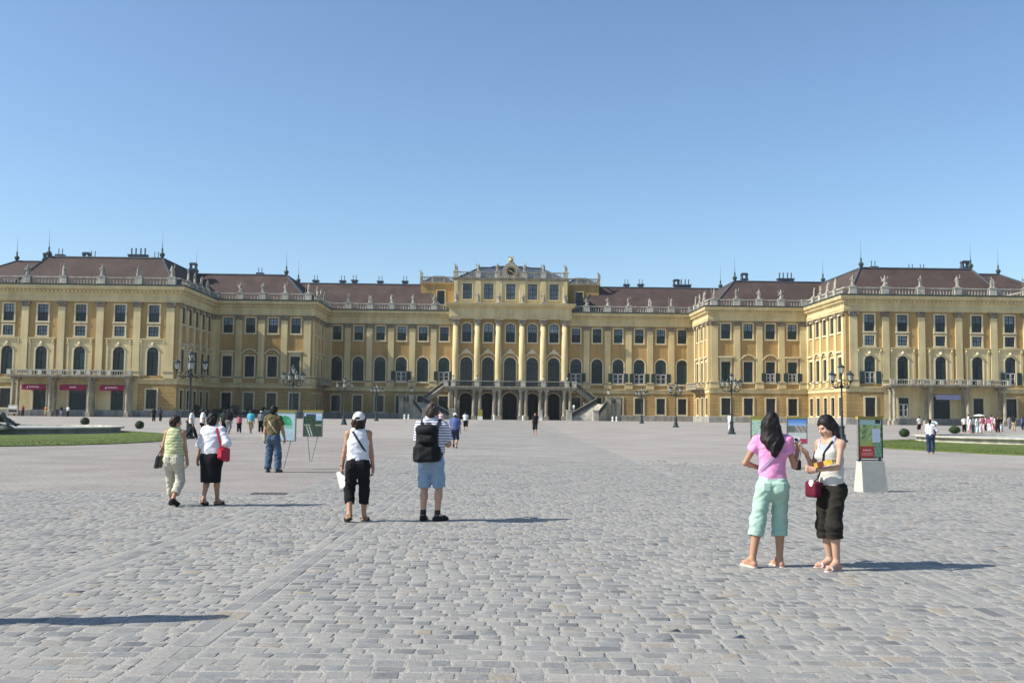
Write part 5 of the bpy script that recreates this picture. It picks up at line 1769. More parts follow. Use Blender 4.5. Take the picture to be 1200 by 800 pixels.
def hairm(name, c):
    if name not in CL:
        m = mat(name, c, .55, .3, 3.0, spec=.22)
        b = BSDF(m)
        rp = [q for q in m.node_tree.nodes if q.type == 'VALTORGB'][0]
        rp.color_ramp.elements[0].color = (*[q * .5 for q in c], 1); rp.color_ramp.elements[1].color = (*[q * 1.5 for q in c], 1)
        tc = N(m, 'ShaderNodeTexCoord'); mp = N(m, 'ShaderNodeMapping'); mp.inputs['Scale'].default_value = (60, 60, 4)
        L(m, tc.outputs['Object'], mp.inputs['Vector'])
        n = N(m, 'ShaderNodeTexNoise'); n.inputs['Scale'].default_value = 1; n.inputs['Detail'].default_value = 4; L(m, mp.outputs[0], n.inputs['Vector']); L(m, n.outputs['Fac'], rp.inputs['Fac'])
        bp = N(m, 'ShaderNodeBump'); bp.inputs['Strength'].default_value = .35; bp.inputs['Distance'].default_value = .006
        L(m, n.outputs['Fac'], bp.inputs['Height']); L(m, bp.outputs['Normal'], b.inputs['Normal'])
        CL[name] = m
    return CL[name]
BLACKH, BROWNH, GREYH = hairm('black_hair', (.012, .010, .010)), hairm('dark_brown_hair', (.030, .016, .010)), hairm('greying_hair', (.06, .045, .034))
MT['eye'] = mat('dark_eye', (.02, .012, .01), .2, .1, 4, spec=.6)
MT['lip'] = mat('lip', (.34, .12, .10), .45, .1, 9)


def ik(a, b, la, lb, pole):
    a, b, pole = Vector(a), Vector(b), Vector(pole)
    d = b - a; D = min(d.length, (la + lb) * .999)
    dn = d.normalized()
    x = (la * la - lb * lb + D * D) / (2 * D)
    h = math.sqrt(max(0, la * la - x * x))
    p = (pole - dn * pole.dot(dn)).normalized()
    return a + dn * x + p * h, a + dn * D


def joints(P):
    fem = P.get('female', True)
    J = {'fem': fem}
    hw, sw = (.088, .158) if fem else (.085, .185)
    sw *= P.get('sw', 1.0)
    lean = P.get('lean', 0.0); sway = P.get('sway', 0.0); twist = P.get('twist', 0.0)
    hz = .905
    feet = P.get('feet', ((-.10, 0, 0, -8), (.10, 0, 0, 8)))
    J['feet'] = feet
    for i, s in ((0, -1), (1, 1)):
        fx, fy, lift, toe = feet[i]
        hip = Vector((s * hw + sway, 0, hz))
        ank = Vector((fx, fy, .085 + lift))
        k, e = ik(hip, ank, .425, .405, Vector((s * .12 + math.sin(R(toe)) * .3, 1, 0)))
        J['hip', i], J['knee', i], J['ank', i] = hip, k, e
    sh0 = Vector((sway * .3, lean, 1.385))
    J['neck'] = Vector((sway * .2, lean * 1.05, 1.43))
    for i, s in ((0, -1), (1, 1)):
        c, s_ = math.cos(twist), math.sin(twist)
        sh = sh0 + Vector((s * sw * c, s * sw * s_, 0))
        hand = Vector(P.get('hands', ((-.25, .02, .80), (.25, .02, .80)))[i])
        pole = Vector(P.get('poles', ((-.35, -1, 0), (.35, -1, 0)))[i])
        e, w = ik(sh, hand, .285, .25, pole)
        J['sh', i], J['elb', i], J['wr', i] = sh, e, w
    J['hc'] = Vector((sway * .2, lean * 1.15 + .015 + P.get('head_fwd', 0), 1.585 + P.get('head_dz', 0)))
    J['hrot'] = Matrix.Rotation(P.get('yaw', 0), 3, 'Z') @ Matrix.Rotation(P.get('pitch', 0), 3, 'X')
    J['bust'] = P.get('bust', 1.0); J['lean'] = lean; J['sway'] = sway; J['girth'] = P.get('girth', 1.0)
    return J


def tc(J, z):
    """centre of the trunk at height z"""
    t = (z - .9) / .485
    return Vector((J['sway'] * (1 - .7 * min(1, max(0, t))), J['lean'] * max(0, t), z))


def trunk(F, J, off=0.0, k=.05, waist=None, hem=None, bust=True, top=True, fem=None):
    fem = J['fem'] if fem is None else fem
    g = J['girth']
    pr = [(.90, .158 * g, .70), (1.06, .122 * g, .76), (1.24, .135 * g, .74), (1.36, .128, .66)] if fem else [(.90, .152 * g, .72), (1.06, .142 * g, .76), (1.24, .158 * g, .72), (1.36, .150, .66)]
    if waist: pr[1] = (1.06, waist, pr[1][2])
    for (za, ra, fa), (zb, rb, fb) in zip(pr, pr[1:]):
        if hem is not None and zb < hem: continue
        F.cone(tc(J, za), tc(J, zb), ra + off, rb + off, k, fy=(fa + fb) / 2)
    if top:
        F.cone(J['sh', 0], J['sh', 1], .052 + off, .052 + off, .05)
        F.cone(tc(J, 1.37), J['neck'] + Vector((0, 0, .01)), .10 + off, .062 + off, .05, fy=.7)
    if bust and fem:
        for s in (-1, 1): F.ell(tc(J, 1.265) + Vector((s * .066, .085 * J['bust'], 0)), (.062 * J['bust'] + off, .055 * J['bust'] + off, .06 * J['bust'] + off), .04)


def hand(F, J, i, P):
    s = (-1, 1)[i]
    w = J['wr', i]; d = (w - J['elb', i]).normalized()
    hd = P.get('hdir', (None, None))[i]
    if hd is not None: d = Vector(hd).normalized()
    nrm = Vector(P.get('palm', ((1, 0, 0), (-1, 0, 0)))[i])          # where the palm faces
    nrm = (nrm - d * nrm.dot(d)).normalized()
    th = d.cross(nrm) * (1 if i == 0 else -1)                           # towards the thumb
    if P.get('thumb', (None, None))[i] is not None:
        tv = Vector(P['thumb'][i])
        if th.dot(tv) < 0: th = -th
    curl = P.get('curl', (.45, .45))[i]
    rot = Matrix((th, d, nrm)).transposed()
    if F.h > .0105:
        F.ell(w + d * .08, (.04, .095, .025), .02, rot); return
    F.rbox(w + d * .048, (.038, .045, .0145), .012, .018, rot)
    F.cone(w - d * .02, w + d * .03, .024, .022, .02)
    for q, (o, ln) in enumerate(((.029, .062), (.010, .072), (-.010, .068), (-.028, .054))):
        b = w + d * .088 + th * o
        c1, c2 = curl + q * .06, curl * 2.2 + q * .08
        d1 = (d * math.cos(c1) + nrm * math.sin(c1)); d2 = (d * math.cos(c2) + nrm * math.sin(c2))
        m = b + d1 * ln * .52; e = m + d2 * ln * .5
        F.cone(b - d * .012, m, .0095, .0088, .006); F.cone(m, e, .0088, .0075, .004)
    tb = w + d * .025 + th * .03
    t1 = tb + (th * .62 + d * .7 + nrm * .35).normalized() * .036
    t2 = t1 + (th * .2 + d * .85 + nrm * .5).normalized() * .03
    F.cone(w + d * .012 + th * .012, tb, .017, .014, .012); F.cone(tb, t1, .0125, .0105, .008); F.cone(t1, t2, .0105, .0085, .005)


def body_field(P, J, h):
    pts = [J[k, i] for k in ('sh', 'elb', 'wr', 'knee', 'ank') for i in (0, 1)]
    lo = [min(min(p[a] for p in pts) - .26, (-.30, -.26, -.03)[a]) for a in range(3)]
    hi = [max(max(p[a] for p in pts) + .26, (.30, .26, 1.80)[a]) for a in range(3)]
    lo[2] = -.03; hi[2] = 1.80
    P['_box'] = (lo, hi)
    F = Field(lo, hi, h)
    fem = J['fem']; g = J['girth']
    trunk(F, J)
    for s in (-1, 1): F.ell(tc(J, .90) + Vector((s * .075, -.06, -.02)), (.085 * g, .08 * g, .09), .05)
    for i in (0, 1):
        H_, K, A = J['hip', i], J['knee', i], J['ank', i]
        tr = .083 * g if fem else .08 * g
        F.cone(H_, K, tr, .052, .04)
        cm = K.lerp(A, .3); back = Vector((0, -.012, 0))
        F.cone(K, cm + back, .05, .052 if fem else .056, .03); F.cone(cm + back, A, .052 if fem else .056, .034, .03)
        toe = R(J['feet'][i][3]); lift = J['feet'][i][2]
        fd = Vector((math.sin(toe), math.cos(toe), 0))
        pit = min(lift * 5.5, .85)                              # heel raised: the foot tips on to its toes
        ft = (fd * math.cos(pit) - Vector((0, 0, 1)) * math.sin(pit)).normalized()
        J['fdir', i] = ft
        heel = A - ft * .035 + Vector((0, 0, -.052)) + (Vector((0, 0, .0)))
        ball = heel + ft * .165; tip = ball + fd * .045
        ball.z = max(ball.z, .024); tip.z = max(tip.z, .02)
        J['heel', i], J['ball', i], J['tip', i] = heel, ball, tip
        F.cone(A, heel, .035, .03, .02); F.cone(A + ft * .02, ball, .036, .026, .025, fx=1.15); F.cone(heel, ball, .029, .027, .02, fx=1.1); F.cone(ball, tip, .03, .019, .02, fx=1.25)
        S_, E, W = J['sh', i], J['elb', i], J['wr', i]
        ar = (.043 if fem else .052) * P.get('arm', 1.0)
        F.cone(S_, E, ar + .004, ar - .008, .035); F.cone(E, E.lerp(W, .3), ar - .009, ar - .008, .02); F.cone(E.lerp(W, .3), W, ar - .008, .024, .02)
        hand(F, J, i, P)
    nk = .048 if fem else .058
    F.cone(J['neck'] - Vector((0, 0, .03)), J['hc'] + Vector((0, -.015, -.06)), nk + .006, nk, .025)
    Rm, c = J['hrot'], J['hc']
    def hp(x, y, z): return c + Rm @ Vector((x, y, z))
    sc = 1.0 if fem else 1.05
    F.ell(hp(0, -.006, .022), (.071 * sc, .09 * sc, .092 * sc), .02, Rm)
    F.cone(hp(0, .03, -.035), hp(0, .05, -.088), .058 * sc, .033 * sc, .03)
    F.cone(hp(-.025, .02, -.05), hp(.025, .02, -.05), .05, .05, .03)
    if h < .013:
        for s in (-1, 1):
            F.ell(hp(s * .031, .092, .008), (.017, .014, .011), .012, Rm, sub=True)
            F.ell(hp(s * .036, .068, -.026), (.02, .018, .018), .02, Rm)
            F.ell(hp(s * .073 * sc, -.004, -.008), (.010, .019, .03), .008, Rm)
        F.cone(hp(-.035, .076, .025), hp(.035, .076, .025), .012, .012, .015)
        F.cone(hp(0, .086, .012), hp(0, .107, -.026), .008, .0135, .01); F.cone(hp(-.012, .092, -.03), hp(.012, .092, -.03), .008, .008, .008)
        F.ell(hp(0, .083, -.055), (.022, .012, .006), .006, Rm); F.ell(hp(0, .081, -.066), (.019, .012, .007), .006, Rm)
    return F


FOLD = ((6, 4, 20), (15, -6, 14), (-12, 8, 22))
def garment(P, h):
    lo, hi = P['_box']
    return Field(lo, hi, h)


def shirt(P, J, h, hem=.9, loose=0.0, sleeve=.5, off=.014, neck='crew', flare=.02, wr=.006, seed=1.0):
    F = garment(P, h)
    fem = J['fem']; g = J['girth']
    z0 = min(hem, .9)
    pr = [(z0, .158 * g + off + loose * .7, .72), (1.06, (.122 if fem else .144) * g + off + loose, .76), (1.24, (.135 if fem else .158) * g + off + loose * .4, .74), (1.36, (.128 if fem else .15) + off, .66)]
    if hem > .95: pr[0] = (hem - .08, pr[0][1] * .97, .74)
    for (za, ra, fa), (zb, rb, fb) in zip(pr, pr[1:]):
        F.cone(tc(J, za), tc(J, zb), ra, rb, .05, fy=(fa + fb) / 2)
    if fem:
        for s in (-1, 1): F.ell(tc(J, 1.265) + Vector((s * .066, .085 * J['bust'], 0)), (.062 * J['bust'] + off, .055 * J['bust'] + off, .06 * J['bust'] + off), .05)
    sl = P.get('sh_cut', None)
    if sleeve > 0:
        F.cone(J['sh', 0], J['sh', 1], .053 + off, .053 + off, .05)
        F.cone(tc(J, 1.37), J['neck'] + Vector((0, 0, .0)), .10 + off, .066 + off, .05, fy=.7)
        ar = (.047 if fem else .056) + off
        for i in (0, 1):
            S_, E, W = J['sh', i], J['elb', i], J['wr', i]
            if sleeve <= 1:
                e = S_.lerp(E, sleeve)
                F.cone(S_, e + (E - S_).normalized() * .05, ar, ar + flare, .035, cuts=[(e, E - S_)])
            else:
                e = E.lerp(W, sleeve - 1)
                F.cone(S_, E, ar, ar + flare * .3, .035)
                F.cone(E, e + (W - E).normalized() * .04, ar + flare * .3, ar * .9 + flare, .02, cuts=[(e, W - E)])
    else:
        sw = abs(J['sh', 1].x - J['sh', 0].x) / 2
        F.cone(J['sh', 0] * .78 + J['sh', 1] * .22, J['sh', 0] * .22 + J['sh', 1] * .78, .055 + off, .055 + off, .04)
        F.cone(tc(J, 1.37), J['neck'] + Vector((0, 0, -.01)), .10 + off, .07 + off, .05, fy=.7)
        for i, s in ((0, -1), (1, 1)):
            F.cut(J['sh', i] - Vector((s * (.028 if neck != 'tank' else .05), 0, 0)), (s, 0, .35))
    if wr: F.wrinkle(wr, 1.0, seed); F.wrinkle(.0045, 2.5, seed + 4, FOLD)
    nk = J['neck'] + Vector((0, .018, .055))
    if neck == 'tank': F.ell(J['neck'] + Vector((0, .05, .0)), (.092, .13, .155), .01, sub=True)
    elif neck == 'scoop': F.ell(J['neck'] + Vector((0, .04, .03)), (.085, .11, .10), .01, sub=True)
    else: F.ell(nk, (.068, .075, .06), .008, sub=True)
    F.cut((0, 0, hem), (0, 0, -1))
    return F


def trousers(P, J, h, end=1.5, waist=1.0, rh=.07, rt=.10, off=.014, wr=.006, seed=2.0, cuff=0.0):
    """end: 1 = knee, 2 = ankle along the leg"""
    F = garment(P, h)
    g = J['girth']; fem = J['fem']
    F.cone(tc(J, .87), tc(J, waist + .06), (.158 if fem else .152) * g + off, (.14 if fem else .145) * g + off, .05, fy=.74)
    for s in (-1, 1): F.ell(tc(J, .90) + Vector((s * .075, -.06, -.03)), (.085 * g + off, .08 * g + off, .09 + off), .05)
    for i in (0, 1):
        H_, K, A = J['hip', i], J['knee', i], J['ank', i]
        if end <= 1:
            e = H_.lerp(K, end)
            F.cone(H_ + Vector((0, 0, -.02)), e + (K - H_).normalized() * .05, rt, rh, .035, cuts=[(e, K - H_)])
        else:
            km = rt + (rh - rt) * .55
            e = K.lerp(A, end - 1)
            F.cone(H_ + Vector((0, 0, -.02)), K, rt, km, .035)
            F.cone(K, e + (A - K).normalized() * .05, km, rh, .03, cuts=[(e, A - K)])
            if cuff:
                dn = (A - K).normalized()
                F.cone(e - dn * cuff, e + dn * .03, rh + .010, rh + .010, .004, cuts=[(e - dn * .003, dn), (e - dn * cuff, -dn)])
    if wr: F.wrinkle(wr, 1.0, seed); F.wrinkle(.0055, 2.6, seed + 2, FOLD)
    for zc, hz_ in ((waist - .02, .018),):
        F.cone(tc(J, zc - hz_), tc(J, zc + .05), (.145 if fem else .148) * g + off + .010, (.14 if fem else .146) * g + off + .010, .003, fy=.75, cuts=[((0, 0, zc - hz_), (0, 0, -1))])
    for s in (-1, 1):
        y = F.surf(s * .075, .885, -1)
        if y is not None and h < .01: F.rbox((s * .072, y + .0145, .89), (.042, .017, .048), .010, .003)
    F.cut((0, 0, waist), (0, 0, 1))
    return F


def skirt(P, J, h, hem=.5, waist=1.0, r=.185, off=.014):
    F = garment(P, h); g = J['girth']
    F.cone(tc(J, .84), tc(J, waist + .05), .168 * g + off, .135 * g + off, .05, fy=.75)
    F.cone((J['sway'] * .5, 0, hem - .05), tc(J, .86), r, .17 * g + off, .05, fy=.78)
    for s in (-1, 1): F.ell(tc(J, .90) + Vector((s * .07, -.06, -.03)), (.085 * g + off, .08 * g + off, .09 + off), .05)
    F.wrinkle(.006, .8, 3.0, ((18, 4, 3), (-14, 9, 5), (25, -6, 2)))
    F.cut((0, 0, waist), (0, 0, 1)); F.cut((0, 0, hem), (0, 0, -1))
    return F


def hair(P, J, h, style):
    F = Field(J['hc'] - Vector((.24, .28, .5)), J['hc'] + Vector((.24, .2, .2)), h)
    Rm, c = J['hrot'], J['hc']
    sc = 1.0 if J['fem'] else 1.05
    def hp(x, y, z): return c + Rm @ Vector((x, y, z))
    F.ell(hp(0, -.014, .026), (.083 * sc, .10 * sc, .105 * sc), .02, Rm)
    if style == 'short':
        F.ell(hp(0, -.05, -.02), (.074, .06, .085), .02, Rm)
        for s in (-1, 1): F.ell(hp(s * .07, -.005, .02), (.018, .035, .045), .02, Rm)
    elif style == 'bob':
        F.ell(hp(0, -.045, -.045), (.095, .075, .10), .03, Rm)
        for s in (-1, 1): F.cone(hp(s * .072, .01, .03), hp(s * .075, -.02, -.09), .03, .028, .03)
    elif style in ('long', 'longside'):
        F.ell(hp(0, -.045, -.05), (.090, .080, .115), .03, Rm)
        for q in np.linspace(-1, 1, 9):
            m = c + Vector((q * .096, -.125 + .05 * q * q, -.19)); e = c + Vector((q * .055 + (.02 if style == 'long' else 0), -.148 + .02 * q * q, -.36 + .09 * abs(q)))
            F.cone(hp(q * .06, -.05, -.01), m, .042, .034, .02); F.cone(m, e, .034, .016, .02)
    elif style == 'pony':
        F.ell(hp(0, -.05, -.02), (.072, .05, .07), .02, Rm)
        F.cone(hp(0, -.105, .03), hp(0, -.15, -.15), .03, .02, .02)
    # clear the face
    F.rbox(hp(0, .13, -.045), (.064 if style != 'short' else .068, .085, .088), .045, .02, Rm, sub=True)
    if style in ('short', 'pony'):
        F.rbox(hp(0, .06, -.16), (.12, .1, .09), .02, .02, Rm, sub=True)
    amp = .008 if h < .01 else 0
    if amp:
        F.wrinkle(amp, 3.0, 1.0, ((14, 9, 2), (-17, 6, 3), (9, -15, 1)))
        if style in ('short', 'bob'): F.wrinkle(.006, 5.0, 2.0, ((14, 9, 6), (-12, 8, 7), (9, -13, 5)))
    return F


def shoes(P, J, h, kind, i):
    he, ba, ti = J['heel', i], J['ball', i], J['tip', i]
    A = J['ank', i]
    pts = [he, ba, ti, A]
    F = Field([min(p[a] for p in pts) - .09 for a in range(3)], [max(p[a] for p in pts) + .09 for a in range(3)], h)
    dz = Vector((0, 0, -.024))
    if kind == 'shoe':
        F.cone(he, ba, .042, .043, .02, fx=1.05); F.cone(ba, ti, .043, .032, .02, fx=1.25); F.cone(A + Vector((0, .01, -.03)), ba, .045, .036, .03); F.cone(he, A + Vector((0, 0, -.02)), .042, .042, .02)
        F.cut(A + Vector((0, 0, .012)), (0, 0, 1))
    else:
        F.cone(he + dz, ba + dz, .033, .036, .01, fx=1.1); F.cone(ba + dz, ti + dz, .036, .028, .01, fx=1.3)
        zc = max(he.z, ba.z) - .018
        n = (J['fdir', i].cross(Vector((1, 0, 0)))).normalized()
        if n.z < 0: n = -n
        F.cut(ba + dz + n * .010, n)
        m = he.lerp(ba, .78)
        F.cone(m + Vector((-.042, 0, -.01)), m + Vector((0, .012, .03)), .011, .012, .004); F.cone(m + Vector((.042, 0, -.01)), m + Vector((0, .012, .03)), .011, .012, .004)
        if kind == 'sandal':
            F.cone(m.lerp(ba, .7) + Vector((-.045, .01, -.005)), m.lerp(ba, .7) + Vector((.045, .01, -.005)), .014, .014, .004)
            F.cone(m.lerp(ba, .7) + Vector((-.03, .01, .018)), m.lerp(ba, .7) + Vector((.03, .01, .018)), .016, .016, .02)
            F.cone(he + Vector((-.03, -.01, .02)), he + Vector((.03, -.01, .02)), .014, .014, .02)
    return F


def tube_strap(pts, w, t, up=None):
    """flat band through pts; up: outward direction at each point"""
    mb = MB(); vs = []; fs = []
    n = len(pts)
    for i, (p, u) in enumerate(zip(pts, up)):
        p = Vector(p); u = Vector(u).normalized()
        d = (Vector(pts[min(i + 1, n - 1)]) - Vector(pts[max(i - 1, 0)])).normalized()
        s = d.cross(u).normalized() * w / 2
        vs += [p - s, p + s, p + s + u * t, p - s + u * t]
    for i in range(n - 1):
        for j in range(4): fs.append((i * 4 + j, i * 4 + (j + 1) % 4, (i + 1) * 4 + (j + 1) % 4, (i + 1) * 4 + j))
    fs += [(3, 2, 1, 0), tuple((n - 1) * 4 + j for j in range(4))]
    mb.add(vs, fs)
    return mb


def sc_mb(mb, s):
    mb.v = [tuple(c * s for c in p) for p in mb.v]
    return mb


def cross_strap(F, J, sh, x0, z0, x1, z1, side, n=9):
    """points across the back or chest on the garment field F, from the shoulder (x0, z0) to (x1, z1)"""
    pts = []; ups = []
    for t in np.linspace(0, 1, n):
        x = x0 + (x1 - x0) * t; z = z0 + (z1 - z0) * t
        ys_ = [q for q in (G.surf(x, z, side) for G in ((F if z > 1.27 else F[:-1]) if isinstance(F, list) else [F])) if q is not None]
        if not ys_: continue
        y = min(ys_) if side < 0 else max(ys_)
        pts.append((x, y + side * .004, z)); ups.append((x * 1.2, side, .15))
    return pts, ups


def person(loc, heading, H, P, label, skin_='warm', vox=.0065, parts=(), eyes=False):
    """heading 0 looks away from the camera; parts: (name, material, field function(P, J, vox))"""
    s = H / 1.70
    P = dict(P)
    J = joints(P)
    h = vox
    F = body_field(P, J, h)
    M = T(*loc) @ RZ(heading)
    o = put('person', F.mesh('person', SK[skin_], s), None, M)
    tag(o, label, 'person', P.get('group'))
    J['F'] = {'body': F}
    for nm, m, fn in parts:
        G = fn(P, J, h)
        J['F'][nm] = G
        put(nm, G.mesh(nm, m, s), o)
    if eyes:
        for sx in (-1, 1):
            e = MB().lathe([(.002, -.008), (.0085, -.004), (.0095, 0), (.0085, .004), (.002, .008)], 10)
            c = J['hc'] + J['hrot'] @ Vector((sx * .031, .081, .006))
            e.v = [tuple((Vector(v) + c) * s) for v in e.v]
            e.build('eye', MT['eye'], o, None, True)
        lp_ = Field(J['hc'] - Vector((.15, .15, .15)), J['hc'] + Vector((.15, .15, .15)), .004)
        lp_.ell(J['hc'] + J['hrot'] @ Vector((0, .087, -.056)), (.022, .0105, .006), .004, J['hrot']).ell(J['hc'] + J['hrot'] @ Vector((0, .085, -.066)), (.019, .0105, .007), .004, J['hrot'])
        put('lips', lp_.mesh('lips', MT['lip'], s), o)
    J['s'] = s; J['M'] = M
    return o, J


def feet_at(px, py): return on_ground(px, py)
def walk(step=.16, lift=.07, right=True):
    a = (-.085, step, 0, -6); b = (.085, -step, lift, 6)
    return (a, b) if not right else ((-.085, -step, lift, -6), (.085, step, 0, 6))

SHOE = lambda kind: (lambda i: (lambda P, J, h: shoes(P, J, h, kind, i)))
def footwear(kind, m): return [('shoe' if kind == 'shoe' else 'sandal', m, SHOE(kind)(0)), ('shoe' if kind == 'shoe' else 'sandal', m, SHOE(kind)(1))]
HAIR = lambda st: (lambda P, J, h: hair(P, J, h, st))
def cap_parts(P, J, h):
    F = Field(J['hc'] - Vector((.2, .25, .12)), J['hc'] + Vector((.2, .28, .2)), h)
    Rm, c = J['hrot'], J['hc']
    F.ell(c + Rm @ Vector((0, -.014, .037)), (.099, .117, .114), .02, Rm)
    F.cut(c + Rm @ Vector((0, 0, .022)), Rm @ Vector((0, .12, -1)))
    F.ell(c + Rm @ Vector((0, .115, .035)), (.075, .075, .016), .012, Rm)
    F.rbox(c + Rm @ Vector((0, -.12, .035)), (.035, .04, .018), .01, .004, Rm, sub=True)
    return F


NEAR = .0065
# ---------- 1 woman in a lime striped top
P = dict(female=True, girth=1.04, feet=((-.10, .19, 0, -5), (.09, -.20, .075, 14)), hands=((-.285, .0, .83), (.235, .08, .80)), poles=((-.5, -1, 0), (.3, -1, 0)), yaw=R(-52), pitch=R(-4), curl=(.7, .5), lean=.015)
g = feet_at(202, 593)
o, J = person(g, R(-4), 1.56, P, 'woman in a lime striped sleeveless top and cream cropped trousers, walking away', 'tan', NEAR, [
    ('sleeveless_top', striped('lime_striped_knit', (.56, .57, .34), (.33, .36, .18), .052, .40), lambda P, J, h: shirt(P, J, h, .93, .02, 0, .014, 'crew', seed=1.3)),
    ('trousers', cloth('cream_linen', (.50, .47, .37)), lambda P, J, h: trousers(P, J, h, 1.72, 1.0, .076, .096, .013, .006, 2.2)),
    ('hair', BROWNH, HAIR('short'))] + footwear('shoe', cloth('black_shoe_leather', (.02, .017, .016), .5)), eyes=True)
def rbag(name, J, c, half, m, label, cat, rot=None, taper=None, extra=None, r=.02):
    F = Field(Vector(c) - Vector((.3, .3, .35)), Vector(c) + Vector((.3, .3, .35)), .007)
    F.rbox(c, half, r, .01, rot)
    if extra: extra(F)
    F.wrinkle(.004, .7, 4)
    o = put(name, F.mesh(name, m, J['s']), None, J['M']); tag(o, label, cat)
    return o
W = J['wr', 0]
b = rbag('handbag', J, (W.x - .015, W.y + .005, W.z - .03), (.035, .13, .12), MT['leather'], 'dark handbag hanging at the hip of the woman in the lime top', 'handbag', Matrix.Rotation(R(12), 3, 'Y'))
E = J['elb', 0]
sc_mb(MB().path([(W.x - .01, W.y - .08, W.z + .08), (E.x * .98, E.y - .05, E.z - .02), (E.x - .055, E.y + .0, E.z + .03), (E.x * .98, E.y + .06, E.z - .02), (W.x - .01, W.y + .09, W.z + .08)], .011, 6), J['s']).build('strap', MT['leather'], b)

# ---------- 2 woman in white blouse and black skirt
P = dict(female=True, girth=1.12, feet=((-.06, -.14, .05, -5), (.05, .17, .0, 12)), hands=((-.31, .06, .84), (.20, .17, 1.08)), poles=((-.6, -1, 0), (.8, -1, 0)), yaw=R(-48), pitch=R(2), curl=(.35, .9), lean=.02)
g = feet_at(246, 592.5)
o, J = person(g, R(-12), 1.62, P, 'woman in a loose white blouse and black knee-length skirt with sunglasses, walking away', 'tan', NEAR, [
    ('blouse', cloth('white_cotton', (.70, .70, .74)), lambda P, J, h: shirt(P, J, h, .90, .03, 1.12, .018, 'crew', .035, .009, 1.9)),
    ('skirt', cloth('black_crepe', (.014, .014, .016)), lambda P, J, h: skirt(P, J, h, .43, 1.0, .185)),
    ('hair', BLACKH, HAIR('bob'))] + footwear('sandal', cloth('brown_sandal', (.05, .025, .018), .5)), eyes=True)
Rm, c = J['hrot'], J['hc']
sg = MB()
for sx in (-1, 1): sg.box(*sorted((sx * .008, sx * .05)), .094, .102, -.012, .022); sg.path([(sx * .05, .095, .012), (sx * .078, .06, .014), (sx * .08, -.01, .01)], .004, 4)
sg.box(-.01, .01, .096, .101, .008, .014)
sg.v = [tuple((c + Rm @ Vector(v)) * J['s']) for v in sg.v]
sg.build('sunglasses', MT['black'], o)
S_ = J['sh', 1]
red = cloth('red_bag_leather', (.42, .018, .045), .5)
def redx(F): F.cone((S_.x + .10, .02, 1.07), (S_.x + .10, .02, 1.12), .03, .02, .05); F.cut((S_.x, 0, 1.10), (.25, -.2, 1))
b = rbag('shoulder_bag', J, (S_.x + .105, -.03, .965), (.05, .165, .125), red, 'bright red bag hanging from the shoulder of the woman in the white blouse', 'shoulder bag', Matrix.Rotation(R(-14), 3, 'X') @ Matrix.Rotation(R(-8), 3, 'Y'), extra=redx, r=.03)
sc_mb(tube_strap([(S_.x + .09, -.10, 1.07), (S_.x + .03, -.095, 1.25), (S_.x - .035, -.07, 1.41), (S_.x - .04, -.0, 1.465), (S_.x - .02, .06, 1.42), (S_.x + .05, .09, 1.22), (S_.x + .09, .08, 1.07)], .035, .006, [(.4, -1, 0), (.2, -1, .2), (0, -1, .6), (0, 0, 1), (0, 1, .6), (.2, 1, .2), (.4, 1, 0)]), J['s']).build('strap', red, b)

# ---------- 3 woman with a white cap
P = dict(female=True, girth=1.05, feet=((-.105, -.12, .055, -22), (.10, .10, 0, 16)), hands=((-.26, .03, .80), (.245, .04, .78)), poles=((-.4, -1, 0), (.4, -1, 0)), yaw=R(-6), pitch=R(-3), curl=(.9, .5))
g = feet_at(418, 611.5)
o, J = person(g, R(4), 1.64, P, 'woman in a white cap, white sleeveless top and black cropped trousers, walking away', 'tan', NEAR, [
    ('sleeveless_top', cloth('white_jersey', (.72, .72, .76)), lambda P, J, h: shirt(P, J, h, .965, .012, 0, .013, 'crew', wr=.005, seed=.7)),
    ('trousers', cloth('black_cotton', (.013, .013, .015)), lambda P, J, h: trousers(P, J, h, 1.52, 1.0, .072, .096, .013, .005, 1.1)),
    ('hair', BROWNH, HAIR('bob')), ('cap', cloth('white_cap_cotton', (.72, .70, .66)), cap_parts)] + footwear('sandal', cloth('black_strap_sandal', (.02, .018, .018), .5)), eyes=True)
F = J['F']['sleeveless_top']
pts, ups = cross_strap(F, J, 0, -.085, 1.42, .125, 1.10, -1)
st = sc_mb(tube_strap(pts, .030, .006, ups), J['s']).build('bag_strap', cloth('navy_webbing', (.03, .035, .055)), None, J['M'])
tag(st, 'navy bag strap crossing the back of the white-capped woman', 'strap')
W = J['wr', 0]
pp = MB().box(-.012, -.004, -.09, .09, -.24, .02).box(.002, .010, -.085, .085, -.235, .015)
pp.v = [tuple((Matrix.Rotation(R(-14), 3, 'Y') @ Matrix.Rotation(R(55), 3, 'Z') @ Vector(v) + W + Vector((-.015, .03, -.09))) * J['s']) for v in pp.v]
tag(pp.build('leaflet', MT['white'], None, J['M']), 'folded white leaflet held in the hand of the white-capped woman', 'leaflet')
sc_mb(MB().lathe([(.026, -.012), (.030, -.006), (.030, .006), (.026, .012)], 12, (W.x - .003, W.y, W.z + .02)), J['s']).build('wristband', MT['black'], o)

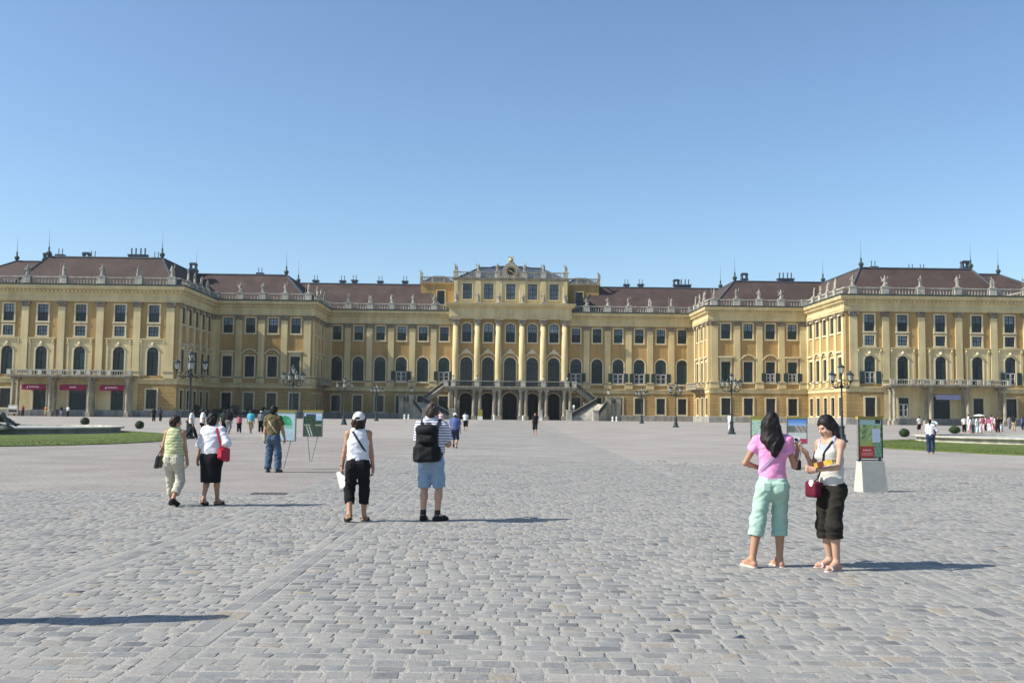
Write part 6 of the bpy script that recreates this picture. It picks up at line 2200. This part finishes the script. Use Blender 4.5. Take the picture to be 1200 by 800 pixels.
# ---------- 4 man with a black backpack
P = dict(female=False, girth=1.0, sw=.93, feet=((-.105, 0, 0, -4), (.105, .0, 0, 38)), hands=((-.09, .27, 1.18), (.13, .28, 1.16)), poles=((-.28, -.3, -1), (.45, -.2, -1)), yaw=R(-4), pitch=R(-14), curl=(.9, .9), palm=((.6, 0, .6), (-.6, 0, .6)), lean=.0)
g = feet_at(504, 610.5)
denim = cloth('pale_blue_denim', (.24, .34, .46), .9, .10, 14)
o, J = person(g, R(-6), 1.80, P, 'man in a navy-striped white polo shirt and pale denim shorts, standing with his back turned', 'fair', NEAR, [
    ('polo_shirt', striped('navy_striped_cotton', (.70, .70, .74), (.05, .055, .13), .040, .34), lambda P, J, h: shirt(P, J, h, .90, .018,   .8, .014, 'crew', .018, .008, 2.7)),
    ('shorts', denim, lambda P, J, h: trousers(P, J, h, .97, 1.0, .093, .098, .014, .008, 1.7)),
    ('hair', GREYH, HAIR('short'))] + footwear('shoe', cloth('black_trainer', (.018, .018, .019), .6)), eyes=True)
for i in (0, 1):
    A, K = J['ank', i], J['knee', i]
    F = Field(A - Vector((.1, .1, .1)), A + Vector((.1, .1, .2)), .006)
    F.cone(A + Vector((0, 0, -.03)), A.lerp(K, .26), .043, .046, .01, cuts=[(A.lerp(K, .2), K - A)])
    put('sock', F.mesh('sock', MT['black'], J['s']), o)
F = J['F']['polo_shirt']
yb = F.surf(0, 1.2, -1)
col_ = sc_mb(MB().lathe([(.072, -.02), (.084, .0), (.078, .04), (.070, .04)], 16, (0, J['neck'].y + .0, J['neck'].z + .015)), J['s']).build('collar', CL['navy_striped_cotton'], o, None, True)
bpF = Field((-.28, yb - .30, .80), (.26, yb + .12, 1.55), .007)
bpF.rbox((-.02, yb - .085, 1.10), (.160, .085, .235), .06, .02); bpF.rbox((-.02, yb - .158, .99), (.122, .05, .115), .04, .015); bpF.ell((-.02, yb - .10, 1.32), (.165, .115, .09), .03)
bpF.rbox((-.175, yb - .08, .985), (.04, .065, .11), .035, .01); bpF.rbox((.135, yb - .08, .985), (.04, .065, .11), .035, .01)
bpF.rbox((-.02, yb - .20, 1.2), (.10, .03, .05), .02, .02)
bpF.wrinkle(.009, .8, 1.4)
nyl = cloth('black_nylon', (.013, .013, .015), .6)
bp_ = put('backpack', bpF.mesh('backpack', nyl, J['s']), None, J['M']); tag(bp_, 'bulky black backpack worn by the man in the striped polo shirt', 'backpack')
for s in (-1, 1):
    pts = [(s * .10, yb - .02, 1.33), (s * .125, J['neck'].y - .085, 1.42), (s * .115, J['neck'].y - .02, 1.475), (s * .115, J['neck'].y + .05, 1.46), (s * .125, J['neck'].y + .125, 1.33), (s * .15, J['neck'].y + .14, 1.2), (s * .18, .03, 1.0), (s * .15, yb - .03, .95)]
    sc_mb(tube_strap(pts, .05, .014, [(0, -1, .3), (0, -1, .7), (0, 0, 1), (0, .5, 1), (0, 1, .4), (s * .3, 1, 0), (s, .2, 0), (s, -.5, 0)]), J['s']).build('shoulder_strap', nyl, bp_)
hl = sc_mb(MB().path([(-.04, yb - .10, 1.38), (-.035, yb - .10, 1.42), (.035, yb - .10, 1.42), (.04, yb - .10, 1.38)], .009, 6), J['s']).build('grab_handle', nyl, bp_)
cm = Vector((.03, .40, 1.17)) * J['s']
cmr = MB().box(-.055, .055, -.02, .02, -.035, .035).lathe([(.026, 0), (.026, .03)], 12, (0, 0, .0)).build('camera', MT['black'], None, J['M'] @ T(*cm))
tag(cmr, 'small dark camera held up in front of the man with the backpack', 'camera')

# ---------- 5 man in khaki
P = dict(female=False, girth=.88, sw=.9, feet=((-.13, 0, 0, -14), (.13, .02, 0, 14)), hands=((-.26, .05, .82), (.27, .12, .86)), poles=((-.4, -1, 0), (.6, -1, 0)), yaw=R(-14), pitch=R(-6), curl=(.7, .8))
g = feet_at(319, 553.5)
jean = cloth('washed_blue_jeans', (.070, .108, .165), .9, .35, 4)
o, J = person(g, R(-10), 1.80, P, 'man in a khaki T-shirt and blue jeans standing before the notice boards', 'tan', .008, [
    ('tshirt', cloth('khaki_cotton', (.120, .098, .052), .9, .2, 5), lambda P, J, h: shirt(P, J, h, .89, .014, .62, .012, 'crew', .02, .009, .4)),
    ('jeans', jean, lambda P, J, h: trousers(P, J, h, 1.97, 1.0, .082, .096, .014, .010, 1.5)),
    ('hair', BLACKH, HAIR('short'))] + footwear('shoe', MT['leather']), eyes=True)
F = J['F']['tshirt']
Rm, c = J['hrot'], J['hc']
sg = MB()
for sx in (-1, 1): sg.box(*sorted((sx * .01, sx * .06)), .03, .05, .11, .135)
sg.box(-.01, .01, .035, .045, .12, .13)
sg.v = [tuple((c + Rm @ Vector(v)) * J['s']) for v in sg.v]
sg.build('sunglasses', MT['steel'], o)
pts, ups = cross_strap(F, J, 0, -.13, 1.38, .16, .98, -1)
canv = cloth('cream_canvas', (.50, .42, .27))
b = rbag('shoulder_bag', J, (-.235, .04, .88), (.035, .085, .085), canv, 'small cream pouch hanging at the hip of the man in khaki', 'shoulder bag')
sc_mb(tube_strap(pts, .028, .006, ups), J['s']).build('strap', canv, b)

# ---------- 6 woman in pink
P = dict(female=True, girth=.90, arm=.86, feet=((-.235, -.10, .0, -30), (.075, .03, 0, -22)), hands=((-.11, .22, 1.08), (.30, .20, 1.27)), poles=((-1, -.5, -.4), (.25, .0, -1.0)), yaw=R(-22), pitch=R(-12), curl=(.8, 1.0), hdir=(None, (.05, .15, 1)), palm=((.5, 0, .8), (-1, .1, .1)), lean=.0, twist=R(-6))
g = feet_at(906, 664.5)
mint = cloth('mint_green_cotton', (.36, .53, .44), .9, .06, 10)
o, J = person(g, R(-8), 1.70, P, 'woman with long black hair in a pink T-shirt and mint cropped trousers, back turned', 'tan', NEAR, [
    ('tshirt', cloth('pink_jersey', (.76, .31, .54)), lambda P, J, h: shirt(P, J, h, .955, .004, .42, .012, 'crew', .012, .007, 2.1)),
    ('trousers', mint, lambda P, J, h: trousers(P, J, h, 1.36, 1.0, .074, .089, .009, .005, .9, .05)),
    ('hair', BLACKH, HAIR('long'))] + footwear('flipflop', cloth('pale_flip_flop', (.62, .52, .44), .6)), eyes=True)
F = J['F']['tshirt']
pts, ups = cross_strap(F, J, 0, .10, 1.33, -.135, 1.06, -1)
st = sc_mb(tube_strap(pts, .032, .006, ups), J['s']).build('bag_strap', cloth('lilac_webbing', (.42, .30, .46)), None, J['M'])
tag(st, 'lilac bag strap crossing the back of the woman in pink', 'strap')
Wp = J['M'] @ (J['wr', 1] * J['s'])
cm = Vector(J['wr', 1]) + Vector((-.012, .035, .135))
dc = MB().box(-.05, .05, -.013, .013, -.032, .032).box(-.03, .0, -.012, .012, .032, .038)
dc = dc.build('camera', cloth('silver_camera_body', (.55, .56, .58), .35), None, J['M'] @ T(*(cm * J['s'])) @ RZ(R(-18)))
tag(dc, 'silver compact camera held up between the two women in front', 'camera')
MB().lathe([(.019, 0), (.019, .008)], 14).build('lens_ring', MT['black'], dc, T(.008, -.013, 0) @ Matrix.Rotation(PI / 2, 4, 'X'))
MB().box(-.045, -.02, -.0155, -.0135, .012, .026).build('flash', MT['black'], dc)
pouF = Field(cm + Vector((-.1, -.1, -.42)), cm + Vector((.12, .1, -.14)), .006)
pouF.rbox(cm + Vector((.02, -.02, -.285)), (.036, .025, .058), .018, .01)
po = put('camera_pouch', pouF.mesh('camera_pouch', MT['leather'], J['s']), None, J['M']); tag(po, 'black camera pouch dangling below the hand of the woman in pink', 'pouch')
sc_mb(MB().path([cm + Vector((.02, -.02, -.235)), J['wr', 1] + Vector((.03, 0, .02))], .004, 5), J['s']).build('cord', MT['leather'], po)

# ---------- 7 woman in the white tank top
P = dict(female=True, girth=.86, arm=.80, bust=.82, feet=((-.10, .03, 0, -10), (.10, -.08, 0, 14)), hands=((-.02, .26, 1.10), (.17, .21, 1.29)), poles=((-1.0, -.25, -.55), (.3, -.2, -1)), yaw=R(-12), pitch=R(-22), curl=(1.0, .7), palm=((.3, -.9, .35), (-.2, .2, 1)), hdir=((.75, .55, .1), (.42, .57, .6)), lean=.0, head_fwd=.035, head_dz=-.01)
# she faces the woman in pink: heading turned towards the camera's left
g = feet_at(975, 667)
tank = cloth('white_ribbed_cotton', (.54, .54, .50))
brownc = cloth('dark_brown_cargo', (.026, .023, .019), .9, .25, 6)
o, J = person(g, R(118), 1.68, P, 'woman in a white tank top and dark rolled trousers looking down at the camera', 'warm', NEAR, [
    ('undershirt', cloth('grey_blue_jersey', (.34, .37, .45)), lambda P, J, h: shirt(P, J, h, .955, -.004, 0, .009, 'scoop', wr=.002, seed=.3)),
    ('tank_top', tank, lambda P, J, h: shirt(P, J, h, .93, .012, 0, .016, 'tank', wr=.006, seed=1.2)),
    ('trousers', brownc, lambda P, J, h: trousers(P, J, h, 1.32, 1.0, .080, .090, .010, .006, 2.9, .06)),
    ('hair', BROWNH if False else BLACKH, HAIR('longside'))] + footwear('sandal', cloth('white_red_sandal', (.58, .42, .40), .5, .5, 40)), eyes=True)
F = [J['F']['tank_top'], J['F']['undershirt'], J['F']['body']]
pts, ups = cross_strap(F, J, 0, -.105, 1.42, .09, 1.0, 1, 15)
pb, ub = cross_strap(F, J, 0, -.10, 1.41, .13, 1.0, -1)
webb = cloth('black_webbing', (.015, .015, .017))
maroon = cloth('maroon_leather', (.12, .010, .028), .5)
b = rbag('shoulder_bag', J, (.055, .215, .885), (.105, .05, .09), maroon, 'maroon bag hanging at the front of the woman in the white tank top', 'shoulder bag', Matrix.Rotation(R(-14), 3, 'Z'), r=.035)
sc_mb(tube_strap(pts + [(.085, .20, .95)], .026, .006, ups + [(0, 1, 0)]), J['s']).build('strap', webb, b)
sc_mb(tube_strap(pb, .026, .006, ub), J['s']).build('strap', webb, b)
# rolled map or booklet under her bent arm, white tag and bottle cap at the bag
W = J['wr', 0]
bk = MB().box(-.018, .014, -.01, .20, -.028, .024)
bk = bk.build('booklet', cloth('yellow_booklet_cover', (.50, .34, .05), .5, .3, 12), None, J['M'] @ T(*((W + Vector((-.03, .02, .055))) * J['s'])) @ RZ(R(112)) @ Matrix.Rotation(R(14), 4, 'X'))
tag(bk, 'yellow and brown booklet clasped under the arm of the woman in white', 'booklet')
MB().box(-.0205, .0165, .03, .10, -.0305, .0265).build('cover_band', cloth('brown_booklet_band', (.12, .03, .02), .5), bk)
sc_mb(MB().lathe([(.034, -.008), (.034, .008)], 16, (0, 0, 0)), 1).build('badge', MT['white'], b, T(*(Vector((.02, .272, .955)) * J['s'])) @ Matrix.Rotation(PI / 2, 4, 'X'))
sc_mb(MB().lathe([(.025, -.01), (.028, 0), (.025, .01)], 12, tuple(W + Vector((-.02, -.01, 0)))), J['s']).build('bracelet', MT['black'], o)

# ---------- people farther off
def far_person(px, py, H, heading, label, top, bottom, hair_=BLACKH, style='short', pose='stand', sleeve=.5, legs=1.95, fem=True, vox=None, hat=None, skirt_=False, sk='tan', yaw=0, group='visitors in the far court', hem=.9):
    g = feet_at(px, py)
    vox = vox or (.014 if g.y < 60 else .02 if g.y < 85 else .028)
    rnd = rng.uniform
    st = rnd(.12, .2)
    if pose == 'walk': feet = ((-.085, -st, .06, -6), (.085, st, 0, 6)) if rnd() < .5 else ((-.085, st, 0, -6), (.085, -st, .06, 6))
    else: feet = ((-.11, rnd(-.04, .04), 0, -10), (.11, rnd(-.04, .04), 0, 10))
    if pose == 'stride': feet = ((-.085, -.34, .10, -6), (.085, .34, 0, 6))
    a = rnd(-.08, .12)
    P = dict(female=fem, girth=rnd(.95, 1.15), feet=feet, hands=((-.25, a, .82), (.25, .06 - a, .82)), yaw=yaw, group=group)
    if pose == 'hold': P['hands'] = ((-.12, .28, 1.12), (.12, .28, 1.12))
    if pose == 'one': P['hands'] = ((-.27, .03, .80), (.14, .28, 1.2))
    parts = [('top', top, lambda P, J, h: shirt(P, J, h, hem, .02, sleeve, .022, 'crew', .02, 0))]
    if skirt_: parts.append(('skirt', bottom, lambda P, J, h: skirt(P, J, h, .5, 1.0, .19, .02)))
    else: parts.append(('trousers', bottom, lambda P, J, h: trousers(P, J, h, legs, 1.0, .085, .11, .022, 0)))
    parts.append(('hair', hair_, HAIR(style)))
    if hat: parts.append(('hat', hat, cap_parts))
    return person(g, heading, H, P, label, sk, vox, parts)

c = cloth
WHT, BLK, NVY = c('white_shirt_cloth', (.68, .68, .68)), c('black_cloth', (.014, .014, .016)), c('navy_cloth', (.03, .035, .07))
BLUE, PINK, CYAN = c('blue_shirt_cloth', (.10, .14, .30)), c('rose_cloth', (.48, .15, .20)), c('turquoise_cloth', (.10, .42, .55))
KHA, GRY, TEAL = c('khaki_cloth', (.36, .30, .18)), c('grey_cloth', (.22, .22, .24)), c('teal_cloth', (.05, .16, .16))
RED, PALE, DKGN = c('maroon_cloth', (.25, .03, .06)), c('pale_aqua_cloth', (.50, .62, .60)), c('dark_green_cloth', (.03, .045, .035))
LPK, JEA, MAG = c('light_pink_cloth', (.62, .40, .42)), c('dark_jeans_cloth', (.03, .045, .085)), c('magenta_cloth', (.36, .08, .17))
A_ = 0.0
o, J = far_person(533, 525.5, 1.66, R(-4), 'man in a white hat, blue shirt and navy shorts walking towards the palace', BLUE, NVY, GREYH, 'short', 'walk', .8, 1.02, False, hat=c('white_hat_cloth', (.70, .66, .62)))
for i in (0, 1):
    F = Field(J['ank', i] - Vector((.1, .1, .1)), J['ank', i] + Vector((.1, .1, .25)), .014)
    F.cone(J['ank', i] + Vector((0, 0, -.05)), J['ank', i].lerp(J['knee', i], .3), .045, .05, .01); put('sock', F.mesh('sock', BLK, J['s']), o)
far_person(545.5, 505.5, 1.68, R(4), 'small figure in a white top and dark shorts walking to the portico', WHT, BLK, BLACKH, 'bob', 'walk', .6, 1.05)
far_person(627, 509, 1.70, R(178), 'small figure all in black walking from the portico towards the camera', BLK, BLK, BLACKH, 'short', 'walk', .6, 1.2, False)
far_person(516.5, 502, 1.62, R(160), 'small figure in a pale top just beside the head of the man with the backpack', LPK, BLK, BROWNH, 'bob', 'walk', .5, 1.9)
o, J = far_person(224, 515.5, 1.72, R(-85), 'man in a white shirt and black trousers striding past the lamp post', WHT, BLK, BLACKH, 'short', 'stride', .6, 1.97, False)
bgF = Field((.1, -.2, .5), (.5, .3, .95), .014); bgF.rbox((.27, .08, .70), (.05, .14, .09), .03, .01)
tag(put('briefcase', bgF.mesh('briefcase', MT['leather'], J['s']), None, J['M']), 'black bag in the hand of the man striding past the lamp post', 'bag')
far_person(237, 514.5, 1.76, R(-70), 'man in a white shirt and black trousers, half hidden behind the woman in the skirt', WHT, BLK, BLACKH, 'short', 'walk', .6, 1.97, False)
far_person(262.5, 508, 1.72, R(8), 'person in dark green beside one in black before the carriages', DKGN, BLK, BLACKH, 'short', 'walk', .9, 1.95, False)
far_person(267.5, 508.5, 1.76, R(-6), 'person in black next to the one in dark green, in front of the carriages', BLK, GRY, BLACKH, 'short', 'walk', 1.6, 1.95, False)
far_person(280, 507.5, 1.36, R(4), 'child in a rose pink top and dark trousers walking to the palace', PINK, BLK, BROWNH, 'bob', 'walk', .8, 1.95)
far_person(293.5, 507.5, 1.66, R(-4), 'man in a turquoise shirt and khaki shorts walking to the palace', CYAN, KHA, BROWNH, 'short', 'walk', .9, 1.2, False)
far_person(305.5, 507, 1.62, R(5), 'person in a white hat, grey shirt and dark trousers walking to the palace', GRY, BLK, GREYH, 'short', 'stand', .9, 1.95, True, hat=WHT)
far_person(180, 494, 1.62, R(10), 'person in dark clothes before the plinth, beside the ground-floor window', BLK, BLK, BLACKH, 'bob', 'stand', 1.2, 1.95)
far_person(187.5, 493.5, 1.66, R(-30), 'person in black with back turned, nearer the corner of the shaded pavilion', NVY, BLK, BLACKH, 'short', 'stand', 1.5, 1.95, False)
for px, py, lab, tp, bt, st in ((79.5, 488.3, 'figure in white standing before the middle crimson awning', WHT, BLK, 'stand'), (71.5, 487.8, 'dark figure standing in the doorway under the middle crimson awning', BLK, GRY, 'stand'),
                                (93.5, 487.8, 'figure in white and black leaning by the column right of the middle awning', WHT, BLK, 'hold'), (26.5, 487.6, 'figure in dark maroon standing beside the pale menu board', RED, BLK, 'stand'),
                                (53.5, 487.8, 'figure in orange standing by the column between two crimson awnings', c('orange_cloth', (.55, .20, .08)), KHA, 'stand'), (168, 488.5, 'figure in grey sitting low by the plinth under the ground-floor window', GRY, NVY, 'stand')):
    far_person(px, py, 1.66, R(170), lab, tp, bt, BLACKH, 'short', st, .8, 1.95)
# group before the sunlit pavilion
for px, py, lab, tp, bt, H in ((1130, 507.3, 'figure in a white shirt and black trousers at the near edge of the tour group', WHT, BLK, 1.62), (1135.5, 505.6, 'tall figure all in white near the dark green palace door', WHT, WHT, 1.86),
                               (1137.5, 507.6, 'figure in a white top and rose skirt within the tour group', WHT, PINK, 1.55), (1141, 507.6, 'figure in pale blue over dark teal trousers in the tour group', PALE, TEAL, 1.6),
                               (1145, 508, 'figure in white over pale aqua trousers in the tour group', WHT, PALE, 1.66), (1149.8, 507.8, 'figure with light pink top and white trousers in the tour group', LPK, WHT, 1.7),
                               (1152, 506, 'figure in maroon among the light pink visitors', RED, LPK, 1.6), (1155.5, 505.5, 'figure in light pink over black trousers in the tour group', LPK, BLK, 1.68),
                               (1159.5, 506.2, 'figure in magenta over white trousers in the tour group', MAG, WHT, 1.6), (1162, 504.6, 'tall figure in light pink at the back of the tour group', LPK, LPK, 1.8),
                               (1166.5, 505.4, 'figure in white over maroon trousers beside the ones in black', WHT, RED, 1.62), (1169.5, 507.4, 'figure all in black at the far edge of the tour group', BLK, BLK, 1.7),
                               (1173.5, 505.2, 'figure in a black top and pale trousers just past the tour group', BLK, PALE, 1.62), (1188, 505, 'figure in a black top and khaki trousers apart from the tour group', BLK, KHA, 1.72),
                               (1198.5, 504, 'figure in blue at the very edge of the picture', BLUE, NVY, 1.66), (1183, 503, 'figure in grey near the one in khaki trousers', GRY, GRY, 1.6)):
    far_person(px, py, H, R(rng.uniform(-60, 60) + 180 * (rng.random() < .4)), lab, tp, bt, BLACKH if rng.random() < .7 else BROWNH, 'short' if rng.random() < .5 else 'bob', 'stand', .7, 1.9, rng.random() < .6, group='tour group before the sunlit pavilion')
g = feet_at(1148, 507.5)
um = empty('parasol', T(g.x, g.y, g.z)); tag(um, 'open white parasol held above the tour group', 'parasol')
MB().lathe([(.03, 1.90), (.30, 1.86), (.52, 1.77), (.54, 1.73), (.50, 1.76), (.28, 1.83), (.03, 1.87)], 10).build('canopy', MT['white'], um)
MB().path([(0, 0, 1.05), (0, 0, 1.96)], .012, 6).build('shaft', MT['steel'], um)
far_person(1077.5, 508, 1.66, R(20), 'figure in a white shirt and dark shorts beside the clipped box ball', WHT, BLK, BLACKH, 'short', 'walk', .6, 1.05)
far_person(855.5, 505, 1.72, R(-60), 'figure in white standing beside the lamp post behind the map boards', WHT, WHT, BROWNH, 'short', 'one', .8, 1.95, False)
# woman carrying a child
g = feet_at(1090.5, 531.5)
P = dict(female=True, girth=1.05, feet=((-.08, .02, 0, -6), (.10, .05, 0, 8)), hands=((.02, .27, 1.12), (.20, .26, 1.02)), poles=((-1, -.4, -.5), (1, -.3, -.6)), yaw=R(-12), group='visitors in the far court')
o, J = person(g, R(-30), 1.62, P, 'woman with a black ponytail in a white shirt and dark jeans carrying a child', 'tan', .013, [
    ('shirt', WHT, lambda P, J, h: shirt(P, J, h, .90, .02, 1.05, .02, 'crew', .02, .004)), ('jeans', JEA, lambda P, J, h: trousers(P, J, h, 1.97, 1.0, .085, .106, .02, .004)), ('hair', BLACKH, HAIR('pony'))])
P = dict(female=False, girth=1.05, feet=((-.12, .16, .12, 0), (.12, .22, .10, 0)), hands=((-.2, .25, 1.15), (.2, .22, 1.2)), poles=((-1, -.3, -.5), (1, -.3, -.6)), yaw=R(30), group='visitors in the far court')
cp = J['M'] @ Vector((.12, .24, .66))
o2, J2 = person(cp, R(150), 1.0, P, 'small child in a pale blue shirt carried in the arms of the ponytailed woman', 'tan', .020, [
    ('shirt', PALE, lambda P, J, h: shirt(P, J, h, .90, .02, .6, .024, 'crew', .02, 0)), ('trousers', RED, lambda P, J, h: trousers(P, J, h, 1.5, 1.0, .09, .11, .024, 0)), ('hair', BLACKH, HAIR('short'))])
# two people on the sunlit stairs, one passer-by whose shadow falls into the picture
for px, D, z, lab, tp, bt in ((672.5, 183.4, 1.4, 'figure in pale clothes climbing the lower part of the sunlit stairs', PALE, GRY), (684.5, 185, 2.3, 'figure in dark clothes climbing higher up the sunlit stairs', BLK, GRY)):
    q = at(px, 478, D)
    P = dict(female=True, feet=((-.09, .12, .12, 0), (.09, -.12, 0, 0)), group='visitors in the far court')
    person(Vector((q.x, q.y, .58 + z)), R(-40), 1.65, P, lab, 'tan', .03, [('top', tp, lambda P, J, h: shirt(P, J, h, .9, .02, .6, .022, 'crew', .02, 0)), ('trousers', bt, lambda P, J, h: trousers(P, J, h, 1.9, 1.0, .085, .11, .022, 0)), ('hair', BLACKH, HAIR('bob'))])
P = dict(female=True, feet=walk(), hands=((-.25, .1, .82), (.25, -.06, .82)))
person(Vector((-4.33, 7.75, 0)), R(0), 1.72, P, 'passer-by outside the frame whose long shadow reaches into the picture', 'tan', .015, [('top', GRY, lambda P, J, h: shirt(P, J, h, .9, .02, .6, .022, 'crew', .02, 0)), ('trousers', NVY, lambda P, J, h: trousers(P, J, h, 1.9, 1.0, .085, .11, .022, 0)), ('hair', BROWNH, HAIR('bob'))])

# ---- the air: a thin summer haze round the whole place
hz = MB().box(-1600, 1600, -400, 2600, -1.0, 40).build('haze', None)
hm = bpy.data.materials.new('summer_haze'); hm.use_nodes = True
hm.node_tree.nodes.remove(BSDF(hm))
pv = hm.node_tree.nodes.new('ShaderNodeVolumePrincipled')
pv.inputs['Color'].default_value = (.86, .92, 1.0, 1); pv.inputs['Density'].default_value = .00012; pv.inputs['Anisotropy'].default_value = .2
hm.node_tree.links.new(pv.outputs['Volume'], hm.node_tree.nodes['Material Output'].inputs['Volume'])
hz.data.materials.append(hm); tag(hz, kind='stuff')
